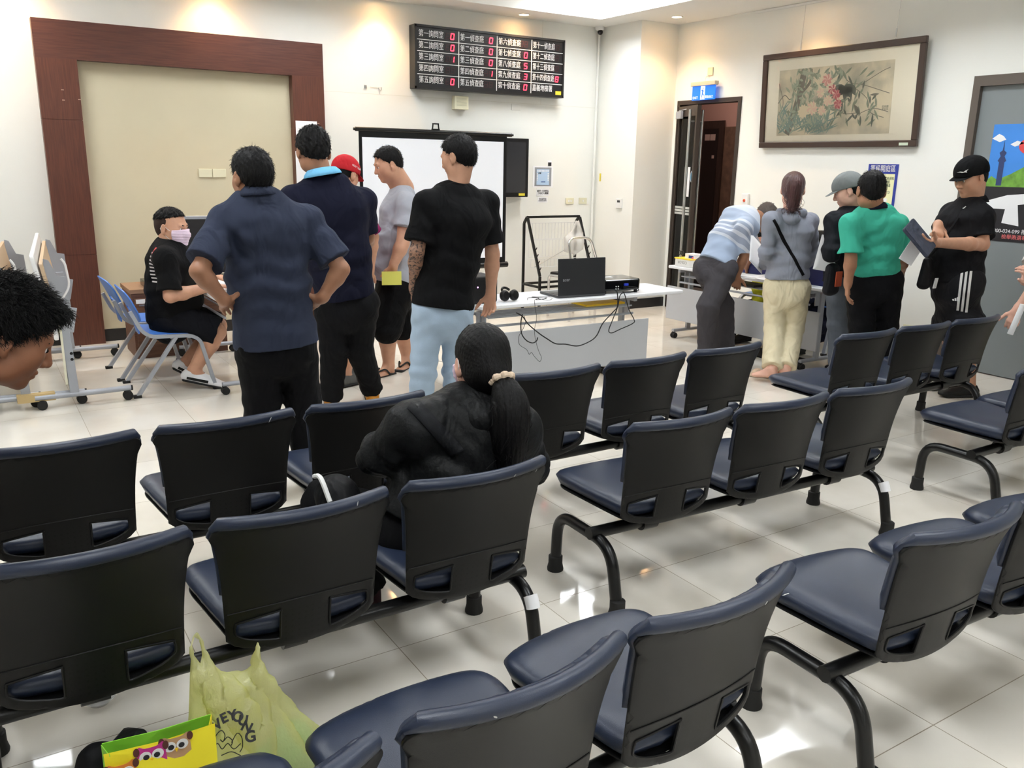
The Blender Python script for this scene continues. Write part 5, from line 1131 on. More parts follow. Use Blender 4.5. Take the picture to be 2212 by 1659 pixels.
def person(label, yaw, P, N, H, S, E, W, K, An, hy=0, hpt=0, hr=0, hs=1.0, skin='mid', hip=(.165, .12), waist=(.15, .11), chest=(.175, .12), fat=1.0, armfat=1.0, hands=({}, {}), shirt=None, pants=None, shoes=None, hair=None, neck_r=.056, headfat=0, hips=.09, foot=None, bend=None, visible_legs=False, face=True, seed=1, group=None, root=None, brows=True, skin_arm=(0, 0), extra_mats=None, head_h=.0045, belly=None, foot_s=1.0, toes=None, sh_r=.058, legs=True):
    f = A_(math.sin(math.radians(yaw)), math.cos(math.radians(yaw)), 0); R_ = A_(f[1], -f[0], 0)        # R_: towards the person's right
    P, N, H = V3(P), V3(N), V3(H); S, E, W, K, An = [[V3(q) for q in g] for g in (S, E, W, K, An)]
    t = thing('person', label, 'person', tuple((An[0]+An[1])/2*A_(1, 1, 0)) if root is None else root, 0, group); base = V3(t.location)
    def fix(o): o.parent = t; o.matrix_parent_inverse = Matrix.Translation(-Vector(base)); return o
    fr = head_frame(hy, hpt, hr); U = nrm(N-P)
    U_ = U; U = nrm(U*.25+A_(0, 0, 1)*.75); UL = U
    hj = [P-R_*hips-U*.03, P+R_*hips-U*.03]; U = U_
    tr, Wp, Cp = torso(P, N, f, (hip[0]-.035, hip[1]-.035), (waist[0]-.035, waist[1]-.035), (chest[0]-.032, chest[1]-.032), S[0], S[1], bend, sh_r-.022)
    core = tr+[cone(hj[0], hj[1], .082*fat, .082*fat, .04)]
    pieces = [(core, .014, 0), (head_prims(H, fr, hs, N-U*.01, neck_r, headfat), head_h, 0)]
    for i in (0, 1):
        a = arm_prims(S[i], E[i], W[i], fat=armfat); hd = hands[i]
        if hd is not None:
            d = hd.get('d', nrm(W[i]-E[i])); a += hand_prims(W[i], d, hd.get('n', R_*(1 if i == 0 else -1)), -1 if i == 0 else 1, hd.get('s', 1.0), hd.get('curl', .35), hd.get('spread', .02), hd.get('thumb', (.55, .75, .1)), hd.get('curls'))
        pieces.append((a, .0042, skin_arm[i]))
    if legs:
        for i in (0, 1):
            lg = leg_prims(hj[i], K[i], An[i], fat=fat); fd = foot[i] if foot else f; lg += foot_prims(An[i], fd, foot_s if not shoes else .72)
            pieces.append((lg, .008 if not visible_legs else .006, 0))
    body = fix(sdf_obj('body', None, 0, SKIN[skin], None, pieces=pieces, mats=[SKIN[skin]]+(extra_mats or []) if extra_mats else None, smooth=2))
    if face: head_extras(body, H, fr, hs, brows); [setattr(c, 'matrix_parent_inverse', Matrix.Identity(4)) for c in body.children]
    out = dict(t=t, body=body, fr=fr, H=H, f=f, R=R_, U=U, Wp=Wp, Cp=Cp, hj=hj, N=N, P=P, fix=fix, base=base)
    if hair: 
        hk = dict(hair); out['hair'] = fix(short_hair(H, fr, hs, seed=seed, **hk))
    if pants:
        U = UL; k = pants; r = k.get('r', (.10, .075, .065)); L = [econ(P-U*.10, P+U*k.get('rise', .05), (hip[0]*.95, hip[1]*.96), (hip[0]*.84, hip[1]*.84), f, .03, 1 if k.get('flat', 1) else 0)]
        L += [ell(hj[i]-U*.02-f*.035, [R_, f, U], (.080*fat, .080*fat, .090), .05) for i in (0, 1)]
        for i in (0, 1):
            if k.get('kind') == 'short':
                q = hj[i]+(K[i]-hj[i])*k.get('len', .95); L.append(cone(hj[i], q, r[0], r[1], .025, 1))
            elif k.get('kind') == 'knee':
                q = K[i]+(An[i]-K[i])*k.get('len', .1); L += [cone(hj[i], K[i], r[0], r[1], .025), cone(K[i], q, r[1], r[2], .02, 1)]
            else:
                q = An[i]+(An[i]-K[i])*k.get('len', .02); L += [cone(hj[i], K[i], r[0], r[1], .022), cone(K[i], q, r[1], r[2], .02, 1)]
        F = [(hj[i]-U*.1+R_*(.0), U+R_*(.6 if i else -.6), 70, .14) for i in (0, 1)]+[(K[i], U, 75, .12) for i in (0, 1)]+[(An[i]+A_(0, 0, .07), U+R_*.3, 95, .12) for i in (0, 1)]
        out['pants'] = fix(sdf_obj(k.get('name', 'trousers'), L, k.get('h', .0075), k['m'], None, disp=[wrinkle(k.get('wr', .004)*1.1, seed+5, (16, 16, 9)), folds(F, k.get('fo', .005)*.9)], smooth=1))
    U = U_
    if shirt:
        k = shirt; z = k.get('ease', .0); hem = P-U*k.get('hem', .10)
        L = [econ(hem, P+U*.0, (hip[0]+z+k.get('flare', 0), hip[1]+z+k.get('flare', 0)*.6), (hip[0]+z, hip[1]+z), f, .03, 2)] if k.get('hem', .1) > .0 else []
        tt, _, _ = torso(P if k.get('hem', .1) > 0 else hem, N, f, (hip[0]+z, hip[1]+z), (waist[0]+z, waist[1]+z), (chest[0]+z, chest[1]+z), S[0], S[1], bend, sh_r+z)
        if k.get('hem', .1) <= 0: tt[0]['flat'] = 2
        L += tt
        if belly: L.append(ell(P+U*belly[2]+f*belly[1], [R_, f, U], belly[0], .06))
        sl = k.get('sleeve', .62); fl = k.get('sflare', .016)
        for i in (0, 1):
            s_, e_, w_ = S[i], E[i], W[i]
            if sl <= 1: L.append(cone(s_, s_+(e_-s_)*sl, .058*armfat+z, (.058-.013*sl)*armfat+z+fl, .035, 1))
            else: L += [cone(s_, e_, .060*armfat+z, .052*armfat+z, .035), cone(e_, w_+(e_-w_)*.0+(w_-e_)*.02, .052*armfat+z, .036*armfat+z, .03, 1)]
        F = [(Wp, U, 60, .22), (S[0]-U*.12, U+R_, 60, .12), (S[1]-U*.12, U-R_, 60, .12)]+[(e, nrm(e-s), 80, .10) for s, e in zip(S, E) if sl > 1]+k.get('folds', [])
        clip = [(N+U*k.get('top', .012), U)]
        if k.get('fl_', 0): pass
        out['shirt'] = fix(sdf_obj(k.get('name', 'shirt'), L, k.get('h', .0065), k['m'], None, disp=[wrinkle(k.get('wr', .0035)*1.9, seed, k.get('fr', (14, 14, 6))), folds(F, k.get('fo', .0045)*1.7)], smooth=1, clip=([(hem, -U)] if k.get('hem', .1) > -.5 else None)))
        if k.get('collar') == 'polo': fix(collar(None, N+U*k.get('cz', .015)-f*.006, f, nrm(U*.8+(H-N)*.8), k.get('cm', k['m']), k.get('cr', .062)))
        elif k.get('collar') == 'crew': fix(ring(None, N+U*k.get('cz', .012), f, U, k.get('cm', k['m']), k.get('cr', .064), .008))
    if shoes:
        for i in (0, 1):
            fd = foot[i] if foot else f; fix(shoe(None, An[i], fd, shoes[0], shoes[1], **(shoes[2] if len(shoes) > 2 else {})))
    return out
def g_(px, py, Y, dy=0): return V3(aty(px, py, Y+dy))
def gz(px, Y, z):                       # the point of height z on the plane y=Y that is seen at column px
    lo, hi = -3000, 6000
    for _ in range(50):
        m = (lo+hi)/2
        if aty(px, m, Y)[2] > z: lo = m
        else: hi = m
    return V3(aty(px, lo, Y))
def flipflop(p, A, d, m, name='flip_flop'):
    d = nrm(d); b = A-A_(0, 0, A[2]); L = [econ(b-d*.045+A_(0, 0, .008), b+d*.19+A_(0, 0, .008), (.040, .010), (.048, .010), A_(0, 0, 1), .005)]
    o = p['fix'](sdf_obj(name, L, .005, m, None)); w = np.cross(A_(0, 0, 1), d)
    p['fix'](MB().tube(spline([b+w*.045+d*.03+A_(0, 0, .012), b+w*.035+d*.08+A_(0, 0, .06), b+d*.15+A_(0, 0, .035), b-w*.035+d*.08+A_(0, 0, .06), b-w*.045+d*.03+A_(0, 0, .012)], 6), .007, 6).build('strap', m, None, smooth=True))
ORI = lambda d: nrm(d)
black_cloth = fabric('black_cotton', (14, 14, 16)); black_pant = fabric('black_trouser_cloth', (13, 13, 16), .8); navy_cloth = fabric('navy_cotton', (20, 22, 40)); slate = fabric('slate_blue_cotton', (52, 58, 76))
rub = M['rubber']
ANK = .085
# --- man in the slate polo, hands on hips
Y = 3.95
person('man in slate blue polo, back to camera, both hands on his hips', 14, g_(594, 722, Y), g_(556, 416, Y), g_(545, 383, Y, .02), (g_(486, 478, Y), g_(664, 474, Y)), (g_(430, 586, Y, -.12), g_(737, 582, Y, -.12)), (g_(484, 648, Y, -.09), g_(696, 643, Y, -.09)),
    (g_(566, 860, Y, .03), g_(652, 855, Y, .03)), (gz(568, Y, ANK), gz(672, Y, ANK)), hy=-14, hpt=14, hs=.98, skin='tan', hip=(.180, .13), waist=(.176, .125), chest=(.195, .125), hips=.088,
    hands=(dict(d=A_(.35, .85, -.40), n=A_(.5, -.1, -.85), curl=.15, s=1.0, thumb=(.1, 1.0, -.1)), dict(d=A_(-.35, .85, -.40), n=A_(-.5, -.1, -.85), curl=.15, s=1.0, thumb=(.1, 1.0, -.1))),
    shirt=dict(m=slate, hem=.05, flare=.014, sleeve=.82, sflare=.034, collar='polo', fr=(13, 13, 5), wr=.004, fo=.007, ease=.003, cz=.004, folds=[]), pants=dict(m=black_pant, r=(.105, .088, .084), len=.03), shoes=(M['black'], rub), hair=dict(thick=.014, tuft=.003, low=-.085), seed=3)
# --- tall man in the navy polo with the pale blue collar
Y = 5.15
skyc = fabric('sky_blue_knit', (120, 190, 232)); orange = mat('orange_shoe', srgb(222, 150, 50), .6)
p4 = person('tall man in dark navy polo with sky blue collar, seen from behind', 20, g_(748, 645, Y), g_(698, 384, Y), g_(677, 328, Y, .03), (g_(634, 432, Y), g_(784, 436, Y)), (g_(618, 520, Y, .0), g_(794, 512, Y, .05)), (g_(646, 560, Y, .3), g_(790, 545, Y, .30)),
    (g_(722, 750, Y, .03), g_(776, 750, Y, .03)), (gz(716, Y+.1, ANK), gz(804, Y+.16, ANK)), hy=8, hpt=26, hs=1.12, skin='tan', hip=(.19, .14), waist=(.20, .15), chest=(.235, .15), hips=.10, armfat=1.15, sh_r=.075,
    shirt=dict(m=navy_cloth, hem=-.01, sleeve=.85, sflare=.02, collar='polo', cm=skyc, cr=.086, cz=.028, wr=.003), pants=dict(m=black_pant, r=(.115, .09, .075), len=.0), shoes=(orange, rub, dict(s=1.08)), hair=dict(thick=.017, tuft=.006, low=-.075), seed=8)
refl = mat('reflective_print', srgb(210, 212, 214), .5)
for i in (0, 1):
    a = [gz(725, 5.0, .16), gz(799, 5.1, .16)][i]; o = patch(p4['pants'], a-A_(0, .1, 0), A_(.012, 0, 0), A_(.0, 0, .12), A_(-.3, 1, 0), 1, 8, refl, 'reflective_strip', None)
    if o: p4['fix'](o)
# --- man with the red cap
Y = 5.85
maroon = fabric('maroon_cotton', (128, 34, 84)); redc = fabric('red_cap_cloth', (196, 44, 52))
def cap(p, m, hs=1.0, brim=.075, tilt=.25, logo=None):
    fr, H = p['fr'], p['H']; P = hp(H, fr, hs); ax = np.array(fr)
    L = [ell(P(0, -.008, .040), ax, np.array((.095, .114, .100))*hs, .01)]; nn = ax.T@nrm(A_(0, .12, -1))
    o = p['fix'](sdf_obj('cap', L, .005, m, None, clip=[(P(0, 0, .018), nn)]))
    def bm(s, t): return P(s, .085+t-.9*s*s/.08*.35, .034-tilt*t-1.6*s*s)
    b = p['fix'](slab('brim', [(p_.x, p_.y) for p_ in spline([(a, b_, 0) for a, b_ in [(-.078, -.03), (-.06, brim*.8), (0, brim), (.06, brim*.8), (.078, -.03), (0, -.01), (-.078, -.03)]], 5)][:-1], bm, .002, .002, m, None, step=.02, edge=.0015, rf=.003, rb=.003))
    b.parent = o; b.matrix_parent_inverse = Matrix.Identity(4); b.location = (0, 0, 0)
    return o
p5 = person('man in red baseball cap and maroon tee, half hidden behind the tall man', 70, g_(758, 640, Y), g_(752, 420, Y), g_(746, 378, Y), (g_(740, 440, Y, .18), g_(772, 444, Y, -.16)), (g_(745, 520, Y, .2), g_(806, 512, Y, -.16)), (g_(770, 575, Y, .2), g_(800, 585, Y, -.14)),
    (g_(752, 725, Y, .1), g_(748, 725, Y, -.1)), (gz(770, Y+.12, ANK), gz(748, Y-.05, ANK)), hy=62, hpt=22, hs=.98, skin='mid', shirt=dict(m=maroon, hem=.08, sleeve=.88, sflare=.03, collar='crew'), pants=dict(m=black_pant, kind='knee', r=(.10, .09, .088), len=.05), shoes=(fabric('grey_shoe', (92, 92, 90)), rub), hair=dict(thick=.004, tuft=.001, low=-.07, strand_n=0), visible_legs=True, seed=12)
cp = cap(p5, redc)
text('lettering', 'GOLF CLUB', .018, M['white'], cp, facing(V3(hp(p5['H'], p5['fr'])(-.0935, -.01, .055)), p5['fr'][1], p5['fr'][2]))
# --- heavy man in the grey tee, flip-flops
Y = 6.05
grey_t = fabric('light_grey_jersey', (172, 175, 184)); 
p6 = person('heavy man in light grey tee and black shorts holding a yellow slip', -72, g_(852, 612, Y), g_(870, 404, Y), g_(838, 356, Y), (g_(880, 442, Y, -.17), g_(862, 440, Y, .2)), (g_(870, 525, Y, -.24), g_(850, 520, Y, .26)), (g_(850, 572, Y, -.26), g_(815, 540, Y, .2)),
    (g_(836, 712, Y, -.1), g_(868, 706, Y, .1)), (gz(840, Y-.06, .075), gz(880, Y+.1, .075)), hy=-82, hpt=18, hs=1.03, skin='mid', hip=(.19, .165), waist=(.19, .175), chest=(.19, .15), fat=1.12, armfat=1.28, headfat=.16, neck_r=.080, sh_r=.08,
    hands=(dict(d=A_(-.15, -.05, -1), n=A_(.2, 1, 0), curl=1.2, s=1.0), dict(curl=.5)), belly=((.15, .12, .13), .10, .13), shirt=dict(m=grey_t, hem=-.02, sleeve=.62, sflare=.03, collar='crew', wr=.004, fo=.006), pants=dict(m=black_cloth, kind='knee', r=(.13, .115, .115), len=.02, name='shorts'),
    hair=dict(thick=.010, tuft=.003, low=-.05, line=(.005, 1.0)), visible_legs=True, foot=(A_(-.9, -.35, 0), A_(-.7, -.6, 0)), seed=21)
for i, (a, d) in enumerate(((gz(840, Y-.06, .075), A_(-.9, -.35, 0)), (gz(880, Y+.1, .075), A_(-.7, -.6, 0)))): flipflop(p6, a, d, rub)
slip = mat('yellow_slip_paper', srgb(232, 228, 110), .8)
q = g_(846, 601, Y, -.30); o = MB().box(-.072, .072, -.0012, .0012, -.05, .05).build('yellow_paper', slip); o.location = q; o.rotation_euler = (0, 0, -.3); tag(o, 'yellow slip hanging from the hand of the heavy man in grey', 'paper')
# --- man in the black tee and pale jeans
Y = 4.3
jean = mat('pale_denim', srgb(168, 188, 208), .9, bump=.2, bscale=300, var=.12, vscale=6); tat = mat('tattooed_skin', srgb(150, 112, 90), .55)
nt = tat.node_tree; N = nt.nodes.new; L = nt.links.new; pb = nt.nodes['Principled BSDF']; tc = N('ShaderNodeTexCoord'); nz = N('ShaderNodeTexNoise'); nz.inputs['Scale'].default_value = 26; nz.inputs['Detail'].default_value = 3; nz.inputs['Distortion'].default_value = 2.5; L(tc.outputs['Object'], nz.inputs[0])
cr = N('ShaderNodeValToRGB'); cr.color_ramp.elements[0].position = .42; cr.color_ramp.elements[1].position = .52; cr.color_ramp.elements[0].color = (*srgb(62, 50, 46), 1); cr.color_ramp.elements[1].color = (*srgb(160, 120, 98), 1); L(nz.outputs[0], cr.inputs[0]); L(cr.outputs[0], pb.inputs['Base Color'])
p7 = person('man in plain black tee and pale blue jeans with a tattooed left arm', 26, g_(957, 655, Y), g_(988, 404, Y), g_(990, 340, Y, .02), (g_(922, 442, Y), g_(1050, 440, Y)), (g_(900, 545, Y, -.02), g_(1064, 550, Y, -.02)), (g_(894, 622, Y, .14), g_(1060, 634, Y, .02)),
    (g_(915, 800, Y, .02), g_(984, 800, Y, .02)), (gz(903, Y+.05, ANK), gz(982, Y+.05, ANK)), hy=-32, hpt=14, hs=.97, skin='mid', hip=(.165, .125), waist=(.168, .12), chest=(.205, .13), hips=.083, armfat=1.05,
    hands=(dict(curl=.5), dict(d=A_(-.05, .0, -1), n=A_(-.6, -.5, 0), curl=.5, s=1.02)), skin_arm=(1, 0), extra_mats=[tat], shirt=dict(m=black_cloth, hem=.02, sleeve=.78, sflare=.026, collar='crew', cz=.0, cr=.066, ease=.004, wr=.003, fo=.004), pants=dict(m=jean, r=(.098, .078, .064), len=.02, fo=.007, wr=.003, name='jeans'), shoes=(M['white'], rub), hair=dict(thick=.011, tuft=.0025, low=-.066), seed=33)
# --- seated woman with the ponytail, black jacket
Y = 2.36
jk = fabric('black_nylon', (24, 25, 26), .5, 60, .35)
S8 = (g_(893, 925, Y, .0), g_(1116, 925, Y, -.02)); N8 = g_(1046, 866, Y, .02); P8 = V3((1.19, 2.37, .46))
p8 = person('seated woman with long black ponytail in a black hooded jacket', 20, P8, N8, g_(1040, 784, Y, .05), S8, (g_(815, 985, Y, .10), g_(1146, 1010, Y, .05)), (g_(850, 1000, Y, .36), g_(1080, 1030, Y, .30)),
    (V3((.94, 2.66, .47)), V3((1.30, 2.70, .45))), (V3((1.10, 2.68, .09)), V3((1.36, 2.66, .09))), hy=8, hpt=10, hs=1.02, skin='pink', hip=(.165, .12), waist=(.155, .115), chest=(.170, .12), armfat=1.0, sh_r=.064, root=(1.19, 2.40, 0), head_h=.004,
    hands=(dict(curl=.5), dict(curl=.5)), shirt=dict(m=jk, name='jacket', hem=.02, sleeve=2, ease=.014, h=.0055, wr=.0035, fo=.005, fr=(16, 16, 12)), pants=dict(m=black_cloth, r=(.10, .08, .07), len=.0), shoes=(fabric('dark_red_canvas', (60, 40, 44)), M['white'], dict(s=1.0, sole_h=.035)), seed=41)
def long_hair(p, m, hs, tie, tail, r0, seed=1, fringe=True, h=.0045, tw=1.0, rr=None):
    fr, H = p['fr'], p['H']; P = hp(H, fr, hs); ax = np.array(fr)
    L = [ell(P(0, -.016, .038), ax, np.array((.088, .106, .095))*hs, .01), ell(P(0, -.045, -.022), ax, np.array((.080, .070, .078))*hs, .03), cone(P(0, -.085, -.03), tie, .055*hs, .024*hs, .04)]
    L += [ell(P(0, .125, -.022), ax, np.array((.060, .068, .088))*hs, .012, True), ell(P(.088, .045, -.06), ax, np.array((.04, .05, .062))*hs, .012, True), ell(P(-.088, .045, -.06), ax, np.array((.04, .05, .062))*hs, .012, True)]
    ph = np.random.RandomState(seed).rand(4)*6.28
    def strands(X):
        q = (X-tie); q2 = X-H; a = np.arctan2(q@ax[0], (q@ax[2])*.9+.0001); 
        return .0007*np.sin(a*60+2*np.sin((q2@ax[1])*40+ph[0]))+.0004*np.sin(a*121+ph[1])
    nn = ax.T@nrm(A_(0, .5, -1)); hair = p['fix'](sdf_obj('hair', L, h, m, None, disp=strands, clip=[(P(0, 0, -.095), -ax[2])]))
    T = [np.array(q) for q in spline([tuple(q) for q in tail], 5)]; n = len(T); rs = rr or [r0*(.55+.75*math.sin(min(1, i/(n*.35))*math.pi/2))*(1-.75*max(0, (i/(n-1)-.45)/.55)**1.5) for i in range(n)]
    tl = [cone(T[i], T[i+1], rs[i], rs[i+1], .004) for i in range(n-1)]
    def ts(X): q = X-T[0]; return .0012*np.sin((q@ax[0])*420+2*np.sin(q[..., 2]*22+ph[2]))+.0008*np.sin((q@ax[0])*700+q[..., 2]*30)
    p['fix'](sdf_obj('ponytail', tl, h*.9, m, None, disp=ts)); rnd = random.Random(seed); b = MB()
    for k in range(60):      # loose strands
        a = rnd.uniform(0, 6.28); o_ = (ax[0]*math.cos(a)+ax[1]*math.sin(a)); i0 = rnd.randrange(2, n//2); P_ = [T[i]+o_*rs[i]*rnd.uniform(.85, 1.05)+A_(rnd.gauss(0, .002), rnd.gauss(0, .002), 0)*(i-i0) for i in range(i0, n, 2)]
        if len(P_) > 2: P_.append(P_[-1]+A_(rnd.gauss(0, .008), rnd.gauss(0, .006), -rnd.uniform(.01, .05))); b.tube(spline([tuple(q) for q in P_], 3), .0008*tw, 4)
    for k in range(70):
        th = rnd.uniform(-1.3, 1.3); u = rnd.uniform(-.3, 1); P_ = [P(.089*math.sin(th)*c_, .02-.1*math.cos(th)*c_, .04+.09*s_) for c_, s_ in [(math.cos(v), math.sin(v)) for v in np.linspace(1.2, u-1, 6)]]
        w = rnd.uniform(1.0, 1.03); b.tube(spline([tuple(H+(q-H)*w) for q in P_], 3), .0007*tw, 4)
    p['fix'](b.build('loose_strands', m, None, smooth=True)); return hair, T
tie8 = V3(hp(p8['H'], p8['fr'], 1.02)(-.018, -.125, -.050))
long_hair(p8, HAIR, 1.03, tie8, [tie8, tie8+A_(.0, -.045, -.07), tie8+A_(-.005, -.055, -.16), tie8+A_(.0, -.05, -.27), tie8+A_(-.01, -.045, -.36)], .050, 5)
scr_ = fabric('cream_scrunchie', (222, 200, 176)); b = MB(); fr = p8['fr']; dt = nrm(A_(.0, -.7, -.75)); u1 = nrm(np.cross(dt, fr[0])); 
b.tube([tie8+(fr[0]*math.cos(a)+u1*math.sin(a))*(.034+.003*math.sin(a*7)) for a in np.linspace(0, 2*math.pi, 40)], [.0105+.002*math.sin(i*1.3) for i in range(40)], 8, cap=False); p8['fix'](b.build('scrunchie', scr_, None, smooth=True))
PK = mat('pink_mask', srgb(238, 216, 236), .7, bump=.1, bscale=200)
def face_mask(p, hs=1.0, m=None, headfat=0):
    fr, H = p['fr'], p['H']; P = hp(H, fr, hs); ax = np.array(fr); e = .0085
    E = lambda c, r, k=.02: ell(P(*c), ax, (np.array(r)+e)*hs, k*hs)
    g = 1+headfat; L = [E((0, .030, -.018), (.064*g, .062, .080), .03), E((0, .030, -.068), (.052*g, .054, .044), .03), E((0, .070, -.092), (.026, .020, .020), .02), cone(P(0, .098, -.010), P(0, .104, -.030), .012, .022, .02), cone(P(0, .104, -.030), P(0, .092, -.085), .022, .018, .03)]
    for q in (-1, 1): L += [E((q*.040, .052, -.022), (.030*g, .030, .034), .03)]
    pl = lambda X: .0012*np.sin(((X-H)@ax[2])*330)
    o = p['fix'](sdf_obj('face_mask', L, .0038, m or PK, None, disp=pl, clip=[(P(0, 0, -.012), ax.T@nrm(A_(0, -.15, 1))), (P(0, .048, 0), -ax[1]), (P(0, 0, -.128), ax.T@nrm(A_(0, .2, -1)))]))
    b = MB()
    for q in (-1, 1):
        b.tube(spline([tuple(P(*c)) for c in ((q*.060*g, .058, -.018), (q*.072*g, .03, -.006), (q*.086, -.012, .018), (q*.090, -.026, -.004))], 5), .0014, 5)
        b.tube(spline([tuple(P(*c)) for c in ((q*.050*g, .058, -.078), (q*.070*g, .03, -.06), (q*.084, -.004, -.035), (q*.090, -.026, -.004))], 5), .0014, 5)
    e_ = b.build('ear_loops', M['white'], o, smooth=True); return o
face_mask(p8, 1.02)
hood = [ell(N8+A_(-.01, -.085, -.035), np.eye(3), (.125, .06, .055), .04), cone(N8+A_(-.10, -.02, .0), N8+A_(.10, -.03, .0), .045, .045, .05), cone(N8+A_(-.07, -.10, -.03), N8+A_(.07, -.11, -.03), .035, .035, .04)]
p8['fix'](sdf_obj('hood', hood, .006, jk, None, disp=[wrinkle(.008, 4, (30, 30, 20))]))
def strap(p, src, a, b_, w, dirv, m, name='strap', n=26):
    a, b_ = V3(a), V3(b_); s_ = nrm(np.cross(nrm(b_-a), dirv))*w; o = patch(src, a-s_/2, b_-a, s_, dirv, n, 2, m, name, None, off=.004)
    if o: p['fix'](o); m_ = o.modifiers.new('solid', 'SOLIDIFY'); m_.thickness = .004; m_.offset = 0
    return o
strap(p8, p8['shirt'], g_(905, 872, Y, -.2), g_(1010, 995, Y, -.2), .045, A_(.2, 1, -.1), fabric('black_webbing', (30, 31, 34), .7))
t = thing('shoulder_bag', 'black shoulder bag on the lap of the seated ponytailed woman', 'bag', (.93, 2.50, .55))
sdf_o = sdf_obj('bag_body', [ell((0, 0, -.03), np.eye(3), (.07, .10, .09), .02), ell((0, .03, .0), np.eye(3), (.07, .09, .06), .02)], .006, fabric('black_bag', (22, 22, 24), .6), t, disp=wrinkle(.004, 9)); MB().tube(spline([(-.06, -.08, .02), (-.07, -.03, .085), (-.06, .06, .06)], 6), .008, 6).build('white_trim', M['white'], t, smooth=True)
# --- bending man in the striped polo
Y = 5.1
strp = mat('striped_knit', srgb(196, 206, 220), .85); nt = strp.node_tree; N = nt.nodes.new; L = nt.links.new; pb = nt.nodes['Principled BSDF']; tc = N('ShaderNodeTexCoord'); P9 = g_(1547, 572, Y); N9 = g_(1622, 462, Y, .02)
vm = N('ShaderNodeVectorMath'); vm.operation = 'SUBTRACT'; L(tc.outputs['Object'], vm.inputs[0]); vm.inputs[1].default_value = tuple(P9); vd = N('ShaderNodeVectorMath'); vd.operation = 'DOT_PRODUCT'; L(vm.outputs[0], vd.inputs[0]); vd.inputs[1].default_value = tuple(nrm(N9-P9))
cr = N('ShaderNodeValToRGB'); cr.color_ramp.interpolation = 'CONSTANT'; el = cr.color_ramp.elements; cols = [(0, (160, 176, 200)), (.28, (206, 212, 222)), (.31, (158, 168, 188)), (.36, (208, 214, 224)), (.39, (156, 166, 186)), (.43, (210, 216, 226)), (.46, (158, 170, 190)), (.50, (210, 216, 226)), (.535, (164, 178, 200)), (.72, (196, 206, 222)), (.86, (206, 212, 224))]
mr = N('ShaderNodeMath'); mr.operation = 'DIVIDE'; mr.inputs[1].default_value = float(np.linalg.norm(N9-P9))*1.12; L(vd.outputs['Value'], mr.inputs[0]); L(mr.outputs[0], cr.inputs[0])
el[0].position = 0; el[0].color = (*srgb(*cols[0][1]), 1); el[1].position = cols[1][0]; el[1].color = (*srgb(*cols[1][1]), 1)
for ps, c in cols[2:]: e_ = el.new(ps); e_.color = (*srgb(*c), 1)
L(cr.outputs[0], pb.inputs['Base Color'])
p9 = person('man in blue and white striped polo bending over the signing table', 62, P9, N9, g_(1654, 470, Y, .0), (g_(1612, 480, Y, .17), g_(1608, 490, Y, -.15)), (g_(1628, 545, Y, .2), g_(1608, 552, Y, -.12)), (g_(1612, 572, Y, .28), g_(1592, 596, Y, -.02)),
    (g_(1562, 660, Y, .1), g_(1530, 662, Y, -.06)), (gz(1565, Y+.14, ANK), gz(1529, Y+.0, ANK)), hy=70, hpt=62, hs=1.02, skin='tan', hip=(.140, .115), waist=(.145, .12), chest=(.170, .13), sh_r=.06, bend=A_(-.03, 0, .05),
    hands=(dict(d=A_(.3, .0, -.9), curl=.6), dict(d=A_(.1, .1, -1), n=A_(.6, .6, 0), curl=.5)), shirt=dict(m=strp, hem=.01, sleeve=.86, sflare=.03, collar='polo', cm=navy_cloth, cr=.064), pants=dict(m=fabric('charcoal_wool', (70, 68, 72), .85), r=(.100, .092, .088), len=.01, fo=.005, wr=.003), shoes=(M['black'], rub), hair=dict(thick=.006, tuft=.002, low=-.07, m=fabric('grey_short_hair', (92, 84, 80), .8)), seed=52)
# --- woman in the grey hooded top
Y = 4.50
gh = fabric('grey_knit', (142, 146, 158)); cream = fabric('cream_trouser_cloth', (222, 210, 178), .8)
N10 = g_(1708, 462, Y)
p10 = person('woman with reddish ponytail, grey hooded top and cream trousers', 50, g_(1700, 612, Y), N10, g_(1713, 409, Y), (g_(1668, 478, Y, .02), g_(1748, 480, Y, -.02)), (g_(1655, 545, Y, .06), g_(1756, 548, Y, .0)), (g_(1652, 572, Y, .28), g_(1740, 580, Y, .22)),
    (g_(1674, 708, Y, .04), g_(1714, 708, Y, -.02)), (atz(1668, 797, .11), atz(1697, 797, .11)), hy=52, hpt=18, hs=.98, skin='pink', hip=(.165, .13), waist=(.150, .115), chest=(.160, .115), hips=.088, sh_r=.056,
    hands=(dict(d=A_(.5, .4, .1), n=A_(.3, -.3, .9), curl=.7, s=.9), dict(curl=.5, s=.9)), shirt=dict(m=gh, name='hooded_top', hem=-.04, flare=.0, sleeve=2, ease=.006, h=.006, wr=.004), pants=dict(m=cream, r=(.098, .084, .080), len=-.03, fo=.004, wr=.003, rise=.10), visible_legs=True, foot=(A_(-.35, .55, 0), A_(.0, 1, 0)), foot_s=.85, seed=61)
tie = V3(hp(p10['H'], p10['fr'], .98)(0, -.095, .055)); long_hair(p10, HAIRB, .99, tie, [tie, tie+A_(-.05, -.055, -.02), tie+A_(-.055, -.06, -.11), tie+A_(-.045, -.055, -.20), tie+A_(-.04, -.05, -.235)], .044, 9, tw=1.4)
p10['fix'](sdf_obj('hood', [ell(N10+A_(-.075, -.065, -.03), np.eye(3), (.075, .075, .05), .03), cone(N10+A_(-.08, .04, .01), N10+A_(.03, -.09, .01), .035, .035, .03)], .006, gh, None, disp=wrinkle(.004, 5)))
strap(p10, p10['shirt'], g_(1683, 452, Y, -.35), g_(1752, 600, Y, -.35), .022, A_(.62, .78, -.05), black_cloth)
beige = fabric('beige_slipper', (214, 188, 164))
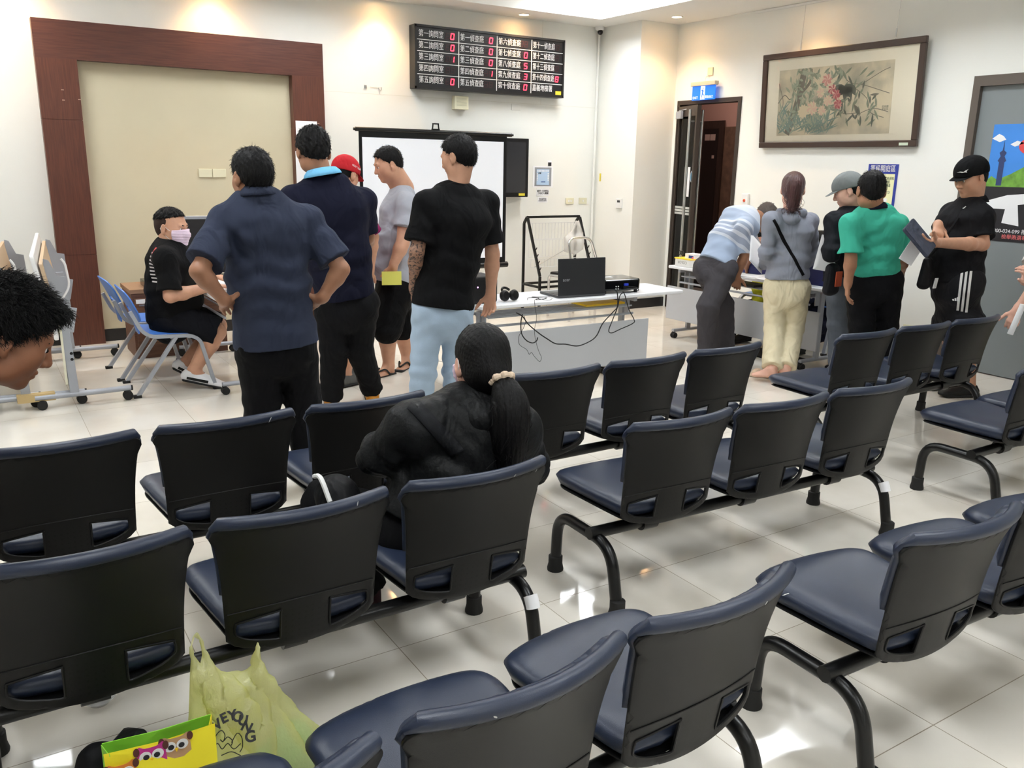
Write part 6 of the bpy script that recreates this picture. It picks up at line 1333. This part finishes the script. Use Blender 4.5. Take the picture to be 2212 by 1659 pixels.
for a, d in ((atz(1668, 797, .075), A_(-.35, .55, 0)), (atz(1697, 797, .075), A_(.0, 1, 0))):
    a = V3(a); d = nrm(d); b0_ = A_(a[0], a[1], 0); p10['fix'](sdf_obj('slipper', [econ(b0_-d*.05+A_(0, 0, .01), b0_+d*.17+A_(0, 0, .01), (.038, .012), (.044, .012), A_(0, 0, 1), .005), ell(b0_+d*.11+A_(0, 0, .02), [np.cross(A_(0, 0, 1), d), d, A_(0, 0, 1)], (.050, .050, .048), .01)], .005, beige, None, clip=[(b0_, A_(0, 0, -1))]))
o = slab('held_paper', rrect(-.10, .10, -.14, .14, .002), lambda s, q: (s, .03*math.sin(s*9), q), .0008, .0008, M['paper'], step=.03, edge=.0006, rf=.001, rb=.001); o.location = g_(1634, 548, Y, .34); o.rotation_euler = (-.6, .5, -.2); tag(o, 'white papers held in the left hand of the woman in grey', 'paper')
# --- man in the green polo
Y = 3.64
green = fabric('mint_green_pique', (66, 176, 150), .85)
p13 = person('balding man in mint green polo and black trousers, back to camera', 48, g_(1888, 595, Y), g_(1888, 452, Y), g_(1882, 412, Y), (g_(1838, 486, Y, .03), g_(1938, 488, Y, -.03)), (g_(1838, 560, Y, .0), g_(1950, 560, Y, -.03)), (g_(1832, 610, Y, .02), g_(1944, 596, Y, .08)),
    (g_(1862, 700, Y, .04), g_(1912, 700, Y, -.02)), (gz(1855, Y, ANK), gz(1910, Y, ANK)), hy=38, hpt=14, hs=1.03, skin='tan', hip=(.165, .13), waist=(.170, .13), chest=(.190, .13), sh_r=.062,
    hands=(dict(d=A_(.05, .0, -1), curl=.3), dict(curl=.4)), shirt=dict(m=green, hem=-.02, sleeve=.80, sflare=.035, collar='polo', cm=navy_cloth, cr=.066, wr=.0035, fo=.006), pants=dict(m=black_pant, r=(.105, .09, .085), rise=.10), shoes=(M['black'], rub), hair=dict(thick=.008, tuft=.002, low=-.08), seed=71)
# --- person in the dark jacket behind him
Y = 4.12
grey_jean = mat('washed_grey_denim', srgb(84, 90, 100), .9, bump=.2, bscale=300, var=.25, vscale=7)
p12 = person('person in dark jacket and washed grey jeans beside the man in green', -20, g_(1822, 600, Y), g_(1838, 450, Y), g_(1832, 412, Y), (g_(1806, 480, Y, -.05), g_(1872, 480, Y, .05)), (g_(1796, 545, Y, -.10), g_(1885, 545, Y, .1)), (g_(1806, 512, Y, .12), g_(1850, 540, Y, .25)),
    (g_(1812, 700, Y), g_(1842, 700, Y, .08)), (gz(1812, Y, ANK), gz(1846, Y+.1, ANK)), hy=-38, hpt=22, hs=1.0, skin='pink', hip=(.155, .12), waist=(.16, .12), chest=(.175, .125),
    hands=(dict(d=A_(-.2, .4, .6), n=A_(.5, .5, 0), curl=.6, s=.95), dict(curl=.5)), shirt=dict(m=fabric('dark_jacket', (26, 28, 34), .7), name='jacket', hem=.03, sleeve=2, ease=.012), pants=dict(m=grey_jean, r=(.10, .085, .08), name='jeans'), shoes=(M['black'], rub), hair=dict(thick=.004, tuft=.001, low=-.08, strand_n=0), seed=81)
cap(p12, fabric('grey_cap', (120, 124, 124)), 1.0)
o = slab('held_paper', rrect(-.075, .075, -.13, .13, .002), lambda s, q: (s, .02*math.sin(s*12), q), .0008, .0008, M['paper'], step=.03, edge=.0006, rf=.001, rb=.001); o.location = g_(1788, 548, Y, .0); o.rotation_euler = (0, .15, -.9); tag(o, 'white paper hanging beside the person in the dark jacket', 'paper')
t = thing('orange_print_bag', 'dark bag with an orange print carried by the person in dark jacket', 'bag', g_(1797, 600, Y, -.1))
sdf_obj('bag_body', [econ((0, 0, -.09), (0, 0, .07), (.075, .045), (.06, .04), (0, 1, 0), .02)], .008, fabric('dark_bag', (34, 34, 38), .7), t, disp=wrinkle(.004, 3)); MB().box(-.02, .05, -.052, -.044, -.06, .05).build('orange_print', mat('orange_print', srgb(200, 84, 50), .7), t, bevel=.003)
# --- man in the black polo and sports shorts
Y = 3.42
blk2 = fabric('black_pique', (24, 24, 27), .8); sho = fabric('black_sport_shorts', (30, 30, 34), .6)
P14, N14 = g_(2068, 598, Y), g_(2098, 436, Y)
S14 = (g_(2118, 470, Y, -.12), g_(2058, 462, Y, .17)); E14 = (g_(2122, 528, Y, -.18), g_(2030, 512, Y, .12)); W14 = (g_(2018, 524, Y, -.20), g_(2026, 486, Y, -.10))
p14 = person('stout man in black polo, cap and black shorts with white side stripes', -62, P14, N14, g_(2098, 383, Y), S14, E14, W14,
    (g_(2055, 700, Y, .08), g_(2085, 705, Y, -.08)), (gz(2062, Y+.1, ANK), gz(2095, Y-.08, ANK)), hy=-70, hpt=20, hs=1.05, skin='mid', hip=(.185, .155), waist=(.19, .165), chest=(.195, .145), fat=1.05, armfat=1.15, headfat=.12, neck_r=.068, sh_r=.075, visible_legs=True,
    hands=(dict(d=A_(-.95, .1, .05), n=A_(.0, .3, 1), curl=.35, s=1.05, thumb=(.5, .6, .3)), dict(d=A_(-.5, -.4, -.5), n=A_(-.1, .3, -1), curl=.9, s=1.0)), belly=((.16, .12, .13), .09, .14), bend=nrm(A_(-.88, .47, 0))*.04,
    shirt=dict(m=blk2, hem=.04, sleeve=.75, sflare=.03, collar='polo', cr=.075), pants=dict(m=sho, kind='knee', r=(.135, .13, .13), len=-.12, name='shorts'), shoes=(M['black'], rub), hair=dict(thick=.004, tuft=.001, low=-.07, strand_n=0), seed=91)
cap14 = cap(p14, fabric('black_cap', (14, 14, 16)), 1.06, brim=.05)
dv = nrm(ray(2080, 650)*A_(1, 1, 0))
for k in range(3):
    a = g_(2072+k*11, 592, Y, -.5); bq = g_(2058+k*11, 712, Y, -.5); o = patch(p14['pants'], a, bq-a, A_(.016, -.009, 0), dv, 24, 2, M['white'], 'side_stripe', None, reach=1.2)
    if o: p14['fix'](o)
hw = hp(p14['H'], p14['fr'], 1.06)
def tiny(p, name, pts, C0, rt, up, m, parent=None, sc=1.0):
    mw = facing(C0, rt, up); b = MB().prism(pts, 0, .0012, mw @ Matrix.Scale(sc, 4)); o = b.build(name, m, None); p['fix'](o); return o
nf = -np.array(dv); rt = nrm(np.cross(A_(0, 0, 1), nf)); 
tiny(p14, 'cap_emblem', [(-.5, -.05), (-.2, .06), (.1, .04), (.3, .2), (.5, .3), (.35, .12), (.42, -.02), (.25, .0), (.0, -.06), (-.25, -.02)], hw(.045, .092, .066)+nf*.012, rt, A_(0, 0, 1), M['white'], None, .07)
q = g_(2065, 650, Y, -.245)
for j, (x0_, hh_) in enumerate(((-.02, .012), (-.007, .02), (.006, .028))): tiny(p14, 'shorts_emblem', [(x0_, 0), (x0_+.010, 0), (x0_+.010-.004, hh_), (x0_-.004, hh_*.8)], q, rt, A_(0, 0, 1), M['white'])
tiny(p14, 'chest_emblem', [(-.5, -.3), (.3, .4), (.5, .3), (-.1, -.4)], g_(2083, 448, Y, -.20), rt, A_(0, 0, 1), M['white'], None, .022)
# small shoulder bag and the folder he holds
t = thing('crossbody_bag', 'small black crossbody bag with white stripes beside the stout man', 'bag', g_(1998, 590, Y, .05))
bb = sdf_obj('bag_body', [econ((0, 0, -.08), (.02, 0, .08), (.062, .035), (.045, .03), (0, 1, 0), .02)], .007, fabric('black_bag2', (24, 24, 27), .55), t)
for k in range(3): MB().bar((.02+.014*k, -.062, -.10), (.035+.014*k, -.062, -.03), .006).build('white_stripe', M['white'], t)
MB().tube(spline([(.0, 0, .09), (.05, -.05, .2), (.14, -.10, .38)], 6), .008, 6).build('bag_strap', fabric('black_webbing2', (22, 22, 24)), t, smooth=True)
t = thing('tablet_case', 'dark grey tablet case held by the stout man in black', 'tablet', g_(1986, 514, Y, -.20)); t.rotation_euler = (.9, -.35, .3)
MB().prism(rrect(-.09, .09, -.115, .115, .012), -.009, .009).build('case', fabric('charcoal_case', (62, 66, 80), .5), t, bevel=.004); MB().prism(rrect(-.083, .083, -.108, .108, .01), .0095, .0115).build('cover', fabric('charcoal_cover', (70, 74, 88), .55), t)
o = MB().box(-.05, .05, -.001, .001, -.09, .09).build('held_paper', M['paper']); o.location = g_(1972, 540, Y, -.12); o.rotation_euler = (0, .5, -.5); tag(o, 'white paper under the tablet case of the stout man', 'paper')
# --- person at the right edge, arms folded, khaki trousers
Y = 2.95
person('person in khaki trousers cut off by the right edge, arms crossed', -50, g_(2290, 670, Y), g_(2300, 470, Y), g_(2300, 415, Y), (g_(2300, 500, Y, -.15), g_(2262, 500, Y, .18)), (g_(2262, 580, Y, -.2), g_(2225, 590, Y, .15)), (g_(2198, 668, Y, -.1), g_(2215, 606, Y, -.16)),
    (g_(2250, 780, Y, .06), g_(2285, 790, Y, -.08)), (gz(2245, Y+.1, ANK), gz(2290, Y-.06, ANK)), hy=-60, skin='pink', hands=(dict(d=A_(-.2, .1, -1), n=A_(.6, .3, 0), curl=.5), dict(d=A_(-.35, -.2, .4), n=A_(.3, .6, -.4), curl=.7)),
    shirt=dict(m=fabric('white_cotton', (226, 226, 226)), hem=.03, sleeve=.8, sflare=.03, collar='crew'), pants=dict(m=fabric('khaki_cloth', (132, 120, 80), .85), r=(.11, .10, .10)), shoes=(M['black'], rub), hair=dict(thick=.012), seed=95)
o = MB().tube([(0, 0, -.1), (0, 0, .1)], .018, 14).build('rolled_paper', M['paper'], smooth=True); o.location = g_(2196, 690, 2.80); o.rotation_euler = (.2, .1, 0); tag(o, 'white rolled paper in the hand at the right photo edge', 'paper')
# --- two people seated behind the signing table
ylw = fabric('yellow_vest_cloth', (222, 224, 60))
def seated_back(label, H, m_, skin='pink', cut=None, seed=1, hx=0):
    H = V3(H); P = H+A_(.10, 0, -.68); N = H+A_(.05, 0, -.125)
    return person(label, -90, P, N, H, (N+A_(.0, -.16, -.05), N+A_(.0, .16, -.05)), (N+A_(-.10, -.20, -.28), N+A_(-.10, .20, -.28)), (A_(N[0]-.30, N[1]-.08, TZ+.03), A_(N[0]-.30, N[1]+.08, TZ+.03)), (P+A_(-.4, -.1, .0), P+A_(-.4, .1, .0)), (P+A_(-.36, -.1, -P[2]+ANK), P+A_(-.36, .1, -P[2]+ANK)), hy=-90, hpt=42, skin=skin, hip=(.15, .12), waist=(.14, .11), chest=(.16, .11),
        hands=(dict(d=A_(-1, .1, -.1), n=A_(0, 0, -1), curl=.2, s=.95), dict(d=A_(-1, -.1, -.1), n=A_(0, 0, -1), curl=.2, s=.95)), shirt=dict(m=m_, hem=.05, sleeve=.75, collar='crew'), pants=dict(m=navy_cloth, r=(.09, .07, .06)), shoes=(M['black'], rub), hair=dict(thick=.016, tuft=.003, low=-.10, line=(-.01, 1.2)), seed=seed, face=True)
seated_back('person in yellow vest seated behind the signing table, mostly hidden', atx(1652, 512, 6.48), ylw, seed=101)
seated_back('dark-haired person seated behind the signing table beside the navy box', atx(1770, 532, 6.46), navy_cloth, seed=102)
for n_, (y_, lb) in enumerate(((atx(1652, 512, 6.48)[1], 'chair under the seated person in the yellow vest'), (atx(1770, 532, 6.46)[1], 'chair under the dark-haired person behind the signing table'))):
    blue = [c for c in C.objects if c.name == 'blue_chair'][0]; c = clone(blue); c.location = (6.62, y_, 0); c.rotation_euler = (0, 0, math.pi/2); c['label'] = 'blue plastic '+lb
# --- seated man with the mask at the left table
Y = 6.35
P2 = V3((1.17, 6.42, .555)); N2 = g_(368, 524, Y)
p2 = person('seated man in black tee with pink face mask at the left table', 92, P2, N2, g_(371, 492, Y), (g_(352, 548, Y, .20), g_(358, 560, Y, -.17)), (g_(420, 630, Y, .22), g_(368, 640, Y, -.24)), (g_(462, 596, Y, .16), g_(462, 618, Y, -.14)),
    (g_(470, 704, Y, .16), g_(468, 716, Y, -.10)), (g_(402, 782, Y, .10), g_(418, 800, Y, -.08)), hy=132, hpt=6, hs=1.08, skin='mid', hip=(.185, .15), waist=(.19, .155), chest=(.20, .15), fat=1.1, armfat=1.15, headfat=.16, neck_r=.07, sh_r=.075, root=(1.16, 6.42, 0), visible_legs=True,
    hands=(dict(d=A_(1, -.2, -.15), n=A_(0, 0, -1), curl=.25, s=1.0), dict(d=A_(1, .2, -.12), n=A_(0, 0, -1), curl=.2, s=1.0)), belly=((.16, .13, .14), .10, .12), foot=(A_(.8, -.25, -.5), A_(.85, -.35, -.22)),
    shirt=dict(m=black_cloth, hem=.09, sleeve=.86, sflare=.03, collar='crew', cr=.074), pants=dict(m=fabric('black_shorts_cloth', (17, 18, 24), .85), kind='short', r=(.108, .108), len=1.0, name='shorts', flat=0), hair=dict(thick=.010, tuft=.005, low=.0, line=(.066, .25), strand_l=.010), seed=111, head_h=.004)
p2['fix'](sdf_obj('cropped_hair', [ell(hp(p2['H'], p2['fr'], 1.08)(0, -.018, .03), np.array(p2['fr']), np.array((.0795, .097, .085))*1.08, .01), ell(hp(p2['H'], p2['fr'], 1.08)(0, -.046, -.014), np.array(p2['fr']), np.array((.062, .056, .064))*1.08, .03)], .005, fabric('stubble', (58, 46, 42), .8), None, clip=[(hp(p2['H'], p2['fr'], 1.08)(0, .012, 0), p2['fr'][1]), (hp(p2['H'], p2['fr'], 1.08)(0, 0, -.062), -p2['fr'][2])]))
face_mask(p2, 1.08, headfat=.16)
wsh = mat('white_leather', srgb(228, 228, 230), .5)
for i, (a, d) in enumerate(((g_(402, 782, Y, .10), A_(.8, -.25, -.5)), (g_(418, 800, Y, -.08), A_(.85, -.35, -.22)))):
    d = nrm(d); u = nrm(np.cross(np.cross(d, A_(0, 0, 1)), d)); o = p2['fix'](shoe(None, a, d, wsh, M['black'], s=1.1, up=u, sole_h=.022)); w_ = np.cross(u, d)
    for c in o.children: c.matrix_parent_inverse = Matrix.Identity(4)
    so = patch(o, a-u*.062-w_*-.3-d*.03, d*.15, u*.02-d*.01, -w_*-1 if False else w_*-1*-1, 10, 2, M['black'], 'side_stripe', None, reach=.5)
    if so is None: so = patch(o, a-u*.062+w_*-.3-d*.03, d*.15, u*.02, w_, 10, 2, M['black'], 'side_stripe', None, reach=.5)
    if so: p2['fix'](so)
prn = mat('back_print', srgb(206, 200, 200), .8, bump=.1); bk = p2['shirt']
a = g_(322, 560, Y, -.5); 
for k, (u_, z0_, z1_) in enumerate(((0, 0, 0),)):
    pass
b = MB()
for k in range(9):
    q = patch(bk, g_(300, 548+k*8, Y, -.16), A_(0, .10, 0), A_(0, 0, -.010), A_(1, 0, 0), 8, 1, prn, 'back_print_rib', None, reach=1.0)
    if q: p2['fix'](q)
q = patch(bk, g_(300, 530, Y, -.18), A_(0, .09, 0), A_(0, 0, -.045), A_(1, 0, -.2), 8, 3, mat('red_print', srgb(206, 70, 70), .8), 'back_print_crest', None, reach=1.0)
if q: p2['fix'](q)
# --- the dark-haired person leaning in at the left edge
H1 = g_(14, 724, 2.3); H1 = V3(H1)
N1 = H1+A_(-.16, .02, .00); P1 = V3((-.55, 2.22, .52))
p1 = person('dark-haired person leaning in at the left edge, only the head in view', 80, P1, N1, H1, (N1+A_(-.10, .17, -.02), N1+A_(-.08, -.17, -.02)), (N1+A_(-.18, .20, -.22), N1+A_(-.20, -.20, -.24)), (N1+A_(-.22, .14, -.44), N1+A_(-.24, -.10, -.46)), (V3((-.42, 2.66, .50)), V3((-.62, 2.64, .50))), (V3((-.42, 2.68, ANK)), V3((-.62, 2.66, ANK))), hy=88, hpt=30, hs=1.0, skin='dark', root=(-.5, 2.2, 0), head_h=.0032,
    shirt=dict(m=fabric('grey_tee', (90, 92, 98)), hem=.04, sleeve=.8, collar='crew'), pants=dict(m=black_pant), shoes=(M['black'], rub), seed=121)
p1['hair'] = p1['fix'](short_hair(p1['H'], p1['fr'], 1.0, thick=.022, tuft=.0045, low=-.06, line=(.0, 1.0), h=.0034, seed=5, front=(0, .068, .088), strand_n=9000, strand_l=.022))
# ---------------------------------------------------------------- bags and small things among the benches
from mathutils.bvhtree import BVHTree
YB7 = 1.93
def film(name, col, a):
    m = bpy.data.materials.new(name); m.use_nodes = True; nt = m.node_tree; N = nt.nodes.new; L = nt.links.new; nt.nodes.remove(nt.nodes['Principled BSDF']); out = nt.nodes['Material Output']
    d = N('ShaderNodeBsdfDiffuse'); tr = N('ShaderNodeBsdfTranslucent'); tp = N('ShaderNodeBsdfTransparent'); g = N('ShaderNodeBsdfGlossy'); g.inputs['Roughness'].default_value = .25
    for q in (d, tr): q.inputs[0].default_value = (*srgb(*col), 1)
    tp.inputs[0].default_value = (*srgb(*[min(255, c+18) for c in col]), 1)
    m1 = N('ShaderNodeMixShader'); m1.inputs[0].default_value = .45; L(d.outputs[0], m1.inputs[1]); L(tr.outputs[0], m1.inputs[2])
    m2 = N('ShaderNodeMixShader'); m2.inputs[0].default_value = a; L(m1.outputs[0], m2.inputs[1]); L(tp.outputs[0], m2.inputs[2])
    m3 = N('ShaderNodeMixShader'); m3.inputs[0].default_value = .06; L(m2.outputs[0], m3.inputs[1]); L(g.outputs[0], m3.inputs[2]); L(m3.outputs[0], out.inputs[0])
    n = N('ShaderNodeTexNoise'); n.inputs['Scale'].default_value = 30; b = N('ShaderNodeBump'); b.inputs['Strength'].default_value = .4; b.inputs['Distance'].default_value = .01; L(n.outputs[0], b.inputs['Height']); L(b.outputs[0], d.inputs['Normal']); L(b.outputs[0], g.inputs['Normal'])
    return m
bagm = film('yellow_green_film', (244, 243, 188), .42)
op = [(405, 1420), (409, 1385), (423, 1364), (438, 1373), (455, 1415), (480, 1446), (520, 1452), (538, 1438), (546, 1402), (556, 1387), (566, 1395), (574, 1440), (602, 1468), (614, 1500), (650, 1530), (688, 1562)]
o3 = [aty(x, y, YB7) for x, y in op]; O2 = [(p.x, p.z) for p in o3]
O2 = [(O2[0][0]-.025, .01), (O2[0][0]-.035, .15), (O2[0][0]-.015, .30)]+O2+[(O2[-1][0]+.02, .12), (O2[-1][0]+.01, .01)]
O2 = O2[::-1]; O2 = [(p.x, p.y) for p in spline([(a, b_, 0) for a, b_ in O2+[O2[0]]], 3)][:-1]
hl = [aty(x, y, YB7) for x, y in ((421, 1376), (427, 1380), (434, 1412), (434, 1436), (422, 1410), (418, 1388))]; HL = [(p.x, p.z) for p in hl]
A0, A1 = aty(424, 1370, YB7), aty(556, 1392, YB7)
def bagmap(s, t):
    f = 0
    for a in (A0, A1):
        dx, dz = s-a.x, a.z-t; an = math.atan2(dx, dz+.04); f += .0045*math.sin(an*34+dx*8)*min(1, max(0, dz)/.12)
    return (s, YB7+f+.006*math.sin(s*60+t*35), t)
def thk(base):
    return base
bag = thing('plastic_bag', 'translucent yellow-green plastic carrier bag with black lettering standing between bench rows', 'bag', (.45, YB7, 0))
bo = slab('bag_body', O2, bagmap, .060, .060, bagm, bag, holes=(HL,), step=.009, rf=.13, rb=.13)
sm_ = bo.modifiers.new('smooth', 'SMOOTH'); sm_.factor = .5; sm_.iterations = 6
bo.matrix_parent_inverse = Matrix.Translation((-.45, -YB7, 0))
inn = sdf_obj('contents', [ell((.56, YB7, .10), np.eye(3), (.07, .05, .09), .03), ell((.48, YB7+.01, .07), np.eye(3), (.08, .05, .06), .03)], .006, mat('aqua_packet', srgb(150, 200, 196), .5, var=.3, vscale=12), bag, disp=wrinkle(.006, 8, (30, 30, 30))); inn.matrix_parent_inverse = Matrix.Translation((-.45, -YB7, 0)); inn['label'] = 'pale aqua packets inside the bag'
me = bo.data; bv = BVHTree.FromPolygons([v.co for v in me.vertices], [p.vertices[:] for p in me.polygons])
def onbag(px, py):
    d = Vector(ray(px, py)).normalized(); h = bv.ray_cast(Vector((0, 0, HC)), d); p = h[0] if h[0] else aty(px, py, YB7-.08); return p-d*.004
for ch, x, y, r in (('V', 470, 1566, .5), ('E', 484, 1552, .25), ('Y', 502, 1546, .05), ('O', 514, 1549, -.1), ('U', 525, 1557, -.3), ('N', 533, 1571, -.6), ('G', 541, 1592, .0)):
    p = onbag(x, y); mw = Matrix.Translation(p) @ Matrix.Rotation(-math.radians(8), 4, 'Z') @ Matrix.Rotation(math.radians(90-35), 4, 'X') @ Matrix.Rotation(r, 4, 'Z')
    o = text('lettering', ch, .032 if ch != 'G' else .036, INK, bag, mw, depth=.0005, bold=.0012); o.matrix_parent_inverse = Matrix.Translation((-.45, -YB7, 0))
b = MB()
for pts in (((463, 1612), (466, 1590), (478, 1578), (486, 1588), (482, 1602), (476, 1598)), ((484, 1600), (492, 1592), (502, 1600), (500, 1610)), ((500, 1604), (512, 1584), (522, 1592), (524, 1612), (518, 1625)), ((458, 1620), (470, 1606), (480, 1618), (492, 1606), (505, 1618), (520, 1606)), ((478, 1632), (500, 1624), (520, 1632))):
    b.tube(spline([tuple(onbag(*q)) for q in pts], 5), .0012, 5)
o = b.build('line_drawing', INK, bag, smooth=True); o.matrix_parent_inverse = Matrix.Translation((-.45, -YB7, 0))
# owl tote
ty = 1.80; q0, q1 = aty(222, 1618, ty), aty(462, 1566, ty); tw = q1.x-q0.x; th = (q0.z+q1.z)/2
tote = thing('tote_bag', 'yellow tote bag printed with orange, purple and brown owls, below the nearest seat', 'bag', ((q0.x+q1.x)/2, ty, 0), -.06)
yl = mat('tote_yellow', srgb(238, 222, 40), .55, bump=.1, bscale=40); lg = mat('tote_green', srgb(150, 226, 70), .55)
def tmap(off): return lambda s, t: (s, off-.025*math.sin(t/th*math.pi)*(1 if off < 0 else -1)+.004*math.sin(s*45), t)
for nm, off, mm, top in (('front_panel', -.004, yl, th), ('back_panel', .05, lg, th-.012)):
    slab(nm, [(-tw/2, .004), (tw/2, .004), (tw/2-.004, top*.6), (tw/2, top), (0, top-.008), (-tw/2, top-.004), (-tw/2+.004, top*.6)], tmap(off), .001, .001, mm, tote, step=.02, edge=.0008, rf=.002, rb=.002)
for sx in (-1, 1): slab('side_panel', [(-.004, .004), (.05, .004), (.05, th-.014), (.02, th-.02), (-.004, th-.004)], lambda s, t, sx=sx: (sx*tw/2-sx*.012*math.cos(s*34), s, t), .001, .001, lg if sx < 0 else yl, tote, step=.02, edge=.0008, rf=.002, rb=.002)
def disc(b, x, z, r, y, sx=1, n=18): b.add([(x+r*sx*math.cos(a), y, z+r*math.sin(a)) for a in np.linspace(0, 2*math.pi, n+1)[:-1]]+[(x+r*sx*math.cos(a), y+.0008, z+r*math.sin(a)) for a in np.linspace(0, 2*math.pi, n+1)[:-1]], [tuple(range(n)), tuple(range(2*n-1, n-1, -1))]+[(i, (i+1) % n, n+(i+1) % n, n+i) for i in range(n)])
brn = mat('owl_brown', srgb(92, 48, 40), .6)
for x, z, c, nm in ((-.085, th-.05, (222, 130, 50), 'orange_owl'), (-.022, th-.030, (196, 50, 140), 'purple_owl'), (.030, th-.024, (190, 150, 110), 'brown_owl')):
    mo = mat(nm+'_print', srgb(*c), .6); yy = -.0075-.025*math.sin(min(1, z/th)*math.pi)
    b = MB(); P = [(-.026, -.045), (.026, -.045), (.030, .0), (.026, .026), (.012, .020), (-.012, .020), (-.026, .026), (-.030, .0)]; P = [(a.x, a.y) for a in spline([(p, q, 0) for p, q in P+[P[0]]], 4)][:-1]
    b.add([(x+p, yy, z+q) for p, q in P]+[(x+p, yy-.0006, z+q) for p, q in P], [tuple(range(len(P))), tuple(range(2*len(P)-1, len(P)-1, -1))]+[(i, (i+1) % len(P), len(P)+(i+1) % len(P), len(P)+i) for i in range(len(P))])
    ow = b.build('printed_owl', mo, tote); b = MB()
    for sx in (-1, 1): disc(b, x+sx*.013, z, .0125, yy-.0018)
    b.build('eye_rings', M['white'], ow); b = MB()
    for sx in (-1, 1): disc(b, x+sx*.011, z-.001, .0065, yy-.003)
    b.build('pupils', INK, ow); b = MB(); b.add([(x-.004, yy-.003, z-.006), (x+.004, yy-.003, z-.006), (x, yy-.003, z-.016), (x-.004, yy-.002, z-.006), (x+.004, yy-.002, z-.006), (x, yy-.002, z-.016)], [(0, 1, 2), (5, 4, 3), (0, 3, 4, 1), (1, 4, 5, 2), (2, 5, 3, 0)]); b.build('beak', M['yellow'], ow)
    for sx in (-1, 1): b = MB(); disc(b, x+sx*.030, z+.016, .011, yy-.0014, .6); b.build('wing_tip', brn, ow)
# black things beside it
o = MB().tube([tuple(atz(255, 1630, .06)), tuple(atz(285, 1600, .09)), tuple(atz(305, 1592, .11))], [.036, .04, .022], 14).build('folded_umbrella', fabric('umbrella_cloth', (40, 42, 44), .6), smooth=True); tag(o, 'dark grey folded umbrella leaning behind the owl tote bag', 'umbrella')
t = thing('backpack', 'black bag strap and corner on the floor at the left of the owl tote', 'bag', (.10, 1.98, 0))
sdf_obj('bag_body', [econ((0, 0, .05), (.02, .04, .20), (.10, .06), (.05, .04), (0, 1, 0), .03)], .007, fabric('black_backpack', (18, 18, 20), .7), t, disp=wrinkle(.006, 2, (25, 25, 25)), clip=[((0, 0, .003), (0, 0, -1))]); MB().box(.02, .045, -.075, -.06, .10, .23).build('strap', fabric('black_webbing3', (16, 16, 17)), t, bevel=.003)
gl2 = mat('clear_plastic', (.95, .95, .95), .08, alpha=.35)
o = MB().lathe([(.028, 0), (.045, .018), (.050, .022), (.047, .022), (.026, .003)], 28).build('clear_lid', gl2, smooth=True); o.location = atz(215, 1518, .0); tag(o, 'small clear plastic lid lying on the floor behind the tote bag', 'lid')
# worn spots on the seat backs: small pale slivers
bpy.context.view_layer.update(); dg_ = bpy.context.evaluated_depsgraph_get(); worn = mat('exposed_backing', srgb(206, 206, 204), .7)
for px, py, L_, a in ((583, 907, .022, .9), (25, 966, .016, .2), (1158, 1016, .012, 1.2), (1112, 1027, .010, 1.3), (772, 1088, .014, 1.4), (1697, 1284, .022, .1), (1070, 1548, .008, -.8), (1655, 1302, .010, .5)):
    ok, p, n, _, ob, _ = S.ray_cast(dg_, Vector((0, 0, HC)), Vector(ray(px, py)).normalized())
    if not ok: continue
    root = ob
    while root.parent: root = root.parent
    if root.name.startswith('waiting_bench'):
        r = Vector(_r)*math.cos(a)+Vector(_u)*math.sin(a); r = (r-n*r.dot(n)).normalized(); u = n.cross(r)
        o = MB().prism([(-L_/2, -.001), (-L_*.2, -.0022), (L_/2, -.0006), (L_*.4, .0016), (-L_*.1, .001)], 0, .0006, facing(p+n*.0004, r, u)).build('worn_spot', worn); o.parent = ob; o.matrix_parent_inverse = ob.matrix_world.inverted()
q = aty(789, 187, YB-.004); o = MB().box(-.012, .012, -.008, .003, -.015, .015).build('wall_hook', M['steel']); o.location = q; tag(o, 'small metal hook on the back wall left of the call board', 'hook')
q = aty(818, 190, YB-.004); o = MB().tube([(-.09, 0, .004), (-.03, 0, 0), (0, 0, -.002), (.02, 0, -.03), (.035, 0, .01), (-.005, 0, .004), (.012, 0, -.06)], .0018, 5).build('wire_scrap', M['steel']); o.location = q; tag(o, 'thin twisted wire hanging on the back wall beside the hook', 'wire')
